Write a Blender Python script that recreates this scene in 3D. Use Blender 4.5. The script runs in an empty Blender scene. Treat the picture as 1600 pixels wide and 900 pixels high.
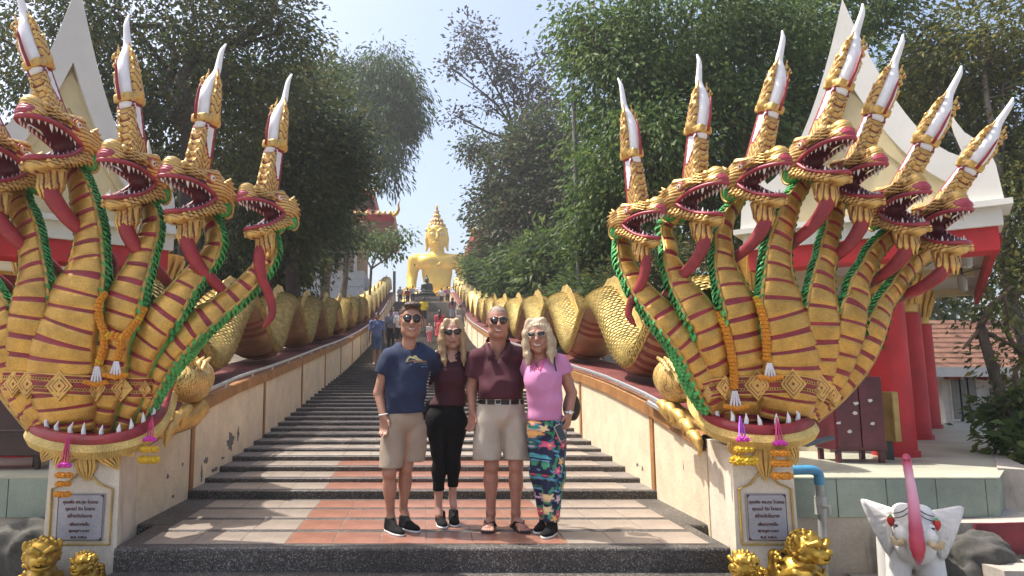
import bpy, bmesh, math, random
import numpy as np
from mathutils import Vector, Matrix, Euler
from mathutils.bvhtree import BVHTree
SC = bpy.context.scene
COL = SC.collection
PI = math.pi
R = math.radians
# ------------------------------------------------------------------ camera, sky, sun, exposure
F, PX, PY0 = 1100.0, 660.0, 450.0
PITCH = R(7.36)
CAMZ = 1.196
cd = bpy.data.cameras.new('camera')
cam = bpy.data.objects.new('camera', cd)
COL.objects.link(cam)
cam.location = (0, 0, CAMZ)
cam.rotation_euler = (PI / 2 + PITCH, 0, 0)
cd.sensor_width = 36.0
cd.lens = 36.0 * F / 1600.0
cd.shift_x = (800 - PX) / 1600.0
cd.clip_end = 3000
cd.clip_start = 0.05
SC.camera = cam
SUN_AZ, SUN_EL = R(70), R(63)          # azimuth measured from the stair direction towards the left
w = bpy.data.worlds.new('World')
SC.world = w
w.use_nodes = True
nt = w.node_tree
sky = nt.nodes.new('ShaderNodeTexSky')
sky.sky_type = 'NISHITA'
sky.sun_disc = False
sky.sun_elevation = SUN_EL
sky.sun_rotation = -SUN_AZ
sky.altitude = 0
sky.air_density = 1.0
sky.dust_density = 5.0
sky.ozone_density = 1.3
bgn = nt.nodes['Background']
bgn.inputs['Strength'].default_value = 0.15
nt.links.new(sky.outputs[0], bgn.inputs[0])
sl = bpy.data.lights.new('sun', 'SUN')
sun = bpy.data.objects.new('sun', sl)
COL.objects.link(sun)
sl.energy = 4.0
sl.angle = R(0.6)
sl.color = (1.0, 0.95, 0.87)
SUNV = Vector((-math.sin(SUN_AZ) * math.cos(SUN_EL), math.cos(SUN_AZ) * math.cos(SUN_EL), math.sin(SUN_EL)))
sun.rotation_euler = (-SUNV).to_track_quat('-Z', 'Y').to_euler()
sun.location = SUNV * 60
SC.view_settings.view_transform = 'Standard'
SC.view_settings.look = 'None'
SC.view_settings.exposure = 0.9
SC.view_settings.gamma = 1
try:
    SC.cycles.use_denoising = True
    SC.cycles.max_bounces = 6
    SC.cycles.transparent_max_bounces = 6
    SC.cycles.caustics_reflective = False
    SC.cycles.caustics_refractive = False
except Exception:
    pass

FW = Vector((0, math.cos(PITCH), math.sin(PITCH)))
UP = Vector((0, -math.sin(PITCH), math.cos(PITCH)))


def at(px, py, Y):
    """the point of the place at distance Y that the photograph shows at pixel (px, py)"""
    d = FW + Vector((1, 0, 0)) * ((px - PX) / F) + UP * (-(py - PY0) / F)
    return Vector((0, 0, CAMZ)) + d * (Y / d.y)


def pxy(P):
    d = Vector(P) - Vector((0, 0, CAMZ))
    k = d.dot(FW)
    return Vector((PX + F * d.x / k, PY0 - F * d.dot(UP) / k))


def gy(py, z):
    """distance at which a level of height z shows at row py"""
    a = math.atan((py - PY0) / F) - PITCH
    return (CAMZ - z) / math.tan(a)


def pm(Y, z=1.0):
    """metres per photograph pixel at distance Y"""
    return (Y * math.cos(PITCH) + (z - CAMZ) * math.sin(PITCH)) / F


# ------------------------------------------------------------------ naming helpers
def tag(o, label=None, cat=None, group=None, kind=None):
    if label: o['label'] = label
    if cat: o['category'] = cat
    if group: o['group'] = group
    if kind: o['kind'] = kind
    return o


def empty(name, loc, label=None, cat=None, group=None, rz=0.0, kind=None):
    o = bpy.data.objects.new(name, None)
    o.empty_display_size = 0.1
    COL.objects.link(o)
    o.location = loc
    o.rotation_euler = (0, 0, rz)
    return tag(o, label, cat, group, kind)


def adopt(o, parent):
    """parent o (built in world coordinates) keeping it where it is"""
    o.parent = parent
    if parent is not None:
        o.matrix_parent_inverse = MW(parent).inverted()
    return o


def MW(o):
    m = Matrix.LocRotScale(o.location, o.rotation_euler, o.scale)
    if o.parent:
        return MW(o.parent) @ o.matrix_parent_inverse @ m
    return m


def copy_tree(o, parent=None):
    c = o.copy()
    COL.objects.link(c)
    if parent is not None:
        inv = o.matrix_parent_inverse.copy()
        c.parent = parent
        c.matrix_parent_inverse = inv
    for ch in list(o.children):
        copy_tree(ch, c)
    return c


def link(name, me, parent=None, world=False, mats=None):
    o = bpy.data.objects.new(name, me)
    COL.objects.link(o)
    if mats:
        for m in mats: me.materials.append(m)
    if parent is not None:
        if world: adopt(o, parent)
        else: o.parent = parent
    return o


def npmesh(name, V, Fc, mi=None, smooth=True, uv=None):
    """V (n,3) float, Fc (m,4|3) int arrays or a list of such arrays"""
    me = bpy.data.meshes.new(name)
    V = np.asarray(V, dtype=np.float32)
    parts = Fc if isinstance(Fc, list) else [Fc]
    parts = [np.asarray(p, dtype=np.int32) for p in parts if len(p)]
    nl = sum(p.size for p in parts)
    nf = sum(len(p) for p in parts)
    me.vertices.add(len(V))
    me.vertices.foreach_set('co', V.ravel())
    me.loops.add(nl)
    me.loops.foreach_set('vertex_index', np.concatenate([p.ravel() for p in parts]))
    me.polygons.add(nf)
    tot = np.concatenate([np.full(len(p), p.shape[1], dtype=np.int32) for p in parts])
    st = np.concatenate([[0], np.cumsum(tot)[:-1]]).astype(np.int32)
    me.polygons.foreach_set('loop_start', st)
    me.polygons.foreach_set('loop_total', tot)
    if mi is not None:
        me.polygons.foreach_set('material_index', np.asarray(mi, dtype=np.int32))
    me.polygons.foreach_set('use_smooth', np.full(nf, smooth, dtype=bool))
    if uv is not None:
        l = me.uv_layers.new(name='UVMap')
        vi = np.concatenate([p.ravel() for p in parts])
        l.data.foreach_set('uv', np.asarray(uv, dtype=np.float32)[vi].ravel())
    me.update(calc_edges=True)
    me.validate()
    return me


class MB:
    """collects shapes and links them as ONE mesh object"""

    def __init__(s):
        s.v, s.f, s.m, s.n = [], [], [], 0
        s.uv = []

    def add(s, V, Fs, m=0, uv=None):
        V = np.asarray([tuple(x) for x in V], dtype=np.float64) if not isinstance(V, np.ndarray) else V
        s.v.append(V)
        for f in Fs:
            s.f.append([i + s.n for i in f])
            s.m.append(m)
        s.uv.append(np.zeros((len(V), 2)) if uv is None else np.asarray(uv))
        s.n += len(V)
        return s

    def box(s, c, h, rz=0.0, m=0, M=None, bev=0.0):
        cx, cy, cz = c
        hx, hy, hz = h
        if bev > 0:
            bm = bmesh.new()
            bmesh.ops.create_cube(bm, size=2.0)
            for v in bm.verts: v.co = Vector((v.co.x * hx, v.co.y * hy, v.co.z * hz))
            bmesh.ops.bevel(bm, geom=list(bm.edges), offset=bev, segments=1, affect='EDGES')
            bm.verts.index_update()
            V = [v.co.copy() for v in bm.verts]
            Fs = [[v.index for v in f.verts] for f in bm.faces]
            bm.free()
        else:
            V = [Vector((x * hx, y * hy, z * hz)) for x in (-1, 1) for y in (-1, 1) for z in (-1, 1)]
            Fs = [(0, 1, 3, 2), (4, 6, 7, 5), (0, 4, 5, 1), (2, 3, 7, 6), (0, 2, 6, 4), (1, 5, 7, 3)]
        ro = Matrix.Rotation(rz, 3, 'Z')
        V = [ro @ v for v in V]
        if M is not None: V = [M @ v for v in V]
        V = [v + Vector(c) for v in V]
        return s.add(V, Fs, m)

    def prism(s, pts, off, m=0):
        """polygon pts (3-D, planar) extruded by the vector off"""
        n = len(pts)
        off = Vector(off)
        A = [Vector(p) for p in pts]
        nrm = Vector((0, 0, 0))
        for i in range(n):
            nrm += A[i].cross(A[(i + 1) % n])
        if nrm.dot(off) > 0: A = A[::-1]
        V = A + [p + off for p in A]
        Fs = [list(range(n)), list(range(2 * n - 1, n - 1, -1))]
        for i in range(n):
            j = (i + 1) % n
            Fs.append([j, i, n + i, n + j])
        return s.add(V, Fs, m)

    def tube(s, pts, rad, seg=8, m=0, cap=True, flat=1.0):
        pts = [Vector(p) for p in pts]
        n = len(pts)
        if not hasattr(rad, '__len__'): rad = [rad] * n
        V = []
        prev = None
        for i, p in enumerate(pts):
            t = (pts[min(i + 1, n - 1)] - pts[max(i - 1, 0)])
            if t.length < 1e-9: t = Vector((0, 0, 1))
            t.normalize()
            if prev is None:
                a = Vector((0, 0, 1)) if abs(t.z) < 0.9 else Vector((0, 1, 0))
            else:
                a = prev
            a = (a - t * a.dot(t)).normalized()
            b = t.cross(a)
            prev = a
            for k in range(seg):
                th = 2 * PI * k / seg
                V.append(p + (a * math.cos(th) + b * math.sin(th) * flat) * rad[i])
        Fs = []
        for i in range(n - 1):
            for k in range(seg):
                k2 = (k + 1) % seg
                Fs.append((i * seg + k, i * seg + k2, (i + 1) * seg + k2, (i + 1) * seg + k))
        if cap:
            Fs.append(tuple(range(seg - 1, -1, -1)))
            Fs.append(tuple((n - 1) * seg + k for k in range(seg)))
        return s.add(V, Fs, m)

    def lathe(s, prof, c, seg=16, m=0, M=None):
        """prof list of (r, z)"""
        V = []
        for r, z in prof:
            for k in range(seg):
                th = 2 * PI * k / seg
                V.append(Vector((r * math.cos(th), r * math.sin(th), z)))
        if M is not None: V = [M @ v for v in V]
        V = [v + Vector(c) for v in V]
        Fs = []
        for i in range(len(prof) - 1):
            for k in range(seg):
                k2 = (k + 1) % seg
                Fs.append((i * seg + k, i * seg + k2, (i + 1) * seg + k2, (i + 1) * seg + k))
        if prof[0][0] > 1e-6: Fs.append(tuple(range(seg - 1, -1, -1)))
        if prof[-1][0] > 1e-6: Fs.append(tuple((len(prof) - 1) * seg + k for k in range(seg)))
        return s.add(V, Fs, m)

    def mesh(s, name, smooth=False):
        V = np.concatenate([np.asarray(v, dtype=np.float64).reshape(-1, 3) for v in s.v])
        me = bpy.data.meshes.new(name)
        me.from_pydata(V.tolist(), [], s.f)
        me.polygons.foreach_set('material_index', np.asarray(s.m, dtype=np.int32))
        me.polygons.foreach_set('use_smooth', np.full(len(s.f), smooth, dtype=bool))
        UV = np.concatenate(s.uv)
        if np.any(UV):
            l = me.uv_layers.new(name='UVMap')
            vi = np.zeros(len(me.loops), dtype=np.int32)
            me.loops.foreach_get('vertex_index', vi)
            l.data.foreach_set('uv', UV[vi].astype(np.float32).ravel())
        me.update()
        return me

    def build(s, name, mats, parent=None, world=False, smooth=False):
        return link(name, s.mesh(name, smooth), parent, world, mats if isinstance(mats, (list, tuple)) else [mats])


def sm(o, ang=40):
    """smooth shading with sharp edges kept above an angle"""
    me = o.data
    me.polygons.foreach_set('use_smooth', np.full(len(me.polygons), True, dtype=bool))
    try:
        me.set_sharp_from_angle(angle=R(ang))
    except Exception:
        pass
    return o


# ------------------------------------------------------------------ distance-field sculpting (surface nets)
class SDF:
    def __init__(s, lo, hi, h):
        s.h = h
        s.lo = np.array(lo, dtype=np.float64)
        n = np.ceil((np.array(hi) - s.lo) / h).astype(int) + 1
        s.n = n
        s.D = np.full(n, 0.5, dtype=np.float32)

    def _blk(s, lo, hi, pad):
        a = np.maximum(np.floor((np.array(lo) - pad - s.lo) / s.h).astype(int), 0)
        b = np.minimum(np.ceil((np.array(hi) + pad - s.lo) / s.h).astype(int) + 1, s.n)
        if np.any(b <= a): return None
        ax = [(s.lo[i] + s.h * np.arange(a[i], b[i])).astype(np.float32) for i in range(3)]
        X, Y, Z = np.meshgrid(*ax, indexing='ij', sparse=True)
        return (slice(a[0], b[0]), slice(a[1], b[1]), slice(a[2], b[2])), X, Y, Z

    def _op(s, sl, d, op, k):
        D = s.D[sl]
        if op == 'u':
            if k > 0:
                hh = np.maximum(k - np.abs(D - d), 0) / k
                s.D[sl] = np.minimum(D, d) - hh * hh * k * 0.25
            else:
                s.D[sl] = np.minimum(D, d)
        elif op == 's':
            if k > 0:
                hh = np.maximum(k - np.abs(D + d), 0) / k
                s.D[sl] = np.maximum(D, -d) + hh * hh * k * 0.25
            else:
                s.D[sl] = np.maximum(D, -d)

    def cap(s, a, b, ra, rb=None, k=0.02, op='u'):
        if rb is None: rb = ra
        a = np.array(a, dtype=np.float64)
        b = np.array(b, dtype=np.float64)
        r = max(ra, rb)
        g = s._blk(np.minimum(a, b) - r, np.maximum(a, b) + r, k + 2 * s.h)
        if g is None: return s
        sl, X, Y, Z = g
        ba = b - a
        L = max(float(ba @ ba), 1e-9)
        t = np.clip(((X - a[0]) * ba[0] + (Y - a[1]) * ba[1] + (Z - a[2]) * ba[2]) / L, 0, 1)
        d = np.sqrt((X - a[0] - ba[0] * t) ** 2 + (Y - a[1] - ba[1] * t) ** 2 + (Z - a[2] - ba[2] * t) ** 2) - (ra + (rb - ra) * t)
        s._op(sl, d, op, k)
        return s

    def ell(s, c, r, M=None, k=0.02, op='u'):
        c = np.array(c, dtype=np.float64)
        r = np.array(r, dtype=np.float64) if hasattr(r, '__len__') else np.array([r] * 3, dtype=np.float64)
        R_ = float(r.max())
        g = s._blk(c - (r if M is None else R_), c + (r if M is None else R_), k + 2 * s.h)
        if g is None: return s
        sl, X, Y, Z = g
        x, y, z = X - c[0], Y - c[1], Z - c[2]
        if M is not None:
            A = np.array(M.transposed().to_3x3())
            x, y, z = (A[0, 0] * x + A[0, 1] * y + A[0, 2] * z, A[1, 0] * x + A[1, 1] * y + A[1, 2] * z,
                       A[2, 0] * x + A[2, 1] * y + A[2, 2] * z)
        k0 = np.sqrt((x / r[0]) ** 2 + (y / r[1]) ** 2 + (z / r[2]) ** 2)
        k1 = np.sqrt((x / r[0] ** 2) ** 2 + (y / r[1] ** 2) ** 2 + (z / r[2] ** 2) ** 2) + 1e-6
        s._op(sl, k0 * (k0 - 1) / k1, op, k)
        return s

    def box(s, c, hb, M=None, rnd=0.01, k=0.01, op='u'):
        c = np.array(c, dtype=np.float64)
        hb = np.array(hb, dtype=np.float64)
        R_ = float(np.linalg.norm(hb))
        g = s._blk(c - R_, c + R_, k + 2 * s.h)
        if g is None: return s
        sl, X, Y, Z = g
        x, y, z = X - c[0], Y - c[1], Z - c[2]
        if M is not None:
            A = np.array(M.transposed().to_3x3())
            x, y, z = (A[0, 0] * x + A[0, 1] * y + A[0, 2] * z, A[1, 0] * x + A[1, 1] * y + A[1, 2] * z,
                       A[2, 0] * x + A[2, 1] * y + A[2, 2] * z)
        qx, qy, qz = np.abs(x) - hb[0] + rnd, np.abs(y) - hb[1] + rnd, np.abs(z) - hb[2] + rnd
        d = np.sqrt(np.maximum(qx, 0) ** 2 + np.maximum(qy, 0) ** 2 + np.maximum(qz, 0) ** 2) + np.minimum(np.maximum(qx, np.maximum(qy, qz)), 0) - rnd
        s._op(sl, d, op, k)
        return s

    def path(s, pts, rad, k=0.02, op='u'):
        for i in range(len(pts) - 1):
            s.cap(pts[i], pts[i + 1], rad[i] if hasattr(rad, '__len__') else rad, rad[i + 1] if hasattr(rad, '__len__') else rad, k, op)
        return s

    def field(s, fn):
        """D = fn(D, X, Y, Z) over the whole grid"""
        ax = [(s.lo[i] + s.h * np.arange(s.n[i])).astype(np.float32) for i in range(3)]
        X, Y, Z = np.meshgrid(*ax, indexing='ij', sparse=True)
        s.D = np.asarray(fn(s.D, X, Y, Z), dtype=np.float32)
        return s

    def mesh(s, name, matfn=None, uvfn=None, tf=None):
        D = s.D.copy()
        D[0], D[-1], D[:, 0], D[:, -1], D[:, :, 0], D[:, :, -1] = 1, 1, 1, 1, 1, 1
        sg = D < 0
        c = [sg[i:sg.shape[0] - 1 + i, j:sg.shape[1] - 1 + j, k:sg.shape[2] - 1 + k] for i in (0, 1) for j in (0, 1) for k in (0, 1)]
        cnt = sum(x.astype(np.int8) for x in c)
        ix = np.argwhere((cnt > 0) & (cnt < 8))
        n = len(ix)
        idm = np.full(cnt.shape, -1, dtype=np.int32)
        idm[ix[:, 0], ix[:, 1], ix[:, 2]] = np.arange(n)
        acc = np.zeros((n, 3))
        num = np.zeros(n)
        offs = [np.array((i, j, k)) for i in (0, 1) for j in (0, 1) for k in (0, 1)]
        vals = [D[ix[:, 0] + o[0], ix[:, 1] + o[1], ix[:, 2] + o[2]] for o in offs]
        for a in range(8):
            for b in range(a + 1, 8):
                if np.abs(offs[a] - offs[b]).sum() != 1: continue
                va, vb = vals[a], vals[b]
                m = (va < 0) != (vb < 0)
                t = (va[m] / (va[m] - vb[m]))[:, None]
                acc[m] += offs[a] + (offs[b] - offs[a]) * t
                num[m] += 1
        V = s.lo + (ix + acc / num[:, None]) * s.h
        Fs = []
        for axd in range(3):
            o1, o2 = [(1, 2), (2, 0), (0, 1)][axd]
            sl0 = [slice(None)] * 3
            sl1 = [slice(None)] * 3
            sl0[axd] = slice(0, -1)
            sl1[axd] = slice(1, None)
            A, B = sg[tuple(sl0)], sg[tuple(sl1)]
            e = np.argwhere(A != B)
            e = e[(e[:, o1] > 0) & (e[:, o2] > 0)]
            flip = A[e[:, 0], e[:, 1], e[:, 2]]
            q = []
            for d1, d2 in ((0, 0), (1, 0), (1, 1), (0, 1)):
                p = e.copy()
                p[:, o1] -= d1
                p[:, o2] -= d2
                q.append(idm[p[:, 0], p[:, 1], p[:, 2]])
            q = np.stack(q, 1)
            q[~flip] = q[~flip][:, ::-1]
            Fs.append(q)
        Fc = np.concatenate(Fs)
        Fc = Fc[:, ::-1]
        Fc = Fc[(Fc >= 0).all(1)]
        # orientation: make the normals point to growing distance
        mi = None
        if matfn is not None:
            C = V[Fc].mean(1)
            mi = matfn(C[:, 0], C[:, 1], C[:, 2])
        uv = uvfn(V) if uvfn is not None else None
        if tf is not None:
            V = V @ np.array(tf.to_3x3()).T + np.array(tf.translation)
        e1 = V[Fc[:, 1]] - V[Fc[:, 0]]
        e2 = V[Fc[:, 2]] - V[Fc[:, 0]]
        vol = np.einsum('ij,ij->', np.cross(e1, e2), V[Fc[:, 0]] - V.mean(0))
        if vol < 0: Fc = Fc[:, ::-1]
        return npmesh(name, V, Fc, mi, True, uv)


# ------------------------------------------------------------------ materials
MATS = {}


def mat(name, col, rough=0.6, metal=0.0, var=0.12, vs=3.0, bump=0.0, bs=40.0, spec=0.5, col2=None, coords='Object', fine=0.0, cav=None, trans=0.0):
    """principled material with blotchy colour variation, optional fine relief and an optional second colour in hollows, groove paint on the carved gold (cav)"""
    if name in MATS: return MATS[name]
    m = bpy.data.materials.new(name)
    m.use_nodes = True
    n = m.node_tree
    L = n.links.new
    b = n.nodes['Principled BSDF']
    b.inputs['Roughness'].default_value = rough
    b.inputs['Metallic'].default_value = metal
    b.inputs['Specular IOR Level'].default_value = spec
    tc = n.nodes.new('ShaderNodeTexCoord')
    no = n.nodes.new('ShaderNodeTexNoise')
    no.inputs['Scale'].default_value = vs
    no.inputs['Detail'].default_value = 6
    no.inputs['Roughness'].default_value = 0.65
    L(tc.outputs[coords], no.inputs['Vector'])
    mx = n.nodes.new('ShaderNodeMix')
    mx.data_type = 'RGBA'
    c2 = col2 if col2 else tuple(max(0, c * (1 - var * 2.2)) for c in col)
    mx.inputs['A'].default_value = (*c2, 1)
    mx.inputs['B'].default_value = (*(tuple(min(1, c * (1 + var)) for c in col) if not col2 else col), 1)
    rp = n.nodes.new('ShaderNodeMapRange')
    rp.inputs['From Min'].default_value = 0.32
    rp.inputs['From Max'].default_value = 0.68
    L(no.outputs['Fac'], rp.inputs['Value'])
    L(rp.outputs[0], mx.inputs['Factor'])
    out = mx.outputs['Result']
    if fine > 0:
        n2 = n.nodes.new('ShaderNodeTexNoise')
        n2.inputs['Scale'].default_value = bs * 2
        n2.inputs['Detail'].default_value = 2
        L(tc.outputs[coords], n2.inputs['Vector'])
        m2 = n.nodes.new('ShaderNodeMix')
        m2.data_type = 'RGBA'
        m2.blend_type = 'MULTIPLY'
        r2 = n.nodes.new('ShaderNodeMapRange')
        r2.inputs['From Min'].default_value = 0.35
        r2.inputs['From Max'].default_value = 0.65
        r2.inputs['To Min'].default_value = 1 - fine
        r2.inputs['To Max'].default_value = 1 + fine * 0.4
        L(n2.outputs['Fac'], r2.inputs['Value'])
        m2.inputs['Factor'].default_value = 1
        L(out, m2.inputs['A'])
        L(r2.outputs[0], m2.inputs['B'])
        out = m2.outputs['Result']
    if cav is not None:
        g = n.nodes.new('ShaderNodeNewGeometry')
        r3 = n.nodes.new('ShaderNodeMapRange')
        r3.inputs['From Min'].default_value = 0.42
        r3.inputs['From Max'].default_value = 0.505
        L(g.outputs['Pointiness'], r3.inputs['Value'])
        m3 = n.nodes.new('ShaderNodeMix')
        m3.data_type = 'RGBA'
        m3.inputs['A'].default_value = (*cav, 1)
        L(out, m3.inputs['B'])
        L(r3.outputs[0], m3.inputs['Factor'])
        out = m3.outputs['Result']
    L(out, b.inputs['Base Color'])
    if bump > 0:
        n3 = n.nodes.new('ShaderNodeTexNoise')
        n3.inputs['Scale'].default_value = bs
        n3.inputs['Detail'].default_value = 4
        L(tc.outputs[coords], n3.inputs['Vector'])
        bp = n.nodes.new('ShaderNodeBump')
        bp.inputs['Strength'].default_value = bump
        bp.inputs['Distance'].default_value = 0.01
        L(n3.outputs['Fac'], bp.inputs['Height'])
        L(bp.outputs[0], b.inputs['Normal'])
    if trans > 0:
        tr = n.nodes.new('ShaderNodeBsdfTranslucent')
        L(out, tr.inputs['Color'])
        ms = n.nodes.new('ShaderNodeMixShader')
        ms.inputs[0].default_value = trans
        o = n.nodes['Material Output']
        L(b.outputs[0], ms.inputs[1])
        L(tr.outputs[0], ms.inputs[2])
        L(ms.outputs[0], o.inputs['Surface'])
    MATS[name] = m
    return m


GOLD = mat('gold_paint', (0.62, 0.35, 0.075), 0.36, 0.55, 0.16, 5, 0.25, 60, fine=0.2)
GOLDC = mat('carved_gold', (0.66, 0.42, 0.125), 0.42, 0.45, 0.14, 6, 0.25, 60, cav=(0.26, 0.035, 0.03))
GOLDP = mat('pale_gold', (0.74, 0.52, 0.17), 0.42, 0.45, 0.16, 4, 0.3, 50, fine=0.25)
GOLDS = mat('statue_gold', (0.50, 0.31, 0.05), 0.36, 0.75, 0.12, 5, 0.2, 50, cav=(0.16, 0.08, 0.02))  # cav turns the hollows of the lions a darker brown
RIM = mat('old_gold_rim', (0.52, 0.34, 0.09), 0.5, 0.35, 0.2, 6, 0.2, 50)
MAROON = mat('maroon_paint', (0.29, 0.022, 0.028), 0.5, 0.0, 0.2, 6, 0.15, 60)
MAROOND = mat('mouth_maroon', (0.12, 0.012, 0.022), 0.55, 0.0, 0.2, 6)
LIP = mat('lip_paint', (0.34, 0.038, 0.058), 0.45, 0.0, 0.2, 9)
GREEN = mat('green_scale_paint', (0.09, 0.46, 0.12), 0.7, 0.0, 0.25, 9, 0.2, 60, fine=0.3)
HORN = mat('white_horn', (0.80, 0.79, 0.80), 0.45, 0.0, 0.06, 6, 0.1, 40)
TOOTH = mat('tooth_white', (0.78, 0.76, 0.72), 0.4, 0.0, 0.08, 8)
RED = mat('red_paint', (0.50, 0.02, 0.025), 0.55, 0.0, 0.15, 2, 0.1, 30)
CREAM = mat('cream_plaster', (0.66, 0.56, 0.41), 0.85, 0.0, 0.10, 1.6, 0.25, 25, fine=0.1)
BROWN = mat('ochre_trim', (0.36, 0.17, 0.055), 0.6, 0.0, 0.2, 3, 0.2, 30, fine=0.15)
REDTOP = mat('red_coping', (0.165, 0.04, 0.036), 0.6, 0.0, 0.25, 2.5, 0.2, 30)
STEEL = mat('steel', (0.75, 0.75, 0.75), 0.34, 0.85, 0.05, 10)
WHITE = mat('white_paint', (0.72, 0.70, 0.65), 0.7, 0.0, 0.07, 1.5, 0.1, 30)
BLACKM = mat('black_plastic', (0.015, 0.015, 0.017), 0.4, 0.0, 0.1, 10)
DARK = mat('dark_metal', (0.05, 0.05, 0.055), 0.5, 0.3, 0.1, 10)


def granite(name, base, speck, rough=0.55):
    m = bpy.data.materials.new(name)
    m.use_nodes = True
    n = m.node_tree
    L = n.links.new
    b = n.nodes['Principled BSDF']
    tc = n.nodes.new('ShaderNodeTexCoord')
    v = n.nodes.new('ShaderNodeTexVoronoi')
    v.inputs['Scale'].default_value = 130
    L(tc.outputs['Object'], v.inputs['Vector'])
    cr = n.nodes.new('ShaderNodeValToRGB')
    cr.color_ramp.interpolation = 'CONSTANT'
    e = cr.color_ramp.elements
    e[0].position = 0; e[0].color = (*[c * 0.45 for c in base], 1)
    e[1].position = 0.35; e[1].color = (*base, 1)
    a = e.new(0.72); a.color = (*[c * 1.5 for c in base], 1)
    a = e.new(0.9); a.color = (*speck, 1)
    sp = n.nodes.new('ShaderNodeSeparateColor')
    L(v.outputs['Color'], sp.inputs[0])
    L(sp.outputs[0], cr.inputs[0])
    no = n.nodes.new('ShaderNodeTexNoise')
    no.inputs['Scale'].default_value = 2.2
    no.inputs['Detail'].default_value = 5
    L(tc.outputs['Object'], no.inputs['Vector'])
    mx = n.nodes.new('ShaderNodeMix'); mx.data_type = 'RGBA'; mx.blend_type = 'MULTIPLY'
    mx.inputs['Factor'].default_value = 1
    rp = n.nodes.new('ShaderNodeMapRange')
    rp.inputs['From Min'].default_value = 0.3; rp.inputs['From Max'].default_value = 0.7
    rp.inputs['To Min'].default_value = 0.6; rp.inputs['To Max'].default_value = 1.25
    L(no.outputs['Fac'], rp.inputs['Value'])
    L(cr.outputs[0], mx.inputs['A']); L(rp.outputs[0], mx.inputs['B'])
    L(mx.outputs['Result'], b.inputs['Base Color'])
    b.inputs['Roughness'].default_value = rough
    bp = n.nodes.new('ShaderNodeBump'); bp.inputs['Strength'].default_value = 0.35; bp.inputs['Distance'].default_value = 0.004
    L(v.outputs['Distance'], bp.inputs['Height']); L(bp.outputs[0], b.inputs['Normal'])
    return m


GRAN = granite('dark_pebble_granite', (0.075, 0.066, 0.058), (0.24, 0.22, 0.19))


def worn(name, col, dirt, amount=0.5, rough=0.8, scale=1.2, streak=False):
    """plaster or stone with blotchy weathering stains"""
    m = mat(name, col, rough, 0, 0.08, 4, 0.3, 30, fine=0.08)
    n = m.node_tree
    L = n.links.new
    b = n.nodes['Principled BSDF']
    src = b.inputs['Base Color'].links[0].from_socket
    tc = n.nodes.new('ShaderNodeTexCoord')
    mp = n.nodes.new('ShaderNodeMapping')
    if streak: mp.inputs['Scale'].default_value = (1.0, 1.0, 0.22)
    L(tc.outputs['Object'], mp.inputs[0])
    no = n.nodes.new('ShaderNodeTexNoise')
    no.inputs['Scale'].default_value = scale * 3
    no.inputs['Detail'].default_value = 9
    no.inputs['Roughness'].default_value = 0.72
    L(mp.outputs[0], no.inputs['Vector'])
    rp = n.nodes.new('ShaderNodeMapRange')
    rp.inputs['From Min'].default_value = 0.72 - 0.3 * amount
    rp.inputs['From Max'].default_value = 0.82 - 0.25 * amount
    rp.inputs['To Max'].default_value = min(1, 0.55 + amount * 0.4)
    L(no.outputs['Fac'], rp.inputs['Value'])
    mx = n.nodes.new('ShaderNodeMix'); mx.data_type = 'RGBA'
    mx.inputs['B'].default_value = (*dirt, 1)
    L(src, mx.inputs['A']); L(rp.outputs[0], mx.inputs['Factor'])
    L(mx.outputs['Result'], b.inputs['Base Color'])
    return m


WALLC = worn('cream_wall_paint', (0.70, 0.585, 0.415), (0.36, 0.30, 0.21), 0.2, 0.8, 0.9)
rng = np.random.default_rng(7)
random.seed(7)
# ------------------------------------------------------------------ the staircase
HW = 2.36
_raw = [(730, 766), (674, 746), (632, 728.5), (592, 713), (556, 701), (530, 689.5), (500, 678.5), (472, 668), (450, 660), (428, 651),
        (396, 639), (310, 604), (266, 588), (220, 568), (194, 555), (152, 533), (124, 509), (87, 471)]
_ys, _zs = [5.0, 7.29], [0.0, 0.0]
for wd, py in _raw:
    dep = 2 * HW * F / wd
    # depth along the axis -> distance
    v = -(py - PY0) / F
    p = FW * dep + UP * (v * dep)
    _ys.append(p.y)
    _zs.append(CAMZ + p.z)
_Y = np.array(_ys)
_Z = np.array(_zs)


def Zs(Y):
    """height of the step noses at distance Y"""
    return float(np.interp(Y, _Y, _Z))


def Zsm(Y):
    """smoothed slope of the stair"""
    return float(np.mean([np.interp(Y + d, _Y, _Z) for d in (-1.6, -0.8, 0, 0.8, 1.6)]))


TOPY = float(_Y[-1])
TOPZ = float(_Z[-1])

TILE_P = mat('pale_tile', (0.30, 0.245, 0.20), 0.36, 0, 0.14, 1.7, 0.15, 30, fine=0.10)
TILE_O = mat('terracotta_tile', (0.285, 0.130, 0.088), 0.33, 0, 0.16, 1.7, 0.15, 30, fine=0.10)
TILE_S = mat('worn_step_surface', (0.40, 0.335, 0.275), 0.5, 0, 0.2, 1.2, 0.15, 30, fine=0.15)

stair = empty('staircase', (0, 5.2, 0), kind='structure')
tile_cache = {}


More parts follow.
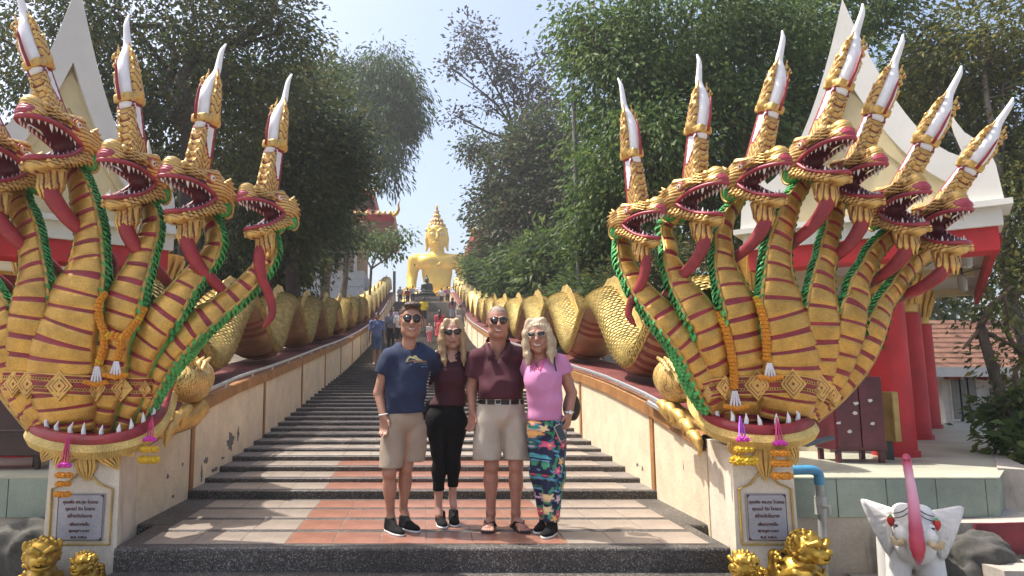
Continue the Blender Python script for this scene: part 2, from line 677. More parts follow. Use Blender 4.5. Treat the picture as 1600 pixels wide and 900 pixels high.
def tile(parent, cx, cy, z, sx, sy, mt):
    key = (round(sx, 3), round(sy, 3), mt.name)
    if key not in tile_cache:
        mb = MB()
        a, b, c = sx / 2 - 0.0025, sy / 2 - 0.0025, 0.003
        V = [(-a, -b, -0.012), (a, -b, -0.012), (a, b, -0.012), (-a, b, -0.012), (-a, -b, 0.004), (a, -b, 0.004), (a, b, 0.004), (-a, b, 0.004),
             (-a + c, -b + c, 0.007), (a - c, -b + c, 0.007), (a - c, b - c, 0.007), (-a + c, b - c, 0.007)]
        Fs = [(0, 1, 5, 4), (1, 2, 6, 5), (2, 3, 7, 6), (3, 0, 4, 7), (4, 5, 9, 8), (5, 6, 10, 9), (6, 7, 11, 10), (7, 4, 8, 11), (8, 9, 10, 11)]
        me = mb.add(V, Fs).mesh('tile')
        me.materials.append(mt)
        tile_cache[key] = me
    o = bpy.data.objects.new('tile', tile_cache[key])
    COL.objects.link(o)
    o.location = (cx, cy, z + random.uniform(-0.0006, 0.0006))
    o.rotation_euler = (random.uniform(-.0015, .0015), random.uniform(-.0015, .0015), 0)
    adopt(o, parent)
    return o


GROUT = mat('grey_brown_grout', (0.235, 0.18, 0.145), 0.85, 0, 0.2, 4, 0.2, 40)
TILE_D = mat('brown_grey_tile', (0.34, 0.285, 0.235), 0.42, 0, 0.16, 1.7, 0.15, 30, fine=0.12)


def flight_tiles(parent, y0, y1, z, rows, wid=0.345, far=False):
    """rows of tiles between granite strips, from y0 to y1"""
    pitch = (y1 - y0) / rows
    sy = pitch - 0.10 if rows > 1 else pitch
    n = 12
    x0 = -n / 2 * wid + 0.03
    for r in range(rows):
        mb = MB()
        ya = y0 + r * pitch
        mb.box((x0 + n / 2 * wid, ya + sy / 2, z), (n / 2 * wid - .002, sy / 2 - .001, .0035))
        mb.build('grout_bed', GROUT, parent, True)
        for i in range(n):
            cx = x0 + (i + 0.5) * wid
            mt = (TILE_O if -0.92 < cx < 1.12 else TILE_P) if not far else TILE_D
            if abs(cx) + wid / 2 < HW - 0.05:
                tile(parent, cx, y0 + r * pitch + sy / 2, z, wid, sy, mt)


# front landing (people stand here) and the lower one
def slab(name, x0, x1, y0, y1, zt, zb, mt, parent, nose=0.02):
    mb = MB()
    r = 0.018
    prof = [(y0, zb), (y0, zt - r), (y0 + r * 0.3, zt - r * 0.3), (y0 + r, zt), (y1, zt), (y1, zb)]
    mb.prism([(x0, y, z) for y, z in prof], (x1 - x0, 0, 0))
    return mb.build(name, mt, parent, True)


EDGE = 5.22
RISER = 0.166
lower = slab('lower_landing', -2.2, 2.2, 3.2, EDGE + .05, -RISER, -0.55, GRAN, stair)
flight_tiles(lower, 3.35, 5.10, -RISER, 4)
land = slab('landing', -2.2, 2.2, EDGE, 6.02, 0, -0.5, GRAN, stair)
land2 = slab('landing', -HW - .05, HW + .05, 6.02, 7.6, 0, -0.5, GRAN, stair)
flight_tiles(land, EDGE + 0.115, 7.27, 0, 4)
# the long flight of shallow steps
ysteps = [7.29]
T = 0.55
while ysteps[-1] < TOPY - 0.3:
    ysteps.append(ysteps[-1] + T)
nst = len(ysteps)
stop_tile = 16
far_steps = []
GRW = mat('worn_granite_tread', (0.20, 0.175, 0.155), 0.6, 0, 0.22, 2.0, 0.3, 60, fine=0.25)
for i, y in enumerate(ysteps):
    zt = Zsm(y) if i > 3 else [0.082, 0.128, 0.187, 0.245][i]
    z0 = 0 if i == 0 else zprev
    mb = MB()
    nose = 0.075
    r = 0.008
    # riser + granite nosing, then the tread surface a little lower for the tiles
    x0, x1 = -HW - .03, HW + .03
    mb.prism([(x0, yy, zz) for yy, zz in [(y, z0 - 0.25), (y, zt - r), (y + r, zt), (y + nose, zt), (y + nose, z0 - .25)]], (x1 - x0, 0, 0), 0)
    mb.prism([(x0, yy, zz) for yy, zz in [(y + nose + .001, z0 - 0.25), (y + nose + .001, zt - .003), (y + T + .02, zt - .003), (y + T + .02, z0 - .25)]], (x1 - x0, 0, 0), 1)
    st = mb.build('step', [GRAN, GRW if i < stop_tile else TILE_S], stair, True)
    if i < stop_tile:
        flight_tiles(st, y + nose + .03, y + T - .012, zt - 0.003, 1, far=i > 2)
    zprev = zt
# top landing
slab('top_landing', -9, 9, TOPY, TOPY + 34, TOPZ + 0.02, TOPZ - 3, TILE_P, stair)

# ------------------------------------------------------------------ terrain
GROUND = worn('concrete_ground', (0.27, 0.25, 0.22), (0.12, 0.11, 0.10), 0.5, 0.9, 0.5)
EARTH = mat('dry_earth', (0.13, 0.10, 0.07), 0.95, 0, 0.3, 0.8, 0.4, 12, fine=0.3)
ZG = -0.45
mb = MB()
V, Fs = [], []
ysg = [-60, 0, 3, 5.2, 9, 12, 16, 20, 26, 34, 44, 56, 70, 100, 160, 320, 700, 1500]
xsg = [3.62, 4.4, 7, 12, 20, 45, 120, 400, 1500]


def hillz(x, y):
    ax = abs(x)
    if y < 9: return ZG
    top = min(Zsm(min(y, TOPY)), TOPZ) * min(1, (y - 9) / 5)
    k = 1.0 if ax < 14 else max(0.0, 1 - (ax - 14) / 60)
    if 3.5 < x < 9: k *= min(1, max(0, (y - 13) / 5))     # the courtyard round the right pavilion stays level
    if x >= 9: k *= min(1, max(0, (y - 27) / 9))
    return ZG + (top + 0.35) * k + (0.6 * math.sin(x * .7 + y * .35) * math.sin(y * .5) * (1 if ax > 5 and y > 14 else 0) * .5)


for side in (-1, 1):
    base = len(V)
    for y in ysg:
        for x in xsg:
            V.append((side * x, y, hillz(side * x, y)))
    nx = len(xsg)
    for j in range(len(ysg) - 1):
        for i in range(nx - 1):
            q = [base + j * nx + i, base + j * nx + i + 1, base + (j + 1) * nx + i + 1, base + (j + 1) * nx + i]
            Fs.append(q if side > 0 else q[::-1])
# the strip in front of the stair and behind its head
base = len(V)
V += [(-3.62, -60, ZG), (3.62, -60, ZG), (3.62, 5.2, ZG), (-3.62, 5.2, ZG)]
Fs.append([base, base + 1, base + 2, base + 3])
base = len(V)
V += [(-3.62, 5.2, ZG - .2), (3.62, 5.2, ZG - .2), (3.62, 70, ZG - .2), (-3.62, 70, ZG - .2), (3.62, 1500, ZG), (-3.62, 1500, ZG)]
Fs += [[base, base + 1, base + 2, base + 3], [base + 3, base + 2, base + 4, base + 5]]
mb.add(V, Fs)
gr = mb.build('ground', [GROUND, EARTH])
tag(gr, kind='structure')
for p in gr.data.polygons:
    c = p.center
    if c.y > 8 and abs(c.x) > 3.6: p.material_index = 1
sm(gr, 60)

# ------------------------------------------------------------------ stair walls with coping, stripes and handrail


def ztop(Y):
    if Y < 7.35: return 0.95 + (Y - 7.35) * 0.155
    a = 0.95 + (Y - 7.35) * 0.125
    b = Zsm(Y) + 0.9
    t = min(1, (Y - 7.35) / 3.0)
    return a * (1 - t) + b * t


wy = [5.98, 6.4, 6.9, 7.35, 8, 9, 10, 11, 12, 13, 14.5, 16, 18, 20, 22, 24, 27, 30, 33, 36, 40, 44, 48, 52, 56, TOPY + .2]
CW = 1.02      # coping width


def cw(y):
    return .34 + (CW - .34) * min(1, max(0, (y - 7.2) / 2.0))


for sd, nm in ((-1, 'left'), (1, 'right')):
    wl = empty('stair_wall', (sd * HW, 6, 0), 'long cream stair wall with brown stripes on the %s of the steps, under the red coping' % ('shaded side' if sd < 0 else 'sunlit side'), 'wall', 'stair side walls')
    if sd < 0: wl['label'] = 'cream stair wall with a black peeled patch, its brown stripes facing the pink lady'
    else: wl['label'] = 'bright cream stair wall behind the pink lady and her black bag'
    mb = MB()
    V, Fs = [], []
    for y in wy:
        zt = ztop(y) - 0.125
        zb = min(-0.3, Zsm(y) - 0.8) if y < 9 else Zsm(y) - 0.9
        V += [(sd * HW, y, zb), (sd * HW, y, zt), (sd * (HW + cw(y) - .06), y, zt), (sd * (HW + cw(y) - .06), y, zb - .4)]
    for j in range(len(wy) - 1):
        for k in range(3):
            q = [j * 4 + k, j * 4 + k + 1, j * 4 + k + 5, j * 4 + k + 4]
            Fs.append(q if sd < 0 else q[::-1])
    Fs.append([0, 1, 2, 3] if sd > 0 else [3, 2, 1, 0])
    mb.add(V, Fs)
    mb.build('wall_face', WALLC, wl, True)
    # ochre fascia + red top
    mb = MB()
    V, Fs = [], []
    for y in wy:
        zt = ztop(y)
        V += [(sd * (HW - .028), y, zt - .135), (sd * (HW - .03), y, zt - .012), (sd * (HW - .018), y, zt), (sd * (HW + .05), y, zt + .001)]
    for j in range(len(wy) - 1):
        for k in range(3):
            q = [j * 4 + k, j * 4 + k + 1, j * 4 + k + 5, j * 4 + k + 4]
            Fs.append(q if sd < 0 else q[::-1])
        q = [j * 4, j * 4 + 4]
    # underside lip
    b0 = len(V)
    for y in wy:
        V.append((sd * (HW + .02), y, ztop(y) - .135))
    for j in range(len(wy) - 1):
        q = [j * 4, j * 4 + 4, b0 + j + 1, b0 + j]
        Fs.append(q if sd < 0 else q[::-1])
    mb.add(V, Fs)
    mb.build('fascia', BROWN, wl, True)
    mb = MB()
    V, Fs = [], []
    for y in wy:
        zt = ztop(y)
        V += [(sd * (HW + .05), y, zt + .001), (sd * (HW + cw(y)), y, zt + .001), (sd * (HW + cw(y)), y, zt - .14)]
    for j in range(len(wy) - 1):
        for k in range(2):
            q = [j * 3 + k, j * 3 + k + 1, j * 3 + k + 4, j * 3 + k + 3]
            Fs.append(q if sd < 0 else q[::-1])
    mb.add(V, Fs)
    mb.build('coping', REDTOP, wl, True)
    # vertical stripes
    ys = 7.35
    while ys < TOPY - 2:
        mb = MB()
        zb = Zsm(ys) - 0.12 if ys > 7.5 else -0.05
        mb.box((sd * (HW - .004), ys, (zb + ztop(ys) - .137) / 2), (0.012, 0.05, (ztop(ys) - .137 - zb) / 2))
        mb.build('stripe', BROWN, wl, True)
        ys += 3.27
    # handrail in two lengths
    rl = empty('handrail', (sd * (HW - .05), 6.3, ztop(6.3)), 'polished steel handrail running along the %s stair wall' % nm, 'handrail', 'stair handrails')
    rl['label'] = 'steel handrail on the wall coping beside the man in the navy shirt' if sd < 0 else 'steel handrail ending above the wall behind the pink lady'
    for (ya, yb, dz, off) in ((6.25, 7.22, 0.03, 0.07), (6.98, 46, 0.075, 0.03)):
        mb = MB()
        yy = ya
        pts = []
        while yy < yb:
            pts.append((sd * (HW - off), yy, ztop(yy) + dz))
            yy += 0.5 if yy < 20 else 2
        pts.append((sd * (HW - off), yb, ztop(yb) + dz))
        mb.tube(pts, 0.024, 8)
        sm(mb.build('rail', STEEL, rl, True))
        yy = ya + 0.25
        while yy < min(yb, 30):
            mb = MB()
            mb.tube([(sd * (HW - off), yy, ztop(yy) + dz), (sd * (HW + .02), yy, ztop(yy) - .03)], 0.009, 6)
            mb.build('bracket', STEEL, rl, True)
            yy += 1.3

# peeled paint and cracks on the left wall (thin flakes standing proud of nothing: recessed dark patch plates)
PEEL = worn('peeled_grey_cement', (0.16, 0.15, 0.135), (0.05, 0.05, 0.045), 0.7, 0.95, 3)


def peel(sd, cy, cz, sy, sz, seed):
    rr = random.Random(seed)
    mb = MB()
    n = 22
    P = []
    for k in range(n):
        a = 2 * PI * k / n
        r = rr.uniform(0.45, 1.05)
        P.append((sd * (HW + .004), cy + sy * r * math.cos(a), cz + sz * r * math.sin(a) * (1.25 if math.sin(a) > 0 else .8)))
    mb.prism(P, (-sd * 0.006, 0, 0))
    return mb.build('peeled_patch', PEEL, bpy.data.objects['stair_wall' if sd < 0 else 'stair_wall.001'], True)


for sd, px, py, w_, h_, s_ in ((-1, 360, 692, .20, .13, 1), (-1, 372, 680, .06, .10, 2), (-1, 322, 720, .10, .045, 3), (-1, 315, 742, .05, .10, 4), (-1, 335, 735, .15, .03, 5),
                               (-1, 262, 745, .03, .03, 6), (-1, 270, 776, .05, .02, 7), (1, 996, 727, .06, .025, 8), (1, 1004, 733, .04, .03, 9), (1, 1068, 730, .008, .05, 10), (-1, 285, 726, .035, .02, 11), (-1, 348, 716, .09, .02, 12)):
    d = abs(px - PX) / F
    Yp = HW / d
    # refine distance for the tilt
    for _ in range(6):
        q = at(px, py, Yp)
        Yp *= HW / abs(q.x)
    q = at(px, py, Yp)
    peel(sd, q.y, q.z, w_, h_, s_)

# ------------------------------------------------------------------ pedestals
PEDC = worn('pedestal_plaster', (0.67, 0.585, 0.46), (0.22, 0.19, 0.15), 0.3, 0.85, 1.3, True)
MARB = worn('grey_marble', (0.36, 0.35, 0.37), (0.22, 0.20, 0.22), 0.5, 0.4, 2.5)
INK = mat('engraved_dark_letter', (0.10, 0.035, 0.03), 0.6, 0, 0.2, 20)
PEDZ = 0.70


def pedestal(sd, x0, x1, label, lines):
    """x0 inner edge, x1 outer edge of the front face (absolute values)"""
    e = empty('pedestal', (sd * (x0 + x1) / 2, 5.3, ZG), label, 'pedestal')
    yf = 5.22
    mb = MB()
    b = [(x0, yf), (x1, yf), (x1 + .02, 6.6), (HW + .3, 6.6), (HW + .02, 6.05)]
    t = [(x0 + .02, yf + .02), (x1 - .01, yf + .02), (x1 + .01, 6.6), (HW + .3, 6.6), (HW + .02, 6.05)]
    V = [(sd * x, y, ZG - .1) for x, y in b] + [(sd * x, y, PEDZ) for x, y in t]
    n = 5
    Fs = [list(range(n))[::-1], list(range(n, 2 * n))] + [[i, (i + 1) % n, n + (i + 1) % n, n + i] for i in range(n)]
    if sd < 0: Fs = [f[::-1] for f in Fs]
    mb.add(V, Fs)
    mb.build('block', PEDC, e, True)
    # plaque: recessed white panel, marble slab, gilt line with a peaked top, engraved letters
    cx, wv = (x0 + x1) / 2 + .005, (x1 - x0)
    z0, z1 = 0.05, 0.375
    yy = yf + .012
    mb = MB()
    hw = wv * 0.31
    mb.box((sd * cx, yy - .006, (z0 + z1) / 2), (hw, 0.012, (z1 - z0) / 2), bev=.003)
    mb.build('marble_slab', MARB, e, True)
    mb = MB()
    gw = wv * 0.405
    pts = [(sd * cx - gw, yy - .008, z0 - .025), (sd * cx - gw, yy - .008, z1 + .035), (sd * cx - gw * .55, yy - .008, z1 + .07), (sd * cx - gw * .2, yy - .008, z1 + .14), (sd * cx, yy - .008, z1 + .155),
           (sd * cx + gw * .2, yy - .008, z1 + .14), (sd * cx + gw * .55, yy - .008, z1 + .07), (sd * cx + gw, yy - .008, z1 + .035), (sd * cx + gw, yy - .008, z0 - .025), (sd * cx - gw, yy - .008, z0 - .025)]
    mb.tube(pts, 0.0085, 6)
    mb.build('gilt_frame', RIM, e, True)
    inset = []
    mb = MB()
    for ix in (-1, 1):
        for iz in (-1, 1):
            mb.prism([(sd * cx + ix * (hw - .004), yy - .0195, (z0 + z1) / 2 + iz * ((z1 - z0) / 2 - .004)), (sd * cx + ix * (hw - .03), yy - .0195, (z0 + z1) / 2 + iz * ((z1 - z0) / 2 - .004)),
                      (sd * cx + ix * (hw - .004), yy - .0195, (z0 + z1) / 2 + iz * ((z1 - z0) / 2 - .03))], (0, .003, 0))
    # thin border line
    for ix in (-1, 1):
        mb.box((sd * cx + ix * (hw - .006), yy - .0185, (z0 + z1) / 2), (.002, .001, (z1 - z0) / 2 - .006))
    for iz in (-1, 1):
        mb.box((sd * cx, yy - .0185, (z0 + z1) / 2 + iz * ((z1 - z0) / 2 - .006)), (hw - .010, .001, .002))
    mb.build('border', INK, e, True)
    for i, (tx, size, zz) in enumerate(lines):
        cu = bpy.data.curves.new('lettering', 'FONT')
        cu.body = tx
        cu.size = size
        cu.align_x = 'CENTER'
        cu.extrude = 0.0015
        cu.offset = 0.0009
        o = bpy.data.objects.new('lettering', cu)
        COL.objects.link(o)
        me = bpy.data.meshes.new_from_object(o.evaluated_get(bpy.context.evaluated_depsgraph_get()))
        bpy.data.objects.remove(o)
        me.materials.clear()
        o = link('lettering', me, None, False, [INK])
        o.location = (sd * cx, yy - .019, zz + .045)
        o.rotation_euler = (PI / 2, 0, 0)
        adopt(o, e)
    return e


LN = [('คุณพ่อ คง,ชุม ไตรภม', .030, .264), ('คุณแม่ ติม ไตรภม', .030, .217), ('สร้างบันไดนาค', .031, .167), ('เพื่อถวายเป็น', .028, .110), ('พุทธบูชา ๒๗๗', .026, .066), ('พ.ศ. ๒๕๒๐', .027, .022)]
pedestal(1, 2.235, 2.70, 'cream plinth with marble plaque under the right naga, a water pipe beside it', LN)
pedestal(-1, 2.18, 2.72, 'cream plinth with marble plaque behind the pair of gold lions with the grinning guardian', LN)
# ------------------------------------------------------------------ the two naga statues
def crom(P, n_per=8):
    """Catmull-Rom through rows of P (any dimension)"""
    P = np.asarray(P, dtype=float)
    Q = np.vstack([2 * P[0] - P[1], P, 2 * P[-1] - P[-2]])
    out = []
    for i in range(1, len(Q) - 2):
        for t in np.linspace(0, 1, n_per, endpoint=False):
            a, b, c, d = Q[i - 1], Q[i], Q[i + 1], Q[i + 2]
            out.append(0.5 * ((2 * b) + (c - a) * t + (2 * a - 5 * b + 4 * c - d) * t * t + (3 * b - a - 3 * c + d) * t ** 3))
    out.append(P[-1])
    return np.array(out)


def resample(P, ds):
    P = np.asarray(P)
    L = np.concatenate([[0], np.cumsum(np.linalg.norm(np.diff(P[:, :3], axis=0), axis=1))])
    n = max(3, int(L[-1] / ds))
    s = np.linspace(0, L[-1], n)
    return np.stack([np.interp(s, L, P[:, k]) for k in range(P.shape[1])], 1), s


CAMV = Vector((0, 0, CAMZ))
NECKBVH = {}


def neck(parent, rows, phi, store, sgn, period=0.122, merge=0.8, outer=0, ctr=None):
    """rows (x,y,z,halfwidth) from the bowl up to the head"""
    P, S = resample(crom(rows, 10), 0.0125)
    n = len(P)
    SB = np.linalg.norm(P[:, :3] - np.array(ctr), axis=1) if ctr is not None else S
    T = np.gradient(P[:, :3], axis=0)
    T /= np.linalg.norm(T, axis=1)[:, None]
    K = 11      # belly points
    KB = 10     # back points
    V, mi, Fs = [], [], []
    frames = []
    for i in range(n):
        p = Vector(P[i, :3])
        t = Vector(T[i])
        v = (CAMV - p).normalized()
        v = (v - t * v.dot(t)).normalized()
        s0 = t.cross(v)
        ph = phi * sgn
        N = v * math.cos(ph) + s0 * math.sin(ph)
        Sx = s0 * math.cos(ph) - v * math.sin(ph)
        wv = P[i, 3]
        ph_ = (SB[i] % period) / period
        groove = ph_ < 0.23
        frames.append((p, t, N, Sx, wv))
        g = 0.010 if groove else 0.004 * (1 - abs(ph_ - 0.6) / 0.4) * 0 + 0
        for k in range(K):
            th = PI * (k / (K - 1))
            x = math.cos(th)
            y = math.sin(th) ** 0.8
            V.append(p + Sx * (-x * (wv - 0.002)) + N * (y * 0.46 * wv - (g if 0 < k < K - 1 else 0)))
        for k in range(1, KB + 1):
            th = PI + PI * (k / (KB + 1))
            V.append(p + Sx * (-math.cos(th) * wv) + N * (math.sin(th) * 1.4 * wv))
    m = K + KB
    for i in range(n - 1):
        gr = ((0.5 * (SB[i] + SB[i + 1])) % period) / period < 0.23
        for k in range(m):
            k2 = (k + 1) % m
            Fs.append((i * m + k, i * m + k2, (i + 1) * m + k2, (i + 1) * m + k))
            if k < K - 1:
                mi.append(1 if gr and 0 < k < K - 2 else 0)
            else:
                mi.append(2)
    Fs = np.array(Fs)
    Vn = np.array([tuple(v) for v in V])
    cen = Vn.mean(0)
    me = npmesh('neck', Vn, Fs[:, ::-1] if sgn > 0 else Fs[:, ::-1], mi, True)
    o = link('neck', me, parent, True, [GOLD, MAROON, GREEN])
    store.append((Vn, Fs))
    # gilt rims along both edges
    mb = MB()
    for sd in (-1, 1):
        fr = [f for f, q in zip(frames[::3], S[::3]) if q > merge or sd == outer]
        pts = [f[0] + f[3] * (sd * f[4]) + f[2] * 0.004 for f in fr]
        mb.tube(pts, [0.0085 + 0.08 * f[4] * .6 for f in fr], 6)
    sm(mb.build('rim', RIM, o, True))
    # green scales down the back
    sv, sf = [], []
    step = 3
    cnt = 0
    for i in range(4, n - 4, step):
        if S[i] < merge - .1 and outer != -sgn: continue
        p, t, N, Sx, wv = frames[i]
        for k in range(11):
            th = PI + PI * ((k + (0.5 if (i // step) % 2 else 0)) / 10.6)
            c = p + Sx * (-math.cos(th) * wv) + N * (math.sin(th) * 1.4 * wv)
            nr = (Sx * (-math.cos(th) * 1.45) + N * math.sin(th)).normalized()
            sd = t.cross(nr).normalized()
            L = 0.046 * random.uniform(.75, 1.3)
            W = 0.5 * max(0.022, wv * 0.5)
            a = c + nr * 0.001
            b0 = len(sv)
            sv += [a + sd * W * .75, a - sd * W * .75, a - t * L * .55 + sd * W + nr * .015, a - t * L * .55 - sd * W + nr * .015, a - t * L + nr * .027, a - t * L * .45 + nr * .025]
            sf += [(b0, b0 + 1, b0 + 5), (b0, b0 + 5, b0 + 2), (b0 + 1, b0 + 3, b0 + 5), (b0 + 2, b0 + 5, b0 + 4), (b0 + 5, b0 + 3, b0 + 4)]
    me = npmesh('scales', np.array([tuple(v) for v in sv]), np.array(sf), None, False)
    so = link('scales', me, o, True, [GREEN])
    so['kind'] = 'stuff'
    return o, frames


# ---- one head, sculpted once and shared
def head_mesh():
    s = SDF((-0.30, -0.24, -0.46), (0.52, 0.24, 0.36), 0.0065)
    s.ell((-0.02, 0, 0.085), (0.17, 0.125, 0.125), k=.03)
    s.cap((0, 0, 0.11), (0.33, 0, 0.165), 0.10, 0.058, k=.03)
    s.ell((0.30, 0, 0.165), (0.085, 0.088, 0.05), k=.03)
    s.ell((0.285, 0, 0.225), (0.075, 0.062, 0.058), k=.02)
    for y in (-1, 1):
        s.ell((0.235, y * .058, 0.215), (0.034, 0.022, 0.034), k=.006)
        s.cap((-0.04, y * .085, .165), (0.13, y * .06, .185), .034, .022, k=.012)
        for j in range(4):
            z = .135 + j * .022
            s.path([(0.03 + j * .02, y * (.112 - j * .012), z - .025), (.12 + j * .012, y * (.112 - j * .014), z + .018), (.23 + j * .004, y * (.092 - j * .014), z + .014)], [.010, .013, .008], k=.004)
        s.ell((-0.085, y * .08, .03), (.10, .06, .085), k=.02)
        for j in range(6):
            a = -0.9 + j * 0.38
            b = Vector((-0.05, y * .10, .03))
            e = b + Vector((-.15 * math.cos(a * .8), y * .025, .13 * math.sin(a)))
            m_ = (b + e) / 2 + Vector((0, y * .02, .02))
            s.path([b, m_, e], [.022, .020, .006], k=.004)
        for j in range(10):
            x = -0.04 + j * .038
            s.path([(x, y * (.104 - .003 * max(0, j - 5)), -.045 - j * .009), (x - .014, y * (.120 - .004 * max(0, j - 5)), -.082 - j * .008), (x - .052, y * .108, -.122 - j * .005)], [.016, .017, .004], k=.003)
    s.cap((-.04, 0, -.02), (.31, 0, -.145), .09, .055, k=.03)
    s.ell((.27, 0, -.145), (.085, .085, .04), k=.02)
    # beard cone with strands
    s.cap((.17, 0, -.16), (.20, 0, -.26), .07, .045, k=.02)
    for j in range(8):
        a = -PI + 2 * PI * j / 8
        s.path([(.165 + .06 * math.cos(a), .064 * math.sin(a), -.17), (.195 + .055 * math.cos(a), .06 * math.sin(a), -.27), (.21 + .048 * math.cos(a), .05 * math.sin(a), -.345)], [.027, .024, .004], k=.012)
    def groove(x, y, z):
        return np.sin(2 * PI * (z * 1.0 - x * .42 + .012 * np.sin(x * 26)) / .026)
    s.field(lambda D, X, Y, Z: D + .0045 * np.maximum(0, groove(X, Y, Z) - .1) * (Z > -.16) + .005 * np.maximum(0, np.sin(np.arctan2(Y, X - .19) * 11)) * (Z < -.17))
    # gape
    mt = Matrix.Rotation(R(-4), 3, 'Y')
    s.ell((.26, 0, .026), (.262, .085, .105), mt, k=.012, op='s')
    s.cap((.12, 0, .02), (.46, 0, .03), .05, .115, k=.01, op='s')
    s.ell((.27, 0, .026), (.255, .30, .092), mt, k=.012, op='s')
    A = np.array(mt.transposed())

    def mf(x, y, z):
        X, Z = x - .26, z - .026
        xr = A[0, 0] * X + A[0, 2] * Z
        zr = A[2, 0] * X + A[2, 2] * Z
        m = np.zeros(len(x), dtype=np.int32)
        ins = (xr / .275) ** 2 + (zr / .124) ** 2 < 1
        m[ins & (np.abs(y) < .103)] = 1
        m[(groove(x, y, z) > .72) & (z > -.15) & (z < .215)] = 3
        m[(np.sin(np.arctan2(y, x - .19) * 11) > .7) & (z < -.18)] = 3
        m[ins & (np.abs(y) < .103)] = 1
        nos = ((x - .365) / .06) ** 2 + ((z - .185) / .035) ** 2 + (y / .075) ** 2 < 1
        m[nos & ~ins] = 2
        return m
    me = s.mesh('head', mf)
    for m_ in (GOLDC, MAROOND, LIP, mat('groove_red', (.22, .05, .03), .6, 0, .2, 9)): me.materials.append(m_)
    return me


def upath(cor, mid, tip, n=9):
    pts = [cor, mid[0], mid[1], mid[2], tip] + [Vector((q[0], -q[1], q[2])) for q in (mid[2], mid[1], mid[0], cor)]
    return crom([tuple(p) for p in pts], n)


UPL = upath((-0.012, .098, .004), [(.09, .104, .064), (.21, .099, .110), (.33, .074, .134)], (.392, 0, .142))
LWL = upath((-0.012, .098, -.004), [(.09, .106, -.058), (.21, .10, -.094), (.315, .068, -.102)], (.362, 0, -.100))


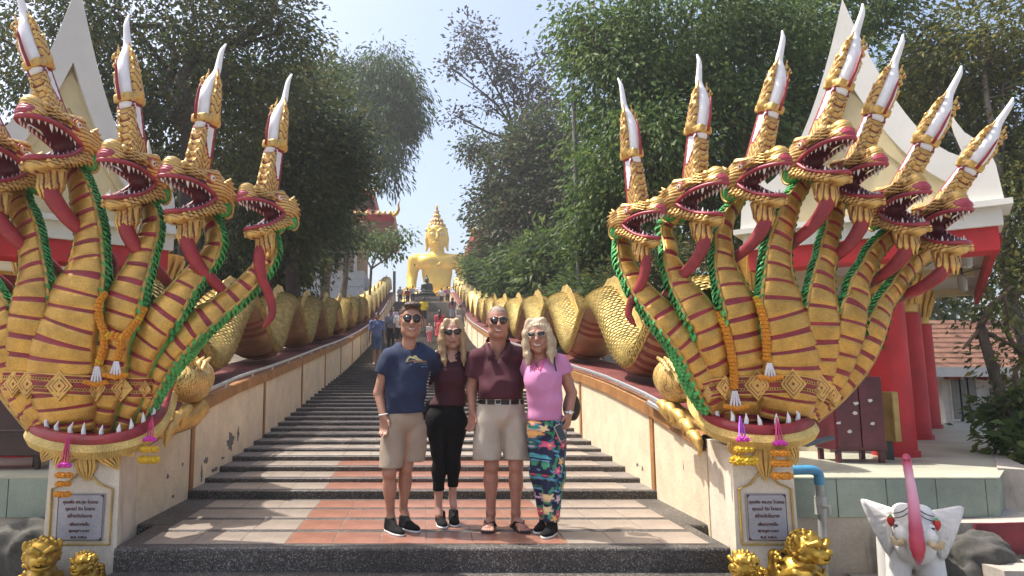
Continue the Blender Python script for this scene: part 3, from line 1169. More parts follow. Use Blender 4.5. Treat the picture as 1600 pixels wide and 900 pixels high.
def small_head_meshes():
    H = {}
    mb = MB()
    mb.tube([Vector(p) for p in UPL], 0.0165, 7)
    mb.tube([Vector(p) for p in LWL], 0.0165, 7)
    H['lip'] = mb.mesh('lip', True)
    H['lip'].materials.append(LIP)
    mb = MB()
    mb.tube([Vector((0, 0, 0)), Vector((.003, 0, .5)), Vector((0, 0, 1))], [.2, .155, .02], 6)
    me = mb.mesh('tooth', True)
    me.materials.append(TOOTH)
    H['tooth'] = []
    for path, dz in ((UPL, -1), (LWL, 1)):
        P, S = resample(path, 0.0385)
        for i in range(2, len(P) - 2):
            p = Vector(P[i])
            big = 1.5 if i in (7, len(P) - 8) else random.uniform(.75, 1.15)
            inw = Vector((-.012, -.012 * (1 if p.y > 0.02 else -1 if p.y < -.02 else 0), 0))
            H['tooth'].append((p + inw, dz, .044 * big * (0.8 if dz > 0 else 1)))
    H['tooth_mesh'] = me
    for y in (-1, 1):
        mb = MB()
        M_ = Matrix.Rotation(y * -PI / 2, 3, 'X') @ Matrix.Identity(3)
        c = (.035, y * .103, .128)
        mb.lathe([(.043, 0), (.043, .012), (.030, .018)], c, 14, 0, M_)
        mb.lathe([(.032, .010), (.030, .022), (.0, .023)], c, 14, 1, M_)
        mb.lathe([(.021, .020), (.019, .028), (.0, .029)], c, 14, 2, M_)
        mb.lathe([(.010, .026), (.008, .033), (.0, .034)], c, 10, 0, M_)
        H['eye%d' % y] = mb.mesh('eye', False)
        for m_ in (LIP, GOLD, TOOTH): H['eye%d' % y].materials.append(m_)
    # crown: lower panel, belt, flame plates and back crest
    s = SDF((-.17, -.12, -.16), (.17, .12, .72), 0.007)
    for j in range(8):
        z = -.10 + j * .055
        s.box((-.012 - .002 * j, 0, z), (.088 - .004 * j, .052 - .001 * j, .034), None, .012, .006)
        s.ell((-.098 + .0035 * j, 0, z), (.030, .036, .034), None, k=.008)
        for y in (-1, 1):
            s.path([(.095 - .008 * j, y * .04, z - .05), (.060 - .006 * j, y * .060, z), (.005, y * .058, z + .06)], [.018, .015, .003], k=.004)
    s.box((-.02, 0, .335), (.083, .066, .024), None, .012, .004)
    for j in range(10):
        a = 2 * PI * j / 10
        s.ell((-.02 + .083 * math.cos(a), .064 * math.sin(a), .335), (.018, .018, .020), None, k=.003)
    for y in (-1, 1):
        s.path([(-.035, y * .052, .36), (-.02, y * .060, .46), (-.028, y * .054, .54), (-.012, y * .044, .645)], [.046, .040, .028, .004], k=.006)
        s.ell((-.02, y * .098, .475), (.014, .012, .014), None, k=.002)
        for j in range(5):
            s.path([(-.05, y * .062, .37 + j * .045), (.008, y * .078, .395 + j * .045), (-.005, y * .06, .43 + j * .045)], [.010, .012, .003], k=.003)
    s.path([(-.085, 0, .34), (-.095, 0, .46), (-.082, 0, .54)], [.032, .030, .012], k=.008)

    s.field(lambda D, X, Y, Z: np.maximum(D, -.015 - Z))

    def gr2(x, z):
        return np.sin(2 * PI * (z * .75 - np.abs(x + .02) * 1.1) / .030)
    s.field(lambda D, X, Y, Z: D + .004 * np.maximum(0, gr2(X, Z)) * (Z < .30) * (X > -.06) + .004 * np.maximum(0, gr2(X, Z)) * (Z > .37))

    def mf(x, y, z):
        m = np.zeros(len(x), dtype=np.int32)
        m[(gr2(x, z) > .72) & ((z < .30) | (z > .37)) & (x > -.06)] = 4
        pan = (np.abs(y) > .040) & (x > -.062 + .00 * z) & (x < .03 - (0.30 - z) * .5) & (z > .14) & (z < .30)
        m[pan] = 1
        edge = (x < -.066) & (x > -.092) & (z < .31) & (np.abs(y) > .022)
        m[edge] = 2
        m[(x < -.10) & (z > .37)] = 3
        bord = (np.abs(y) > .040) & ~pan & (x > -.078) & (x < .044 - (0.30 - z) * .5) & (z > .125) & (z < .312)
        m[bord] = 2
        return m
    H['crest'] = s.mesh('crest', mf)
    for m_ in (GOLDC, HORN, MAROON, RED, MATS['groove_red']): H['crest'].materials.append(m_)
    mb = MB()
    hp = crom([(0.012, 0, .34, .050), (.022, 0, .46, .056), (.024, 0, .55, .054), (-.004, 0, .66, .043), (-.048, 0, .76, .031), (-.056, 0, .84, .025), (-.064, 0, .92, .020), (-.092, 0, .985, .008)], 5)
    mb.tube([Vector(p[:3]) for p in hp], [p[3] for p in hp], 12, flat=0.75)
    H['horn'] = mb.mesh('horn', True)
    H['horn'].materials.append(HORN)
    mb = MB()
    for sx in (-1, 1):
        mb.tube([(.015 + sx * .062, 0, .36), (.02 + sx * .068, 0, .46), (.018 + sx * .063, 0, .56), (.02 + sx * .030, 0, .60) if 0 else (.016 + sx * .06, 0, .60)], [.012, .011, .009, .003], 6)
    H['horn_edge'] = mb.mesh('horn_edge', True)
    H['horn_edge'].materials.append(MAROON)
    for y in (-1, 1):
        mb = MB()
        tp = crom([(0, 0, 0, .054), (-.01, y * .01, -.09, .052), (-.09, y * .05, -.21, .043), (-.245, y * .10, -.32, .036), (-.32, y * .13, -.41, .033), (-.32, y * .13, -.48, .028), (-.30, y * .13, -.54, .005)], 5)
        mb.tube([Vector(p[:3]) for p in tp], [p[3] for p in tp], 10)
        H['barbel%d' % y] = mb.mesh('barbel', True)
        H['barbel%d' % y].materials.append(MAROON)
    # green throat with a gilt collar
    mb = MB()
    for y in (-1, 1):
        mb.lathe([(.075, -.01), (.070, .02), (.045, .04), (0, .046)], (-.105, y * .062, -.075), 12, 0, Matrix.Rotation(-y * PI / 2, 3, 'X'))
        mb.tube([Vector((-.105 + .078 * math.cos(a), y * .085, -.075 + .078 * math.sin(a))) for a in np.linspace(-.3, PI * 2 - 1.4, 16)], .011, 6, 1)
    H['throat'] = mb.mesh('throat', True)
    H['throat'].materials.append(GREEN)
    H['throat'].materials.append(RIM)
    return H


HEAD = head_mesh()
HS = small_head_meshes()


def place_head(parent, corner, scale, vyaw, sgn, lean, broll=0.0, tip=None):
    """corner: where the jaws meet; vyaw: how far it is turned from the viewer; sgn: +1 faces right"""
    toc = (CAMV - corner)
    az = math.atan2(toc.x, -toc.y)                       # bearing of the viewer seen from the head
    yaw = az + sgn * vyaw
    f = Vector((math.sin(yaw), -math.cos(yaw), 0))
    yv = Vector((0, 0, 1)).cross(f)
    Rm = Matrix((f, yv, Vector((0, 0, 1)))).transposed().to_4x4()
    Rc = Rm.copy()
    Rm = Rm @ Matrix.Rotation(R(11 + random.uniform(-3, 3)), 4, 'Y') @ Matrix.Rotation(R(random.uniform(-4, 4)), 4, 'X')
    scale *= .93 * random.uniform(.98, 1.02)
    M = Matrix.Translation(corner) @ Rm @ Matrix.Scale(scale, 4)
    h = bpy.data.objects.new('head', HEAD)
    COL.objects.link(h)
    h.matrix_world = M
    h.location, h.rotation_euler, h.scale = corner, Rm.to_euler(), (scale,) * 3
    adopt(h, parent)
    near = -sgn
    for key in ('lip', 'eye1', 'eye-1', 'throat'):
        o = bpy.data.objects.new(key.split('-')[0].rstrip('1') if key[0] in 'e' else key.rstrip('1').rstrip('-'), HS[key])
        COL.objects.link(o)
        o.parent = h
    for p, dz, L_ in HS['tooth']:
        o = bpy.data.objects.new('tooth', HS['tooth_mesh'])
        COL.objects.link(o)
        o.location = p
        o.scale = (L_, L_, L_ * dz)
        o.parent = h
    tz = Vector((toc.x, toc.y, 0)).normalized()
    piv = corner + Rm.to_3x3() @ Vector((.085, 0, .14)) * scale
    cs = scale * 1.05
    if tip is not None:
        p0 = pxy(piv)
        a_ = pxy(piv + Rc.to_3x3() @ Vector((-.092, 0, .985))) - p0
        b_ = Vector(tip) - p0
        cs = b_.length / a_.length
        lean = math.atan2(b_.x, -b_.y) - math.atan2(a_.x, -a_.y)
    L = Matrix.Rotation(lean, 4, -tz)
    for key in ('crest', 'horn', 'horn_edge'):
        o = bpy.data.objects.new(key, HS[key])
        COL.objects.link(o)
        rm = (L @ Rc)
        wd_ = min(1.22, max(.95, cs / scale)) * scale
        o.location, o.rotation_euler, o.scale = piv, rm.to_euler(), (.5 * wd_ + .5 * scale, .5 * wd_ + .5 * scale, cs * (1.2 if key == 'crest' else 1.06 if key == 'horn_edge' else 1.0))
        adopt(o, h)
    o = bpy.data.objects.new('barbel', HS['barbel%d' % near])
    COL.objects.link(o)
    piv = corner + Rm.to_3x3() @ Vector((.205, 0, -.25)) * scale
    rm = Matrix.Rotation(R(15), 4, tz.cross(Vector((0, 0, 1)))) @ Matrix.Rotation(broll, 4, tz) @ Rm
    o.location, o.rotation_euler, o.scale = piv, rm.to_euler(), (scale, scale, scale * 1.15)
    adopt(o, h)
    return h


RN = [  # right naga: rows from the head down (pixel, pixel, half width) read off the photograph
    [(975, 366, 9), (976, 388, 12), (979, 410, 12), (989, 430, 14), (998, 447, 15), (1013, 465, 17), (1033, 487, 19), (1052, 508, 20), (1073, 530, 22), (1090, 552, 23), (1103, 575, 24), (1115, 598, 23), (1128, 625, 19), (1142, 652, 13)],
    [(1042, 355, 9), (1046, 378, 10), (1048, 390, 10.5), (1049, 406, 12), (1059, 430, 15.5), (1066, 447, 17), (1082, 470, 20.5), (1093, 488, 22), (1105, 510, 22), (1114, 534, 23), (1122, 558, 22), (1131, 582, 20), (1139, 610, 17), (1148, 652, 13)],
    [(1150, 322, 9), (1140, 337, 10), (1134, 352, 11), (1130, 370, 12.5), (1131, 389, 13.5), (1132, 408, 15), (1138, 430, 18), (1146, 452, 20.5), (1153, 473, 21), (1161, 500, 23), (1167, 526, 23), (1172, 554, 24), (1174, 578, 24), (1173, 610, 22), (1170, 655, 16)],
    [(1262, 278, 9), (1254, 292, 10), (1242, 310, 11.5), (1233, 330, 14), (1226, 350, 15.5), (1220, 372, 17), (1217, 394, 18), (1216, 414, 19.5), (1217, 436, 21), (1220, 457, 26), (1221, 479, 28), (1227, 502, 31), (1233, 528, 33), (1237, 560, 34), (1235, 590, 35), (1229, 620, 33), (1220, 655, 26)],
    [(1312, 312, 10), (1305, 335, 11.5), (1301, 360, 11), (1296, 380, 12), (1293, 403, 13.5), (1288, 423, 14.5), (1286, 443, 16.5), (1285, 464, 19), (1284, 486, 21), (1284, 510, 23), (1283, 532, 22), (1282, 562, 20), (1274, 600, 17), (1252, 650, 12)],
    [(1402, 357, 9), (1390, 371, 10), (1378, 383, 11), (1367, 397, 11), (1358, 415, 11.5), (1349, 430, 12), (1343, 445, 13.5), (1341, 464, 15), (1335, 482, 17), (1331, 504, 18.5), (1325, 530, 18.5), (1318, 550, 17.5), (1311, 575, 15), (1297, 605, 12), (1265, 650, 9)],
    [(1456, 390, 10), (1438, 405, 11.5), (1426, 416, 11.5), (1411, 435, 11), (1401, 451, 11), (1391, 464, 11), (1383, 477, 11.5), (1377, 492, 12.5), (1370, 508, 13.5), (1364, 525, 13.5), (1356, 545, 13), (1345, 565, 12.5), (1328, 590, 11.5), (1302, 620, 10), (1270, 650, 8)]]
RH = [  # corner of the jaws, scale, turn, lean of the crown
    ((985, 352), 0.90, 47, -6, 30), ((1071, 319), 1.03, 49, 3, 8), ((1168, 287), 1.06, 47, 9, 2), ((1265, 256), 1.13, 42, 17, 0), ((1322, 289), 1.08, 38, 15, 0), ((1393, 330), 1.08, 34, 19, -14), ((1454, 360), 1.12, 34, 25, -24)]
RB = [-.62, -.42, -.2, .08, .42, .66, .86]
LN_ = [
    [(420, 352, 9), (421, 382, 11.5), (419, 398, 12.5), (407, 419, 13.5), (389, 440, 14.5), (368, 460, 15.5), (344, 478, 16), (320, 496, 18), (296, 513, 20), (277, 531, 21), (256, 554, 20), (240, 583, 17), (225, 620, 13), (205, 672, 10)],
    [(318, 330, 10), (325, 345, 11), (332, 361, 12), (334, 380, 13), (325, 402, 14.5), (307, 425, 16), (289, 446, 17), (272, 470, 20), (256, 492, 23), (240, 515, 24), (222, 544, 23), (211, 576, 20), (202, 615, 17), (188, 672, 12)],
    [(216, 292, 10), (222, 306, 11), (228, 321, 11.5), (235, 340, 13), (233, 364, 15), (225, 388, 16.5), (216, 415, 18), (204, 442, 21), (192, 473, 25), (182, 503, 26), (171, 535, 27), (165, 572, 27), (160, 615, 23), (152, 672, 16)],
    [(106, 262, 13), (115, 275, 14.5), (122, 289, 15.5), (128, 311, 18), (134, 338, 19.5), (138, 367, 20.5), (136, 398, 23), (131, 428, 28), (120, 462, 35), (112, 498, 38), (100, 538, 42), (97, 578, 43), (103, 620, 38), (112, 672, 28)],
    [(20, 292, 13), (24, 306, 15), (27, 320, 16), (36, 340, 16), (44, 365, 16), (48, 393, 17), (50, 416, 18), (50, 443, 21), (48, 470, 24), (44, 497, 25), (38, 536, 23), (36, 578, 20), (48, 620, 16), (75, 672, 12)],
    [(-64, 322, 11), (-60, 340, 12), (-52, 380, 13), (-38, 420, 14), (-20, 455, 16), (-6, 485, 18), (3, 515, 18), (8, 550, 17), (16, 590, 15), (34, 628, 13), (66, 672, 10)],
    [(-160, 352, 11), (-148, 370, 12), (-122, 410, 12), (-88, 450, 13), (-54, 490, 14), (-28, 530, 14), (-8, 570, 13), (14, 610, 12), (56, 668, 9)]]
LH = [((430, 336), 1.0, 44, 8, -38), ((321, 310), 1.17, 46, 2, -8), ((224, 286), 1.24, 40, -5, -4), ((106, 232), 1.36, 39, -14, 2), ((20, 268), 1.30, 40, -17, 6), ((-66, 306), 1.2, 40, -19, 10), ((-160, 340), 1.2, 40, -24, 10)]
LB = [.66, .42, .18, -.12, -.42, -.64, -.84]


tips = {(985, 352): (963, 122), (1071, 319): (1085, 88), (1168, 287): (1211, 56), (1265, 256): (1328, 20), (1322, 289): (1388, 68), (1393, 330): (1472, 118), (1454, 360): (1546, 167),
        (430, 336): (456, 115), (321, 310): (352, 66), (224, 286): (206, 27), (106, 232): (45, -12), (20, 268): (-60, 40)}


def naga(sgn, rows, heads, bow, label, yb):
    cx = at(1195 if sgn > 0 else 150, 680, yb)
    e = empty('naga_statue', (cx.x, yb, PEDZ), label, 'naga statue', 'seven-headed naga statues')
    store = []
    for rr, hd, b in zip(rows, heads, bow):
        n = len(rr)
        P = []
        hy = yb - 0.12 + 0.06 * abs(b)
        # top of the neck leads into the head
        for j, (px, py, hw) in enumerate(reversed(rr)):
            t = j / (n - 1)
            base = yb - 0.30 * math.sqrt(max(0, 1 - b * b)) * math.sin(min(1, 0.35 + t * 1.6) * PI / 2)
            if t > .45: base = base * (1 - (t - .45) / .55) + (hy + 0.13) * ((t - .45) / .55)
            q = at(px, py, base)
            P.append((q.x, q.y, q.z, hw * pm(base, q.z) / math.cos(R(29)) * (1.0 + 0.42 * max(0, 1 - t / .6))))
        c = at(*hd[0], hy)
        bk = (c - Vector(P[-1][:3]))
        q = Vector(P[-1][:3]) + bk * 0.75 + Vector((0, 0.03, 0))
        P.append((q.x, q.y, q.z, P[-1][3] * .95))
        neck(e, P, R(40), store, sgn, ctr=at(1195 if sgn > 0 else 135, 715 if sgn > 0 else 730, yb - .05), merge=.82 if sgn > 0 else .98, outer=(-1 if rr is rows[0] else 1 if rr is rows[-1] else 0) * sgn)
        place_head(e, c, hd[1], R(hd[2]), sgn, R(hd[3]), R(hd[4]), tips.get(hd[0]))
    VV = np.concatenate([s_[0] for s_ in store])
    off = 0
    FF = []
    for V_, F_ in store:
        FF.append(F_ + off)
        off += len(V_)
    bvh = BVHTree.FromPolygons([tuple(v) for v in VV], [tuple(int(i) for i in f) for f in np.concatenate(FF)])
    NECKBVH[sgn] = bvh
    return e, bvh


def cast(bvh, px, py, lift=0.01, default=5.4):
    d = (at(px, py, 10) - CAMV).normalized()
    h = bvh.ray_cast(CAMV, d)
    if h[0] is None: return at(px, py, default)
    return h[0] - d * lift


YB = 5.62
NR, BVR = naga(1, RN, RH, RB, 'golden seven-headed naga rearing beside the red-columned temple, all seven heads in view', YB)
NL, BVL = naga(-1, LN_, LH, LB, 'golden many-headed naga beside the grinning gold lion pair, its outer heads cut off', YB)


# ---- belts with diamond plates on the bowls
def belt(parent, bvh, line, half, diamonds):
    """line: pixel polyline of the belt centre; half: half height; diamonds: (px,py,rx,ry)"""
    Lp = crom(line, 8)
    mb = MB()
    V = []
    K = 5
    for (x, y) in Lp:
        for k in range(K):
            V.append(cast(bvh, x, y + half * (2 * k / (K - 1) - 1), .006))
    n = len(Lp)
    Fs = [(i * K + k, i * K + k + 1, (i + 1) * K + k + 1, (i + 1) * K + k) for i in range(n - 1) for k in range(K - 1)]
    mb.add(V, Fs, 0)
    for sg in (-1, 1):
        mb.tube([cast(bvh, x, y + sg * half, .008) for x, y in Lp], .006, 5, 1)
        for i in range(0, n - 1):
            x, y = (Lp[i] + Lp[i + 1]) / 2
            c = cast(bvh, x, y + sg * half * .45, .012)
            r = .011
            mb.tube([c + Vector((r * math.cos(a), 0, r * math.sin(a))) for a in np.linspace(0, 2 * PI, 9)], .0032, 4, 1, cap=False)
    sm(mb.build('belt', [MAROON, GOLDC], parent, True))
    for (px, py, rx, ry) in diamonds:
        mb = MB()
        for sc, lift, m in ((1, .022, 1), (.80, .024, 0), (.73, .027, 1), (.52, .029, 0), (.45, .032, 1), (.12, .036, 0)):
            c = cast(bvh, px, py, lift)
            ring = [(px + rx * sc, py), (px, py + ry * sc), (px - rx * sc, py), (px, py - ry * sc)]
            pts = []
            for a in range(4):
                for t in (0, .34, .67):
                    x = ring[a][0] * (1 - t) + ring[(a + 1) % 4][0] * t
                    y = ring[a][1] * (1 - t) + ring[(a + 1) % 4][1] * t
                    q = cast(bvh, x, y, lift)
                    q.y = q.y * .6 + c.y * .4
                    pts.append(q)
            nn = len(pts)
            b = [p + Vector((0, .03 if sc == 1 else .003, 0)) for p in pts]
            mb.add([c] + pts + b, [(0, 1 + (i + 1) % nn, 1 + i) for i in range(nn)] + [(1 + i, 1 + (i + 1) % nn, 1 + nn + (i + 1) % nn, 1 + nn + i) for i in range(nn)], m)
        mb.build('diamond_plate', [MAROON, GOLDC], parent, True)


belt(NR, BVR, [(1098, 612), (1120, 606), (1150, 603), (1185, 602), (1215, 601), (1250, 601), (1280, 608), (1305, 619)], 14,
     [(1134, 606, 15, 20), (1184, 602, 21, 25), (1240, 600, 20, 24), (1284, 606, 16, 22), (1303, 618, 10, 18), (1106, 615, 7, 14)])
belt(NL, BVL, [(4, 596), (30, 596), (60, 598), (100, 601), (140, 603), (175, 604), (210, 606), (238, 606)], 15,
     [(20, 600, 14, 22), (42, 600, 16, 24), (92, 603, 21, 24), (150, 606, 15, 22), (190, 607, 18, 21), (226, 608, 10, 14)])


# ---- the jaws the nagas rise from
def jaw(sgn, px, parent, nteeth):
    P = [at(*q) for q in px]
    Pc = crom([tuple(p) for p in P], 8)
    cx = sum((p for p in P), Vector()) / len(P)
    mb = MB()
    mb.tube([Vector(p) + Vector((0, -.012, -.004)) for p in Pc], .050, 9)
    # inner maroon floor
    up = [Vector(p) + Vector((0, 0, .005)) for p in Pc]
    inn = [p + (Vector((cx.x, 5.7, p.z)) - p) * .55 + Vector((0, 0, .05)) for p in up]
    n = len(up)
    mb.add(up + inn, [(i, i + 1, n + i + 1, n + i) for i in range(n - 1)])
    sm(mb.build('lower_lip', MAROON, parent, True))
    mb = MB()
    out = [Vector(p) + (Vector(p) - Vector((cx.x, 5.75, p[2]))).normalized() * .02 + Vector((0, 0, -.075)) for p in Pc]
    mb.tube(out, .055, 10)
    for i in range(0, n - 1):
        for t in (0, .34, .67):
            q = out[i] * (1 - t) + out[min(n - 1, i + 1)] * t
            d = (out[min(n - 1, i + 1)] - out[max(0, i - 1)]).normalized()
            nrm = (q - Vector((cx.x, 5.75, q.z))).normalized()
            mb.tube([q + nrm * .03 + Vector((0, 0, .048)), q + nrm * .058 + Vector((0, 0, .0)), q + nrm * .03 + Vector((0, 0, -.048))], .009, 5)
    # underside
    low = [p + Vector((0, 0, -.04)) for p in out]
    cen = [Vector((cx.x + (p.x - cx.x) * .25, 5.6, p.z - .03)) for p in low]
    mb.add(low + cen, [(i, i + 1, n + i + 1, n + i) for i in range(n - 1)])
    sm(mb.build('lower_jaw', GOLDP, parent, True))
    for k in range(nteeth):
        t = 0.10 + 0.86 * k / (nteeth - 1)
        p = Vector(Pc[int(t * (n - 1))])
        inward = (Vector((cx.x, 5.7, p.z)) - p).normalized()
        b = p + inward * .015 + Vector((0, 0, .030))
        mb = MB()
        L = random.uniform(.078, .10)
        mb.tube([b, b + inward * -.006 + Vector((random.uniform(-.006, .006), 0, L * .5)), b + inward * .012 + Vector((random.uniform(-.012, .012), 0, L))], [.019, .015, .002], 8)
        sm(mb.build('tooth', TOOTH, parent, True))


RJ = [(1088, 606, 5.95), (1095, 632, 5.72), (1113, 655, 5.45), (1150, 669, 5.26), (1195, 674, 5.2), (1235, 670, 5.25), (1256, 661, 5.42), (1262, 654, 5.75)]
LJ = [(262, 606, 5.95), (254, 634, 5.72), (240, 658, 5.45), (205, 680, 5.26), (150, 689, 5.2), (95, 684, 5.25), (64, 673, 5.42), (54, 664, 5.75)]
jaw(1, RJ, NR, 12)
jaw(-1, LJ, NL, 14)


# ---- carved gilt leaves under the jaws
def leaf(parent, base, tip, w_, bend, name='carved_leaf'):
    """curled relief leaf in the plane of the plinth front, from base to tip"""
    b, t = Vector(base), Vector(tip)
    d = t - b
    sd = Vector((d.z, 0, -d.x)).normalized()
    mb = MB()
    n = 9
    for r in (-1.0, -.55, 0, .55, 1.0):
        pts, rad = [], []
        for i in range(n):
            u = i / (n - 1)
            prof = math.sin(PI * min(1, u * .9 + .1)) ** .7 * (1 - u * .35)
            pts.append(b + d * u + sd * (r * w_ * prof + bend * math.sin(PI * u * .8)) + Vector((0, -.016 - .012 * (1 - abs(r)) * (1 - u), 0)))
            rad.append(max(.002, w_ * .36 * prof * (1 - u * .5)))
        mb.tube(pts, rad, 6)
    return sm(mb.build(name, GOLDC, parent, True))


yl = 5.235
for px0, py0, px1, py1, wd, bd in ((1192, 690, 1196, 752, .075, .0), (1160, 688, 1150, 728, .05, .015), (1225, 686, 1240, 728, .055, -.015), (1140, 690, 1147, 712, .03, 0.01)):
    leaf(NR, at(px0, py0, yl), at(px1, py1, yl), wd, bd)
for px0, py0, px1, py1, wd, bd in ((135, 708, 138, 752, .075, .0), (156, 704, 184, 736, .065, -.03), (114, 704, 92, 735, .065, .03), (184, 698, 208, 716, .055, -.03), (88, 702, 70, 724, .05, .03), (205, 690, 206, 712, .03, .0)):
    leaf(NL, at(px0, py0, yl), at(px1, py1, yl), wd, bd)
# ------------------------------------------------------------------ undulating serpent bodies on the wall copings
SCALEG = mat('scaled_gold', (0.84, 0.60, 0.19), 0.42, 0.35, 0.26, 11, 0.3, 45, fine=0.3)
BELLY = mat('belly_plate', (0.36, 0.22, 0.11), 0.45, 0.25, 0.2, 3, 0.2, 40)
BX = 2.98


def body_center(y):
    zc = ztop(y) + 0.25 + 0.40 * (1 - math.cos(2 * PI * (y - 9.15) / 3.6))
    if y < 7.4: zc += 0.0
    return zc


def serpent(sd, label):
    e = empty('serpent_balustrade', (sd * BX, 7, ztop(7)), label, 'serpent balustrade', 'golden serpents along the stair walls')
    ys = []
    y = 7.0
    while y < TOPY:
        ys.append(y)
        y += 0.075 if y < 22 else 0.14
    C = np.array([(sd * BX, y, body_center(y)) for y in ys])
    Tn = np.gradient(C, axis=0)
    Tn /= np.linalg.norm(Tn, axis=1)[:, None]
    L = np.concatenate([[0], np.cumsum(np.linalg.norm(np.diff(C, axis=0), axis=1))])
    A, B = 0.40, 0.255           # half width, half thickness
    K = 20
    V, Fs, mi = [], [], []
    for i in range(len(ys)):
        t = Vector(Tn[i])
        up = Vector((1, 0, 0)).cross(t)
        c = Vector(C[i])
        gv = (L[i] % 0.17) / 0.17 < 0.11
        for k in range(K):
            th = 2 * PI * k / K
            x, z = math.cos(th), math.sin(th)
            b = B * (1.0 if z > 0 else 0.80)
            r = 1.0 - (0.02 if z < -.2 and gv else 0)
            V.append(c + Vector((sd * x * A * r, 0, 0)) + up * (z * b * r))
    n = len(ys)
    for i in range(n - 1):
        gv = (L[i] % 0.17) / 0.17 < 0.11 and C[i][1] < 26
        for k in range(K):
            Fs.append((i * K + k, i * K + (k + 1) % K, (i + 1) * K + (k + 1) % K, (i + 1) * K + k))
            under = 11 <= k < 19
            mi.append((2 if gv else 1) if under else 0)
    o = link('body', npmesh('body', np.array([tuple(v) for v in V]), np.array(Fs)[:, ::(-1 if sd > 0 else 1)], mi, True), e, True, [SCALEG, BELLY, MATS['groove_red']])
    # gilt seam between belly and back on the inner side (and outer)
    mb = MB()
    for k in (11, 19):
        mb.tube([V[i * K + k] for i in range(n)], .017, 6)
    sm(mb.build('belly_seam', GOLDP, e, True))
    # overlapping scales, real relief on the nearer half
    sv, sf = [], []
    ds = 0.062
    s_ = 0
    row = 0
    while s_ < L[-1] and True:
        yy = float(np.interp(s_, L, C[:, 1]))
        if yy > 34: break
        c = Vector((sd * BX, yy, float(np.interp(s_, L, C[:, 2]))))
        t = Vector([float(np.interp(s_, L, Tn[:, q])) for q in range(3)]).normalized()
        up = Vector((1, 0, 0)).cross(t)
        nk = 17
        for k in range(nk):
            th = -0.35 + (PI + 0.70) * ((k + (.5 if row % 2 else 0)) / nk)
            x, z = math.cos(th), math.sin(th)
            b = B * (1.0 if z > 0 else 0.8)
            nr = (Vector((sd * x / A, 0, 0)) + up * (z / b)).normalized()
            p = c + Vector((sd * x * A, 0, 0)) + up * (z * b)
            s2 = t.cross(nr).normalized()
            w_ = .043
            ln = .088
            b0 = len(sv)
            sv += [p + s2 * w_ * .8 + t * ln * .4, p - s2 * w_ * .8 + t * ln * .4, p + s2 * w_ - t * .0 + nr * .012, p - s2 * w_ + nr * .012, p - t * ln * .45 + nr * .026, p + nr * .024]
            sf += [(b0, b0 + 1, b0 + 5), (b0, b0 + 5, b0 + 2), (b0 + 1, b0 + 3, b0 + 5), (b0 + 2, b0 + 5, b0 + 4), (b0 + 5, b0 + 3, b0 + 4)]
        s_ += ds if yy < 20 else ds * 1.4
        row += 1
    so = link('scales', npmesh('scales', np.array([tuple(v) for v in sv]), np.array(sf), None, False), e, True, [SCALEG])
    so['kind'] = 'stuff'
    # ribbed dorsal fin, one crest per hump
    yk = 8.25
    while yk < TOPY - 3:
        mb = MB()
        m = 26
        pts = []
        for j in range(m + 1):
            u = j / m
            yy = yk + (u - .5) * 3.4 + 2.7
            if yy > TOPY: break
            t = Vector((0, 1, (body_center(yy + .02) - body_center(yy - .02)) / .04)).normalized()
            up = Vector((1, 0, 0)).cross(t)
            h = .05 + .14 * math.sin(PI * u) ** .75
            b = Vector((sd * BX, yy, body_center(yy))) + up * (B - .03)
            pts.append((b, up, h, t))
        if len(pts) < 4: break
        V2, F2 = [], []
        for j, (b, up, h, t) in enumerate(pts):
            rib = .030 if j % 2 == 0 else .018
            tip = h * (1.06 if j % 2 == 0 else .92)
            for sx in (-1, 1):
                V2 += [b + Vector((sx * (rib + .035), 0, 0)), b + up * h * .55 + Vector((sx * rib, 0, 0)) + t * .04, b + up * tip + Vector((sx * .006, 0, 0)) + t * .09]
        for j in range(len(pts) - 1):
            for sx in (0, 1):
                a0 = j * 6 + sx * 3
                a1 = (j + 1) * 6 + sx * 3
                for q in (0, 1):
                    f = (a0 + q, a1 + q, a1 + q + 1, a0 + q + 1)
                    F2.append(f if sx == 1 else f[::-1])
            F2.append((j * 6 + 2, (j + 1) * 6 + 2, (j + 1) * 6 + 5, j * 6 + 5))
        mb.add(V2, F2)
        mb.build('dorsal_fin', GOLDP, e, True)
        yk += 3.6
    return e


SR = serpent(1, 'undulating gold scaled serpent on the coping behind the pink lady')
SL = serpent(-1, 'undulating gold scaled serpent on the coping above the peeled black patch')


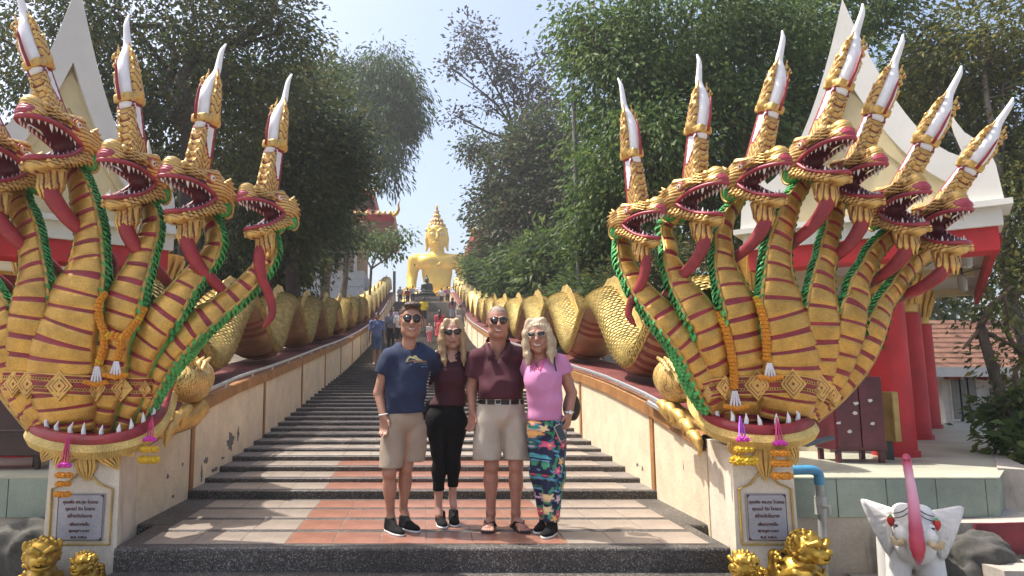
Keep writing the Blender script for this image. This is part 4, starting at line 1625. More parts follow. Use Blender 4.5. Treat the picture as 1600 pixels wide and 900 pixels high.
# ---- the monster head at the foot of each serpent: curled upper jaw, fangs, stubby claws
def makara(sgn, ser, lobe, claws, fangs):
    lo = at(*lobe)
    s = SDF((-.42, -.55, -.42), (.42, .60, .48), 0.008)
    s.ell((0, .10, 0), (.19, .34, .17), Matrix.Rotation(R(-18), 3, 'X'), k=.03)
    s.ell((sgn * .03, -.18, .06), (.17, .19, .15), k=.04)
    s.ell((0, .34, .02), (.20, .26, .19), k=.05)
    for j in range(5):
        a = j * 1.1
        r = .145 - j * .024
        s.path([(sgn * .10 + .02 * math.cos(a + q * .35), -.19 - r * math.cos(a + q * .35) * .6, .05 + r * math.sin(a + q * .35)) for q in range(4)], .026 - j * .003, k=.006)
    for j in range(7):
        x = -.15 + .05 * j
        s.path([(x, -.25 + .01 * j, .16), (x * 1.1, -.05, .215), (x * 1.2, .18, .23)], [.014, .022, .012], k=.006)
    s.path([(-sgn * .02, -.12, .16), (-sgn * .05, -.16, .29), (-sgn * .0, -.20, .36)], [.07, .045, .01], k=.02)

    def pat(X, Y, Z):
        return np.sin(95 * X + 60 * Y + 2 * np.sin(30 * Z)) * np.sin(70 * Y - 95 * Z + 2 * np.sin(25 * X))
    s.field(lambda D, X, Y, Z: D - .007 * np.maximum(0, np.abs(pat(X, Y, Z)) - .15))
    me = s.mesh('upper_jaw', lambda x, y, z: (np.abs(pat(x, y, z)) < .10).astype(np.int32))
    o = link('upper_jaw', me, None, False, [mat('gilt_over_red', (0.74, 0.52, 0.17), 0.42, 0.45, 0.16, 4, 0.3, 50, fine=0.25), MATS['groove_red']])
    o.location = lo
    o.rotation_euler = (R(8), 0, R(-10 * sgn))
    adopt(o, ser)
    for (x, y, Y_, r) in claws:
        mb = MB()
        p = at(x, y, Y_)
        mb.tube([p + Vector((0, .14, .05)), p + Vector((0, .05, .045)), p + Vector((0, -.015, .0)), p + Vector((0, -.02, -.055))], [r * .9, r * 1.05, r * .95, r * .55], 9)
        mb.tube([p + Vector((0, -.03, -.03)), p + Vector((0, -.045, -.075)), p + Vector((0, -.03, -.115))], [r * .55, r * .42, .003], 7)
        sm(mb.build('claw', GOLDC, ser, True))
    for (x, y, Y_, L_, lean) in fangs:
        mb = MB()
        p = at(x, y, Y_)
        mb.tube([p, p + Vector((lean * .4, -.01, -L_ * .5)), p + Vector((lean, .0, -L_))], [.022, .017, .003], 8)
        sm(mb.build('tooth', TOOTH, ser, True))
    # maroon gum and the scaly foreleg that holds the wall end
    mb = MB()
    a = at(lobe[0] + sgn * 34, lobe[1] + 26, lobe[2] - .15)
    mb.tube([a + Vector((0, .1, .1)), a, a + Vector((sgn * .05, -.08, -.13))], [.06, .085, .05], 9)
    sm(mb.build('gum', MAROON, ser, True))
    mb = MB()
    b = at(lobe[0] + sgn * 4, lobe[1] + 55, lobe[2] - .05)
    mb.tube([b + Vector((-sgn * .02, .35, .10)), b + Vector((0, .15, .02)), b + Vector((sgn * .07, -.05, -.03)), b + Vector((sgn * .17, -.25, -.10))], [.10, .105, .09, .06], 12)
    sm(mb.build('foreleg', GOLDC, ser, True))


makara(1, SR, (1066, 602, 6.45), [(1050, 645, 6.1, .045), (1064, 656, 5.95, .045), (1078, 672, 5.75, .045), (1090, 690, 5.6, .042), (1040, 640, 6.2, .04)],
       [(1085, 622, 6.05, .10, .03), (1095, 636, 5.9, .12, .035), (1104, 645, 5.75, .10, .03), (1111, 652, 5.6, .08, .02)])
makara(-1, SL, (292, 602, 6.45), [(286, 648, 6.1, .045), (272, 660, 5.95, .045), (262, 676, 5.75, .04)],
       [(262, 618, 6.0, .12, -.035), (253, 633, 5.85, .12, -.03), (246, 645, 5.7, .10, -.03)])

# ------------------------------------------------------------------ flower garlands
MARI = mat('marigold_orange', (0.85, 0.34, 0.025), 0.7, 0, 0.2, 30, 0.3, 90, fine=0.3)
MARY = mat('marigold_yellow', (0.85, 0.54, 0.03), 0.7, 0, 0.2, 30, 0.3, 90, fine=0.3)
BUD = mat('white_jasmine_bud', (0.72, 0.70, 0.74), 0.6, 0, 0.08, 20)
PINK = mat('pink_ribbon', (0.75, 0.10, 0.28), 0.45, 0, 0.15, 12)
VIOL = mat('violet_ribbon', (0.42, 0.13, 0.62), 0.45, 0, 0.15, 12)
MAGE = mat('magenta_petal', (0.72, 0.05, 0.48), 0.5, 0, 0.2, 20)
PETAL = None


def puff_mesh(name, mt, seed=0):
    """a ruffled marigold head"""
    rr = np.random.default_rng(seed)
    V, Fs = [], []
    nr, ns = 7, 14
    for i in range(nr + 1):
        ph = PI * i / nr
        for k in range(ns):
            a = 2 * PI * (k + .5 * (i % 2)) / ns
            r = (1 + .16 * (1 if (k + i) % 2 else -1)) * rr.uniform(.92, 1.08)
            V.append((r * math.sin(ph) * math.cos(a), r * math.sin(ph) * math.sin(a), .66 * r * math.cos(ph)))
    for i in range(nr):
        for k in range(ns):
            Fs.append((i * ns + k, (i + 1) * ns + k, (i + 1) * ns + (k + 1) % ns, i * ns + (k + 1) % ns))
    me = npmesh(name, np.array(V), np.array(Fs), None, False)
    me.materials.append(mt)
    return me


PF = {k: puff_mesh('flower', m) for k, m in (('o', MARI), ('y', MARY), ('m', MAGE))}


def puff(parent, p, r, k='o', axis=None):
    o = bpy.data.objects.new('flower', PF[k])
    COL.objects.link(o)
    o.location = p
    o.scale = (r, r, r)
    if axis is not None:
        o.rotation_euler = Vector(axis).to_track_quat('Z', 'Y').to_euler()
    o.rotation_euler.rotate_axis('Z', random.uniform(0, 6))
    adopt(o, parent)


def garland(label, bvh, chains, tassels, first):
    """chains of marigold heads hanging over the bowl; tassels of jasmine buds ending in a fringe of marigold"""
    e = empty('flower_garland', first, label, 'garland', 'marigold garlands hung on the nagas')
    for ch in chains:
        P = crom([tuple(cast(bvh, x, y, .035)) for x, y in ch], 8)
        P, S = resample(P, .027)
        for i in range(len(P)):
            ax = P[min(i + 1, len(P) - 1)] - P[max(i - 1, 0)]
            puff(e, Vector(P[i]), random.uniform(.027, .031), 'o' if random.random() < .9 else 'y', ax)
    for (x, y, L) in tassels:
        top = cast(bvh, x, y, .05)
        for j in range(4):
            dx = (j - 1.5) * .018
            mb = MB()
            n = 6
            for i in range(n):
                u = i / n
                p = top + Vector((dx * (.5 + u), -.01, -.02 - u * L))
                mb.lathe([(0, 0), (.007, -.004), (.0085, -.012), (.006, -.022), (0, -.026)], p, 7)
            sm(mb.build('jasmine_string', BUD, e, True))
        for j in range(7):
            u = (j - 3) / 3
            puff(e, top + Vector((u * .072, -.015, -.02 - L - .02 + .018 * abs(u))), .024, 'o')
    return e


garland('long marigold garland on the right naga, hanging lowest over the belt of diamonds', BVR, [[(1124, 490), (1134, 515), (1141, 545), (1146, 575), (1147, 604)]], [(1147, 606, .115)], at(1124, 490, 5.5))
garland('marigold garland on the right naga ending above the two middle diamond plates', BVR, [[(1183, 466), (1192, 495), (1197, 525), (1198, 560)]], [(1201, 563, .10)], at(1183, 466, 5.5))
garland('pair of marigold garlands knotted together on the left naga', BVL, [[(163, 460), (155, 475), (156, 500), (163, 520), (163, 540), (157, 560), (153, 570)], [(225, 483), (216, 500), (203, 517), (189, 530), (188, 545), (184, 560)], [(163, 525), (176, 524), (190, 527)]], [(153, 568, .115), (183, 560, .10)], at(163, 460, 5.5))


def pendant(label, px, py, Y, rib, body, n2):
    """ribbon hanging from a fang with clusters of flowers below"""
    e = empty('ribbon_garland', at(px, py, Y), label, 'garland', 'ribbon garlands hung on the fangs')
    t = at(px, py, Y)
    m = pm(Y, .7)
    for k in range(3):
        mb = MB()
        dx = (k - 1) * 5 * m
        L = rib * m
        mb.tube([t, t + Vector((dx * .6, -.012, -L * .4)), t + Vector((dx, -.018 - .006 * k, -L))], [.008, .012, .012], 6, flat=.35)
        sm(mb.build('ribbon', VIOL if body[0] == 'v' else PINK, e, True))
    y = rib
    for j in range(5):
        puff(e, t + Vector(((j - 2) * .016, -.03, -y * m + .012 * (j % 2))), .019, 'm')
    y += 9
    for kk, (r, col) in enumerate(n2):
        for j in (-1, 0, 1):
            puff(e, t + Vector((j * r * .75 * m, -.03 - .01 * (j == 0), -(y + r * .5) * m)), r * m * .62, col)
        y += r * 1.25 + (4 if len(n2) > 2 and kk == 1 else 1)
    return e


pendant('violet ribbon with yellow flowers hanging from a fang of the right naga', 1156, 650, 5.13, 36, 'v', [(11, 'y'), (16, 'y')])
pendant('pink ribbons with two rows of orange flowers hanging from a fang of the right naga', 1213, 652, 5.13, 40, 'p', [(11, 'o'), (12, 'o'), (12, 'o')])
pendant('pink ribbon with orange flowers on the left naga, nearest the plinth corner beside the lion', 107, 678, 5.13, 48, 'p', [(10, 'o'), (9, 'o'), (10, 'o')])
pendant('magenta ribbon with yellow flowers where the left naga meets the stair wall', 238, 650, 5.28, 36, 'p', [(11, 'y'), (13, 'y')])
# ------------------------------------------------------------------ tiled terraces and the two temple pavilions
TERR = mat('sage_green_tile', (0.235, 0.285, 0.235), 0.4, 0, 0.14, 1.3, 0.1, 30, fine=0.08)
TERRT = mat('pale_terrace_tile', (0.46, 0.46, 0.36), 0.42, 0, 0.14, 0.9, 0.1, 30, fine=0.08)
CEM = worn('stained_cement', (0.42, 0.37, 0.31), (0.16, 0.135, 0.11), 0.5, 0.9, 0.9, True)
ROCKM = worn('dark_mossy_rock', (0.085, 0.08, 0.07), (0.03, 0.032, 0.025), 0.7, 0.95, 3)
TW = mat('temple_white', (0.66, 0.64, 0.585), 0.6, 0, 0.06, 1.2, 0.08, 25)
TY = mat('temple_cream', (0.62, 0.52, 0.30), 0.6, 0, 0.08, 1.5, 0.08, 25)
PTZ = 0.35


def terrace(sd, y0, front_x, far):
    t = empty('terrace', (sd * front_x[0], y0, ZG), 'raised terrace faced with sage green tiles behind the white elephant' if sd > 0 else 'green tiled terrace at the left edge behind the gold lions', 'terrace')
    x0, x1 = front_x
    pts = [(x0, y0), (x1, y0)] + far + [(x0, far[-1][1])]
    P = [(sd * x, y, PTZ - .012) for x, y in pts]
    mb = MB()
    mb.prism(P, (0, 0, -(PTZ - .012 - ZG + .1)))
    mb.build('base', CEM, t, True)
    # pale floor with its own thin nosing
    mb = MB()
    q = [(x0, y0 - .02), (x1 + .02, y0 - .02)] + [(x + .02, y) for x, y in far] + [(x0, far[-1][1])]
    mb.prism([(sd * x, y, PTZ) for x, y in q], (0, 0, -.012))
    mb.build('floor', TERRT, t, True)
    # upright facing tiles
    w_ = 0.43
    x = x0
    i = 0
    while x < x1 - .02:
        xe = min(x + w_, x1)
        mb = MB()
        mb.box((sd * (x + xe) / 2, y0 - .012, PTZ - .012 - .165), ((xe - x) / 2 - .003, .012, .16), bev=.003)
        mb.build('tile', TERR, t, True)
        x = xe
    # side facing tiles along the first far edge
    a, b = Vector((sd * x1, y0, 0)), Vector((sd * far[0][0], far[0][1], 0))
    d = b - a
    n = max(1, int(d.length / .43))
    for i in range(n):
        c = a + d * ((i + .5) / n)
        mb = MB()
        mb.box((c.x, c.y, PTZ - .177), (d.length / n / 2 - .003, .012, .16), math.atan2(d.y, d.x), bev=.003)
        mb.build('tile', TERR, t, True)
    return t


TR = terrace(1, 6.28, (2.72, 4.98), [(6.55, 8.0), (8.0, 9.6), (9.4, 12.0), (10.4, 14.5), (10.6, 17)])
TL = terrace(-1, 6.28, (2.72, 6.5), [(9, 9), (10, 16)])


def temple(sd, cor, label, fcol, capname, lights, rise=0.0):
    """cor: ground point under the eave corner that comes closest to the viewer.
    The gable faces along -dv; ev points from the ridge to that corner."""
    dv = Vector((sd * .595, .80, 0))
    ev = Vector((sd * .80, -.595, 0))
    Wd, L, zE, zA = 1.02, 7.4, 2.86, 5.36 + rise
    E = Vector((sd * cor[0], cor[1], 0))
    ap = E - ev * Wd * 1.12

    def g(u, z, v=0.0):
        return ap + ev * u + dv * v + Vector((0, 0, z))
    t = empty('temple_pavilion', (ap.x, ap.y, PTZ), label, 'temple')
    # bargeboards: broad white concave slabs, one mesh each side
    def slope(u):
        """outer curve of the gable as height over |u|"""
        a = min(1.0, abs(u) / Wd)
        return zA - (zA - zE - .50) * (1 - (1 - a) ** 2)
    for s_ in (1, -1):
        outer = [(u, slope(u)) for u in np.linspace(0, Wd * .86, 12)]
        fin = [(Wd * .86, slope(Wd * .86)), (Wd * .84, zE + .78), (Wd * .80, zE + 1.02), (Wd * .79, zE + 1.18), (Wd * .83, zE + 1.00), (Wd * .92, zE + .84), (Wd * 1.02, zE + .80), (Wd * 1.10, zE + .70), (Wd * 1.15, zE + .40), (Wd * 1.17, zE + .04)]
        inner = [(u, max(zE + .04, slope(u) - .62 - .22 * (1 - u / Wd))) for u in np.linspace(Wd * .80, .12, 8)]
        poly = outer[:-1] + fin + [(Wd * .86, zE + .04)] + inner + [(0.0, slope(0) - .95)]
        mb = MB()
        # fan of quads outer/inner is not needed: the outline is built as strips
        top = outer
        low = [(u, max(zE + .04, slope(u) - .30 - .66 * (1 - u / Wd) ** 2.2)) for u, _ in outer]
        for i in range(len(top) - 1):
            mb.prism([g(s_ * top[i][0], top[i][1]), g(s_ * top[i + 1][0], top[i + 1][1]), g(s_ * low[i + 1][0], low[i + 1][1]), g(s_ * low[i][0], low[i][1])], dv * .07)
        ue = Wd * .86
        le = low[-1][1]
        fx = [(ue, le), (ue, slope(ue)), (Wd * .90, zE + .62), (Wd * 1.0, zE + .66), (Wd * 1.08, zE + .60), (Wd * 1.13, zE + .40), (Wd * 1.165, zE + .04), (ue, zE + .04)]
        mb.prism([g(s_ * u, z) for u, z in fx], dv * .068)
        horn = [(Wd * .885, zE + .60), (Wd * .84, zE + .78), (Wd * .815, zE + .95), (Wd * .815, zE + 1.06), (Wd * .86, zE + .90), (Wd * .92, zE + .77), (Wd * 1.0, zE + .68), (Wd * 1.0, zE + .64)]
        mb.prism([g(s_ * u, z) for u, z in horn], dv * .062)
        mb.build('bargeboard', TW, t, True)
    # recessed tympanum and stepped yellow inner frames
    mb = MB()
    for s_ in (-1, 1):
        for u0, u1 in ((0, .25), (.25, .5), (.5, .75), (.75, 1.0)):
            z0_, z1_ = slope(u0 * Wd) - .16, max(zE + .03, slope(u1 * Wd) - .16)
            mb.prism([g(s_ * u0 * Wd, zE, .10), g(s_ * u0 * Wd, z0_, .10), g(s_ * u1 * Wd, z1_, .10), g(s_ * u1 * Wd, zE, .10)], dv * .06)
    mb.build('gable_panel', TY, t, True)
    for s_ in (1, -1):
        mb = MB()
        mb.prism([g(0, zA - 1.05, .071), g(s_ * Wd * .95, zE + .05, .071), g(s_ * Wd * .78, zE + .05, .071), g(0, zA - 1.45, .071)], dv * .14)
        mb.build('inner_frame', TY, t, True)
    # cornice under the gable, then the red board
    for z0, z1, u1, v0, v1, m, nm in ((zE - .02, zE + .038, Wd * 1.22, -.10, .5, TW, 'cornice'), (zE - .20, zE - .021, Wd * 1.14, -.02, .45, TW, 'beam'), (zE - .43, zE - .201, Wd * 1.10, .03, .40, RED, 'red_board')):
        mb = MB()
        mb.prism([g(-u1, z0, v0), g(u1, z0, v0), g(u1, z1, v0), g(-u1, z1, v0)], dv * (v1 - v0))
        mb.build(nm, m, t, True)
    # roof planes behind the bargeboards
    RT = mat('orange_roof_tile', (0.36, 0.12, 0.06), 0.7, 0, 0.25, 5, 0.3, 25)
    for s_ in (1, -1):
        mb = MB()
        us = np.linspace(0, Wd * 1.1, 7)
        for i in range(6):
            za, zb = slope(us[i]) - .25, slope(us[i + 1]) - .25
            if i == 5: zb = zE + .02
            mb.prism([g(s_ * us[i], za, .08), g(s_ * us[i + 1], zb, .08), g(s_ * us[i + 1], zb - .06, .08), g(s_ * us[i], za - .06, .08)], dv * L)
        mb.build('roof_slope', RT, t, True)
    # eave on the open side: fascia board and pale soffit
    for s_ in (1, -1):
        mb = MB()
        mb.prism([g(s_ * Wd * 1.08, zE - .02, .45), g(s_ * Wd * 1.14, zE - .02, .45), g(s_ * Wd * 1.14, zE - .30, .45), g(s_ * Wd * 1.08, zE - .30, .45)], dv * L)
        mb.build('eave_board', RED, t, True)
    mb = MB()
    mb.prism([g(-Wd * 1.08, zE - .12, .46), g(Wd * 1.08, zE - .12, .46), g(Wd * 1.08, zE - .07, .46), g(-Wd * 1.08, zE - .07, .46)], dv * (L - .02))
    mb.build('soffit', TW, t, True)
    # beams across the soffit and red round columns with gilt capitals
    for k in range(3):
        v = .95 + k * 2.85
        for s_ in (1, -1):
            p = g(.09 + .08 * k if s_ > 0 else -1.30, 0, v)
            mb = MB()
            mb.lathe([(.23, PTZ), (.23, PTZ + .06), (.205, PTZ + .07), (.195, zE - .72)], (p.x, p.y, 0), 24)
            c = sm(mb.build('column', fcol, t, True))
            mb = MB()
            prof = [(.20, zE - .72), (.16, zE - .70), (.17, zE - .60), (.15, zE - .56), (.19, zE - .42), (.27, zE - .16), (.29, zE - .12)]
            mb.lathe(prof, (p.x, p.y, 0), 16)
            for j in range(12):
                a = 2 * PI * j / 12
                d = Vector((math.cos(a), math.sin(a), 0))
                q = Vector((p.x, p.y, 0))
                mb.tube([q + d * .16 + Vector((0, 0, zE - .58)), q + d * .21 + Vector((0, 0, zE - .40)), q + d * .30 + Vector((0, 0, zE - .16))], [.03, .035, .012], 6)
            sm(mb.build('capital', GOLDC, c, True))
        mb = MB()
        mb.prism([g(-Wd, zE - .24, v - .1), g(Wd, zE - .24, v - .1), g(Wd, zE - .121, v - .1), g(-Wd, zE - .121, v - .1)], dv * .2)
        mb.build('cross_beam', TY, t, True)
    for v in lights:
        p = g(Wd * .86, zE - .13, v)
        mb = MB()
        mb.tube([p, p - Vector((0, 0, .10))], .012, 6, 1)
        mb.lathe([(.03, -.10), (.055, -.13), (.06, -.18), (.05, -.32), (.03, -.34), (0, -.345)], p, 12, 0)
        mb.tube([p - Vector((0, 0, .08)), p + ev * .08 - Vector((0, 0, .06)), p + ev * .26 - Vector((0, 0, .02))], .006, 5, 1)
        mb.build('lamp', [mat('lamp_glass', (.35, .35, .33), .15, 0, .05, 5), BLACKM], t, True)
    return t, g


RCOL = RED
TPR, gR = temple(1, (5.55, 6.62), 'white gabled temple with red columns on the terrace behind the right naga', RCOL, 'c', (1.0, 3.6))
TPL, gL = temple(-1, (4.72, 6.62), 'white gabled temple partly hidden behind the left naga', RCOL, 'c', (), .22)
# lower skirt roof lines of lattice on the left temple
# dim wall at the back of the right pavilion
mb = MB()
p, q = gR(-1.5, 0, 1.6), gR(-1.5, 0, 7.4)
mb.prism([p + Vector((0, 0, PTZ)), q + Vector((0, 0, PTZ)), q + Vector((0, 0, 2.6)), p + Vector((0, 0, 2.6))], Vector((-.1, -.08, 0)))
mb.build('back_wall', CREAM, TPR, True)
p, q = gR(-1.5, 0, .9), gR(-.55, 0, .9)
mb = MB()
mb.prism([p + Vector((0, 0, PTZ)), q + Vector((0, 0, PTZ)), q + Vector((0, 0, 2.6)), p + Vector((0, 0, 2.6))], Vector((.05, .08, 0)))
mb.build('front_wall', CREAM, TPR, True)
p, q = gL(1.4, 0, .9), gL(-.55, 0, .9)
mb = MB()
mb.prism([p + Vector((0, 0, PTZ)), q + Vector((0, 0, PTZ)), q + Vector((0, 0, 2.35)), p + Vector((0, 0, 2.35))], Vector((-.05, .08, 0)))
mb.build('front_wall', MAROON, TPL, True)

# ---- dark red cabinet with torn paper scraps
cb = empty('cabinet', at(1345, 722, 7.3), 'dark red metal cabinet with torn white paper scraps on four short legs', 'cabinet')
CABM = mat('old_red_enamel', (0.10, 0.018, 0.028), 0.35, 0.0, 0.25, 3, 0.1, 30)
a, b = at(1303, 712, 7.35), at(1388, 722, 7.3)
zt = at(1345, 588, 7.3).z
cw, cz0 = (b.x - a.x), PTZ + .12
mb = MB()
mb.box(((a.x + b.x) / 2, 7.5, (cz0 + zt) / 2), (cw / 2, .20, (zt - cz0) / 2), bev=.01)
mb.build('body', CABM, cb, True)
for i in range(2):
    mb = MB()
    mb.box(((a.x + b.x) / 2 + (i - .5) * cw * .48, 7.5 - .208, (cz0 + zt) / 2), (cw * .23, .009, (zt - cz0) / 2 - .03), bev=.004)
    mb.build('door', CABM, cb, True)
for sx in (0, 1):
    for sy in (0, 1):
        mb = MB()
        mb.box(((a.x + .04) if sx == 0 else (b.x - .04), 7.34 + sy * .32, (PTZ + cz0) / 2), (.022, .022, (cz0 - PTZ) / 2))
        mb.build('leg', CABM, cb, True)
SCR = mat('torn_paper', (0.62, 0.58, 0.55), 0.8, 0, 0.1, 30)
for (x, y) in ((1312, 628), (1338, 630), (1360, 626), (1336, 645), (1311, 661), (1364, 662), (1328, 674)):
    p = at(x, y, 7.275)
    mb = MB()
    n = 7
    mb.prism([(p.x + random.uniform(.6, 1.2) * .028 * math.cos(2 * PI * k / n), 7.2785, p.z + random.uniform(.5, 1.1) * .022 * math.sin(2 * PI * k / n)) for k in range(n)], (0, .002, 0))
    mb.build('paper_scrap', SCR, cb, True)
cb2 = empty('cabinet', at(20, 712, 6.75), 'very dark red cabinet at the left edge under the left naga', 'cabinet')
a2, b2 = at(-70, 712, 6.75), at(64, 712, 6.75)
z2 = at(20, 604, 6.75).z
for nm_, bx_ in (('body', ((a2.x + b2.x) / 2, 6.9, (PTZ + .13 + z2) / 2, (b2.x - a2.x) / 2, .16, (z2 - PTZ - .13) / 2)), ('leg', (b2.x - .05, 6.8, PTZ + .07, .022, .022, .07)), ('leg', (b2.x - .17, 6.98, PTZ + .07, .022, .022, .07)), ('leg', (a2.x + .05, 6.8, PTZ + .07, .022, .022, .07)), ('shelf_edge', ((a2.x + b2.x) / 2, 6.735, PTZ + .36, (b2.x - a2.x) / 2 - .01, .006, .012))):
    mb = MB()
    mb.box(bx_[:3], bx_[3:], bev=.006)
    mb.build(nm_, mat('dark_lacquer', (0.045, 0.012, 0.014), 0.4, 0.0, 0.25, 3, 0.1, 30), cb2, True)
bx = empty('brass_box', at(1395, 690, 7.6), 'tall brass coloured box standing against the red column beside the cabinet', 'box')
p0, p1 = at(1388, 612, 7.5), at(1405, 690, 7.5)
mb = MB()
mb.box(((p0.x + p1.x) / 2, 7.55, (p0.z + p1.z) / 2), ((p1.x - p0.x) / 2, .10, (p0.z - p1.z) / 2), bev=.008)
mb.build('case', mat('dull_brass', (0.36, 0.25, 0.09), .45, .4, .2, 4), bx, True)
mb = MB()
mb.box(((p0.x + p1.x) / 2, 7.62, (PTZ + p1.z) / 2), (.03, .03, (p1.z - PTZ) / 2))
mb.build('stand', DARK, bx, True)

# ---- water pipe with blue elbow and valve
pp = empty('water_pipe', at(1283, 880, 6.0), 'upright water pipe with blue elbow and grey valve beside the right plinth', 'pipe')
BLUEP = mat('blue_pvc', (0.07, 0.27, 0.46), 0.4, 0, 0.12, 8)
GREYP = mat('grey_pvc', (0.42, 0.41, 0.38), 0.5, 0, 0.15, 8)
YP = 6.05
mb = MB()
pts = [at(1225, 735, YP), at(1262, 734, YP), at(1272, 735.5, YP), at(1278.5, 741, YP), at(1280, 750, YP), at(1280.5, 757, YP)]
mb.tube([Vector(q[:]) for q in crom([tuple(p) for p in pts], 4)], .040, 12)
sm(mb.build('elbow', BLUEP, pp, True))
mb = MB()
mb.tube([at(1280.5, 756, YP), at(1281, 776, YP)], .033, 12)
mb.tube([at(1281, 775, YP), at(1281.5, 778, YP), at(1282, 804, YP)], [.040, .044, .042], 12)
mb.tube([at(1284, 803, YP), at(1288, 905, YP)], .031, 12)
sm(mb.build('riser', GREYP, pp, True))
mb = MB()
q = at(1285, 791, YP - .05)
mb.tube([q, q + Vector((.03, -.03, 0))], .016, 8)
mb.box(q + Vector((.038, -.035, -.02)), (.010, .010, .035))
mb.build('valve_handle', GREYP, pp, True)
mb = MB()
mb.tube([at(1215, 686, 6.6), at(1262, 694, 6.7), at(1300, 684, 6.9)], .026, 8)
tag(sm(mb.build('hose', mat('dark_hose', (.06, .075, .09), .5, 0, .1, 8))), 'dark hose lying along the terrace behind the right naga', 'hose')

# ---- concrete blocks and red panel at the right edge, boulder
bl = empty('concrete_step', at(1560, 880, 6.2), 'concrete step block with a dark red painted front at the right edge', 'concrete block')
mb = MB()
pa, pb = at(1478, 815, 6.15), at(1640, 815, 6.15)
mb.prism([(pa.x, 6.1, pa.z), (pb.x, 5.95, pa.z + .03), (pb.x, 7.6, pa.z + .03), (pa.x + .35, 7.6, pa.z)], (0, 0, -.5))
mb.build('block', CEM, bl, True)
mb = MB()
r0, r1 = at(1528, 818, 6.0), at(1640, 872, 5.85)
mb.prism([(r0.x, 6.05, r0.z - .01), (r1.x, 5.93, r0.z + .03), (r1.x, 5.93, r1.z), (r0.x, 6.05, r1.z + .01)], (0, -.02, 0))
mb.build('red_panel', mat('dark_red_panel', (.20, .02, .03), .55, 0, .2, 4, .15, 30), bl, True)
mb = MB()
s0 = at(1540, 874, 5.8)
mb.prism([(s0.x - .1, 5.86, s0.z - .01), (s0.x + 1.2, 5.75, s0.z), (s0.x + 1.2, 5.4, s0.z), (s0.x - .1, 5.5, s0.z - .01)], (0, 0, -.4))
mb.build('lower_step', CEM, bl, True)
bk = empty('garden_wall', at(1570, 760, 7.0), 'weathered cement kerb wall at the right edge of the green terrace', 'wall')
w0, w1 = at(1540, 742, 6.9), at(1596, 742, 6.9)
mb = MB()
mb.prism([(w0.x, 6.75, .37), (w1.x, 6.75, .35), (w1.x + .9, 8.3, .35), (w0.x + 1.2, 8.3, .36)], (0, 0, -.9))
mb.build('kerb', CEM, bk, True)


def boulder(name, c, r, label, seed, cat='rock'):
    s = SDF((-r * 1.5,) * 3, (r * 1.5,) * 3, r / 14)
    rr = random.Random(seed)
    for _ in range(9):
        d = Vector((rr.uniform(-1, 1), rr.uniform(-1, 1), rr.uniform(-1, 1)))
        s.ell(tuple(d * r * .5), (r * rr.uniform(.35, .7), r * rr.uniform(.35, .7), r * rr.uniform(.35, .7)), k=r * .15)
    f = 9 / r

    def rel(D, X, Y, Z):
        return D + r * .05 * (np.sin(X * f + 2 * np.sin(Y * f)) + np.sin(Y * f * 1.3 + 1.5 * np.sin(Z * f)) * np.sin(Z * f * .8))
    s.field(rel)
    o = link(name, s.mesh(name), None, False, [ROCKM])
    o.location = c
    return tag(o, label, cat)


boulder('rock', at(1512, 880, 6.0) + Vector((0, 0, -.05)), .34, 'dark weathered rock just behind the white elephant', 4)
boulder('rock', at(36, 870, 5.75) + Vector((0, .3, -.1)), .42, 'rough grey rock behind the larger gold lion at the left edge', 8)

# ---- small white house with a brown hipped roof, far right
hs = empty('small_house', at(1530, 655, 21), 'small white house with a brown roof behind the bare tree at the right', 'house')
Yh = 21.0
HZ = at(1530, 655, Yh).z - .05
m = pm(Yh)
c0 = at(1478, 655, Yh)
HWt = worn('white_house_wall', (0.62, 0.61, 0.60), (.3, .28, .26), .25, .8, 1)
ztp = at(1530, 575, Yh).z
mb = MB()
mb.box((c0.x + 3.2, Yh + 2.5, (HZ + ztp) / 2 - .4), (3.2, 2.5, (ztp - HZ) / 2 + .4))
mb.build('wall', HWt, hs, True)
RT2 = mat('brown_roof_tile', (0.20, 0.095, 0.06), 0.8, 0, 0.25, 3, 0.4, 14, fine=.3)
mb = MB()
e0 = [Vector((c0.x - .9, Yh - .9, ztp - .05)), Vector((c0.x + 7.2, Yh - .9, ztp - .05)), Vector((c0.x + 7.2, Yh + 6, ztp - .05)), Vector((c0.x - .9, Yh + 6, ztp - .05))]
rz_ = at(1560, 500, Yh + 2.5).z
r0_, r1_ = Vector((c0.x + 1.6, Yh + 2.6, rz_)), Vector((c0.x + 5.2, Yh + 2.6, rz_))
mb.add(e0 + [r0_, r1_], [(0, 1, 5, 4), (1, 2, 5), (2, 3, 4, 5), (3, 0, 4), (3, 2, 1, 0)])
rf = mb.build('roof', RT2, hs, True)
for k in range(9):
    t_ = (k + 1) / 10
    mb = MB()
    a_, b_ = e0[0].lerp(r0_, t_), e0[1].lerp(r1_, t_)
    mb.tube([a_ + Vector((0, -.02, .02)), b_ + Vector((0, -.02, .02))], .014, 5)
    mb.build('tile_course', RT2, rf, True)
mb = MB()
mb.box((c0.x + 3.1, Yh - .92, ztp - .12), (4.1, .04, .14))
mb.build('fascia', WHITE, hs, True)
DGL = mat('door_glass', (.17, .19, .18), .12, 0, .1, 3)
for i in range(3):
    p = at(1487 + i * 12, 655, Yh)
    q = at(1487 + i * 12 + 11.4, 590, Yh)
    mb = MB()
    mb.box(((p.x + q.x) / 2, Yh - .03, (HZ + q.z) / 2), ((q.x - p.x) / 2, .03, (q.z - HZ) / 2))
    d_ = mb.build('door', WHITE, hs, True)
    mb = MB()
    mb.box(((p.x + q.x) / 2, Yh - .05, (HZ + q.z) / 2), ((q.x - p.x) / 2 - .03, .025, (q.z - HZ) / 2 - .06))
    mb.build('pane', DGL, d_, True)
